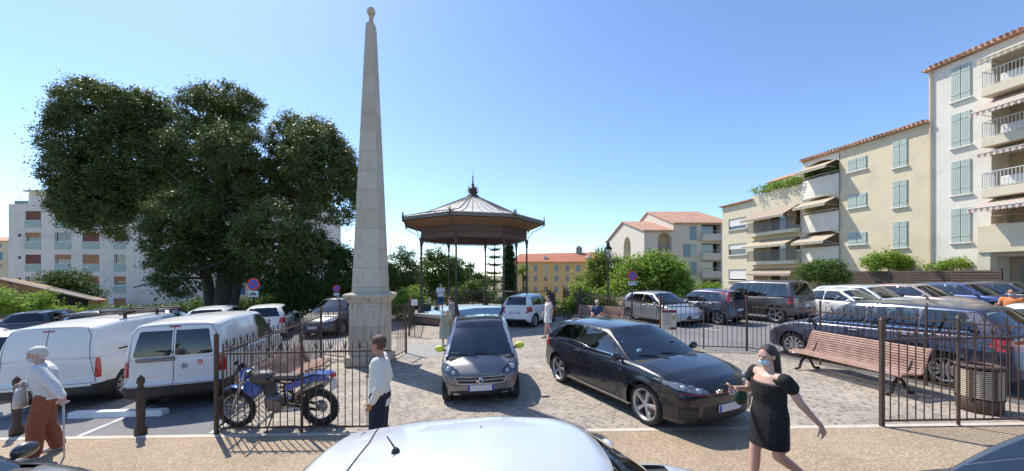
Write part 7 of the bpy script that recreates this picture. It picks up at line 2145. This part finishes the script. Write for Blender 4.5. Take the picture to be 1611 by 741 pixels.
x, y = -4.0, 20.2; person('man in a white shirt and blue shorts standing on the bandstand', x, y, R(-80), 1.60, dict(elL=(.02, .22, 1.15), wrL=(.20, .12, 1.18), elR=(.02, -.22, 1.15), wrR=(.20, -.10, 1.16)), M['skin'], dict(tilt=R(15), parts=[('shirt', c_wblouse, shirt(.02, 1, .6), None), ('shorts', c_blue, trousers(.02, .04, 1.0, .0), None), ('hair', M['hair_dark'], hair('man'), None), ('shoes', c_dshoe, shoes(), None)]), vox=SM, dz=.52, group='people standing')
sit = dict(pelvis=(0, 0, .52), waist=(.0, 0, .66), chest=(.04, 0, .88), neck=(.06, 0, 1.03), head=(.10, 0, 1.17), hipL=(.02, .09, .50), hipR=(.02, -.09, .50), kneeL=(.42, .12, .50), kneeR=(.42, -.12, .50), ankL=(.42, .12, .08), ankR=(.42, -.12, .08), toeL=(.57, .13, .03), toeR=(.57, -.13, .03), shL=(.05, .175, .97), shR=(.05, -.175, .97), elL=(.12, .22, .72), elR=(.12, -.22, .72), wrL=(.32, .12, .62), wrR=(.32, -.12, .62))
x, y = 3.75, 15.75; person('person in blue sitting bowed on the far bench', x, y, R(232), 1.68, sit, M['skin'], dict(tilt=R(25), parts=[('top', c_blue, shirt(.02, 1, .6), None), ('trousers', c_navy, trousers(.02), None), ('hair', M['hair_white'], hair('man'), None), ('shoes', c_dshoe, shoes(), None)]), vox=SM, group='people sitting')
x, y = 14.7, 10.6; person('person in an orange top and pale mask behind the cars at the right edge', x, y, R(200), 1.62, dict(elR=(.08, -.24, 1.2), wrR=(.30, -.22, 1.22)), M['skin2'], dict(parts=[('top', c_orange, shirt(.015, 1, .3), None), ('trousers', c_navy, trousers(.02), None), ('hair', M['hair_dark'], hair('man'), None), ('mask', M['mask'], mask, None), ('shoes', c_dshoe, shoes(), None)]), vox=SM, group='people walking')

# ------------------------------------------------------------------ motorbike
mx_, my_ = (-4.76 - 3.29)/2, 6.25
mb_ = empty('motorbike', (mx_, my_, gz(mx_, my_)), R(180 - 2), 'blue trail motorbike leaning behind the iron fence', 'motorbike')
mb_.rotation_euler = (R(-5), math.atan(SL), R(178))
bikeblue = paint('blue_plastic', (.03, .10, .40), 0, .3, .04)
def ww(nm, x, r, tr):
    A = Matrix.Translation((x, 0, r)) @ Matrix.Rotation(R(90), 4, 'X')
    s = MB(); s.torus(r - tr, tr, 40, 10, A)
    for i in range(44):
        a = 2*PI*i/44
        for z_ in (-.4, .4): s.box((r - .004, 0, z_*tr), (.022, .018, tr*.55), M=A @ Matrix.Rotation(a, 4, 'Z'))
    o = s.build('wheel', M['rubber'], mb_, False)
    s = MB(); s.torus(r - 2*tr + .004, .016, 40, 6, A)
    for i in range(18):
        a = 2*PI*i/18; s.tube([A @ Vector((.03*math.cos(a+.4), .03*math.sin(a+.4), .02 if i % 2 else -.02)), A @ Vector(((r-2*tr)*math.cos(a), (r-2*tr)*math.sin(a), 0))], .0028, 4, cap=False)
    s.lathe([(.045, -.04), (.045, .04)], 16, A); s.build('rim', M['alloy'], o)
    s = MB(); s.lathe([(.11, .05), (.11, .056)], 24, A, cap=False); s.lathe([(.05, .05), (.11, .053)], 24, A, cap=False); s.build('brake_disc', M['chrome'], o)
ww('front', .735, .33, .045); ww('rear', -.735, .32, .058)
s = MB()
for yy in (-.09, .09): s.tube([(.735, yy, .33), (.60, yy, .66), (.44, yy, 1.02)], [.028, .024, .022], 8)
s.tube([(.45, -.09, .98), (.45, .09, .98)], .02, 6); s.tube([(.56, -.09, .78), (.56, .09, .78)], .02, 6); s.build('fork', M['alloy'], mb_, True)
s = MB(); pts = [(.95, .60), (.88, .70), (.76, .75), (.60, .73), (.46, .68)]
s.add([(x_, yy, z_ - abs(yy)*.3) for x_, z_ in pts for yy in (-.06, 0, .06)] + [(x_, yy, z_ - abs(yy)*.3 - .015) for x_, z_ in pts for yy in (-.06, 0, .06)], [(3*i+j, 3*i+j+1, 3*i+j+4, 3*i+j+3) for i in range(4) for j in range(2)] + [(15+3*i+j, 15+3*i+j+1, 15+3*i+j+4, 15+3*i+j+3) for i in range(4) for j in range(2)]); s.build('front_mudguard', bikeblue, mb_, True)
s = MB(); s.box((.53, 0, .93), (.10, .20, .22), bev=.04); o = s.build('headlamp_cowl', bikeblue, mb_); s = MB(); s.ball((.585, 0, .93), (.03, .07, .07), 14, 10); s.build('headlight', M['clear_lamp'], o, True)
s = MB()
for yy in (-.14, .14): s.ball((.52, yy, .86), (.025, .02, .02), 8, 6)
s.build('indicator', M['orange_lamp'], mb_, True)
s = MB(); s.tube([(.30, -.40, 1.12), (.34, -.30, 1.10), (.42, -.10, 1.08), (.42, .10, 1.08), (.34, .30, 1.10), (.30, .40, 1.12)], .012, 8); s.build('handlebar', M['iron_dark'], mb_, True)
s = MB()
for yy in (-.34, .34): s.tube([(.35, yy*.85, 1.11), (.36, yy, 1.22)], .006, 5); s.ball((.36, yy*1.05, 1.25), (.015, .06, .035), 12, 8)
s.build('mirror', M['black'], mb_, True)
s = MB()
s.tube([(.42, 0, .98), (.30, 0, .84), (.12, 0, .55), (.10, 0, .34)], .024, 8)
for yy in (-.10, .10): s.tube([(.42, yy*.3, .95), (.10, yy, .88), (-.25, yy, .78), (-.60, yy*.8, .86)], .017, 7); s.tube([(-.22, yy, .78), (-.20, yy, .42), (.10, yy, .32)], .018, 7); s.tube([(-.20, yy, .44), (-.735, yy, .32)], .024, 7)
s.build('frame', M['iron_dark'], mb_, True)
s = MB(); s.box((.02, 0, .44), (.34, .22, .26), bev=.05); s.lathe([(.11, -.14), (.11, .14)], 20, Matrix.Translation((-.06, 0, .40)) @ Matrix.Rotation(R(90), 4, 'X'))
for i in range(7): s.box((.10, 0, .58 + i*.025), (.17, .17, .010), bev=.003)
s.box((.10, 0, .66), (.11, .11, .2)); s.build('engine', M['alloy_dark'], mb_)
s = MB(); s.tube([(.18, -.08, .62), (.26, -.09, .50), (.20, -.13, .30), (-.10, -.14, .30), (-.35, -.15, .52), (-.72, -.15, .66)], [.02, .02, .022, .024, .045, .045], 10); s.build('exhaust', M['iron'], mb_, True)
s = MB(); s.loft([(.18, 0, .76, .20, .09), (.20, 0, .84, .24, .125), (.20, 0, .93, .20, .12), (.20, 0, .98, .12, .08)], 18); s.build('tank', plain('dull_grey_tank', (.10, .085, .08), .5), mb_, True)
s = MB()
for yy in (-.13, .13):
    s = MB(); s.add([(.42, yy, .88), (.48, yy*1.2, .70), (.30, yy*1.2, .56), (.16, yy, .74)], [(0, 1, 2, 3)]); s.build('radiator_shroud', bikeblue, mb_)
s = MB(); s.box((-.18, 0, .865), (.62, .20, .09), M=Matrix.Identity(4), bev=.04); s.build('seat', M['black'], mb_)
s = MB()
pts = [(-.20, .80), (-.45, .87), (-.75, .95), (-1.00, .93)]
for yy in (-.11, .11): s.add([(x_, yy, z_ - .03) for x_, z_ in pts] + [(x_, yy, z_ - .16 + .02*i) for i, (x_, z_) in enumerate(pts)], [(i, i+1, 5+i, 4+i) for i in range(3)])
s.add([(x_, yy, z_) for x_, z_ in pts for yy in (-.11, .11)], [(2*i, 2*i+1, 2*i+3, 2*i+2) for i in range(3)]); s.build('tail_fairing', bikeblue, mb_)
s = MB(); s.tube([(-.45, -.10, .93), (-.75, -.10, 1.02), (-.90, -.08, 1.02), (-.90, .08, 1.02), (-.75, .10, 1.02), (-.45, .10, .93)], .010, 6); s.build('grab_rail', M['iron_dark'], mb_)
s = MB(); s.box((-1.02, 0, .88), (.05, .12, .08), bev=.02); s.build('taillight', M['red_lamp'], mb_)
s = MB(); s.box((-1.00, 0, .72), (.02, .20, .18), .0); s.build('number_plate', M['plate'], mb_)
s = MB(); s.tube([(.0, .12, .30), (.02, .32, .02)], .012, 6); s.build('side_stand', M['iron_dark'], mb_)
s = MB(); s.torus(.30, .012, 20, 5, Matrix.Translation((-.735, .115, .33)) @ Matrix.Rotation(R(90), 4, 'X') @ Matrix.Scale(.35, 4)); s.build('sprocket', M['iron_dark'], mb_)

# ------------------------------------------------------------------ pigeons at the foot of the far fence
def pigeon():
    root = empty('pigeon')
    s = MB(); ell(s, (0, 0, .13), (.13, .06, .065), Matrix.Rotation(R(-18), 4, 'Y')); ell(s, (.12, 0, .22), (.035, .03, .035)); cone(s, (.07, 0, .15), (.12, 0, .21), .05, .03); cone(s, (-.10, 0, .10), (-.22, 0, .07), .035, .015); cone(s, (.15, 0, .22), (.175, 0, .213), .01, .003, 6)
    for sg in (-1, 1): cone(s, (.0, sg*.025, .10), (.0, sg*.03, .005), .008, .005, 6); cone(s, (.0, sg*.03, .006), (.035, sg*.035, .005), .006, .004, 6)
    fuse(s, 'body', plain('grey_feathers', (.07, .07, .08), .7, 0, .3, 12), root, .008, 2)
    return root
pg = pigeon(); pos = [(3.3, 18.9, 20), (3.0, 19.3, 160), (2.75, 19.0, 80)]
for i, (x, y, a) in enumerate(pos):
    o = pg if i == 0 else copy_tree(pg)
    o.location = (x, y, gz(x, y) + .008); o.rotation_euler = (0, 0, R(a)); tag(o, ['pigeon nearest the end of the far bench', 'pigeon in the middle of three by the far fence', 'pigeon furthest left by the far fence post'][i], 'pigeon', 'pigeons by the far fence')
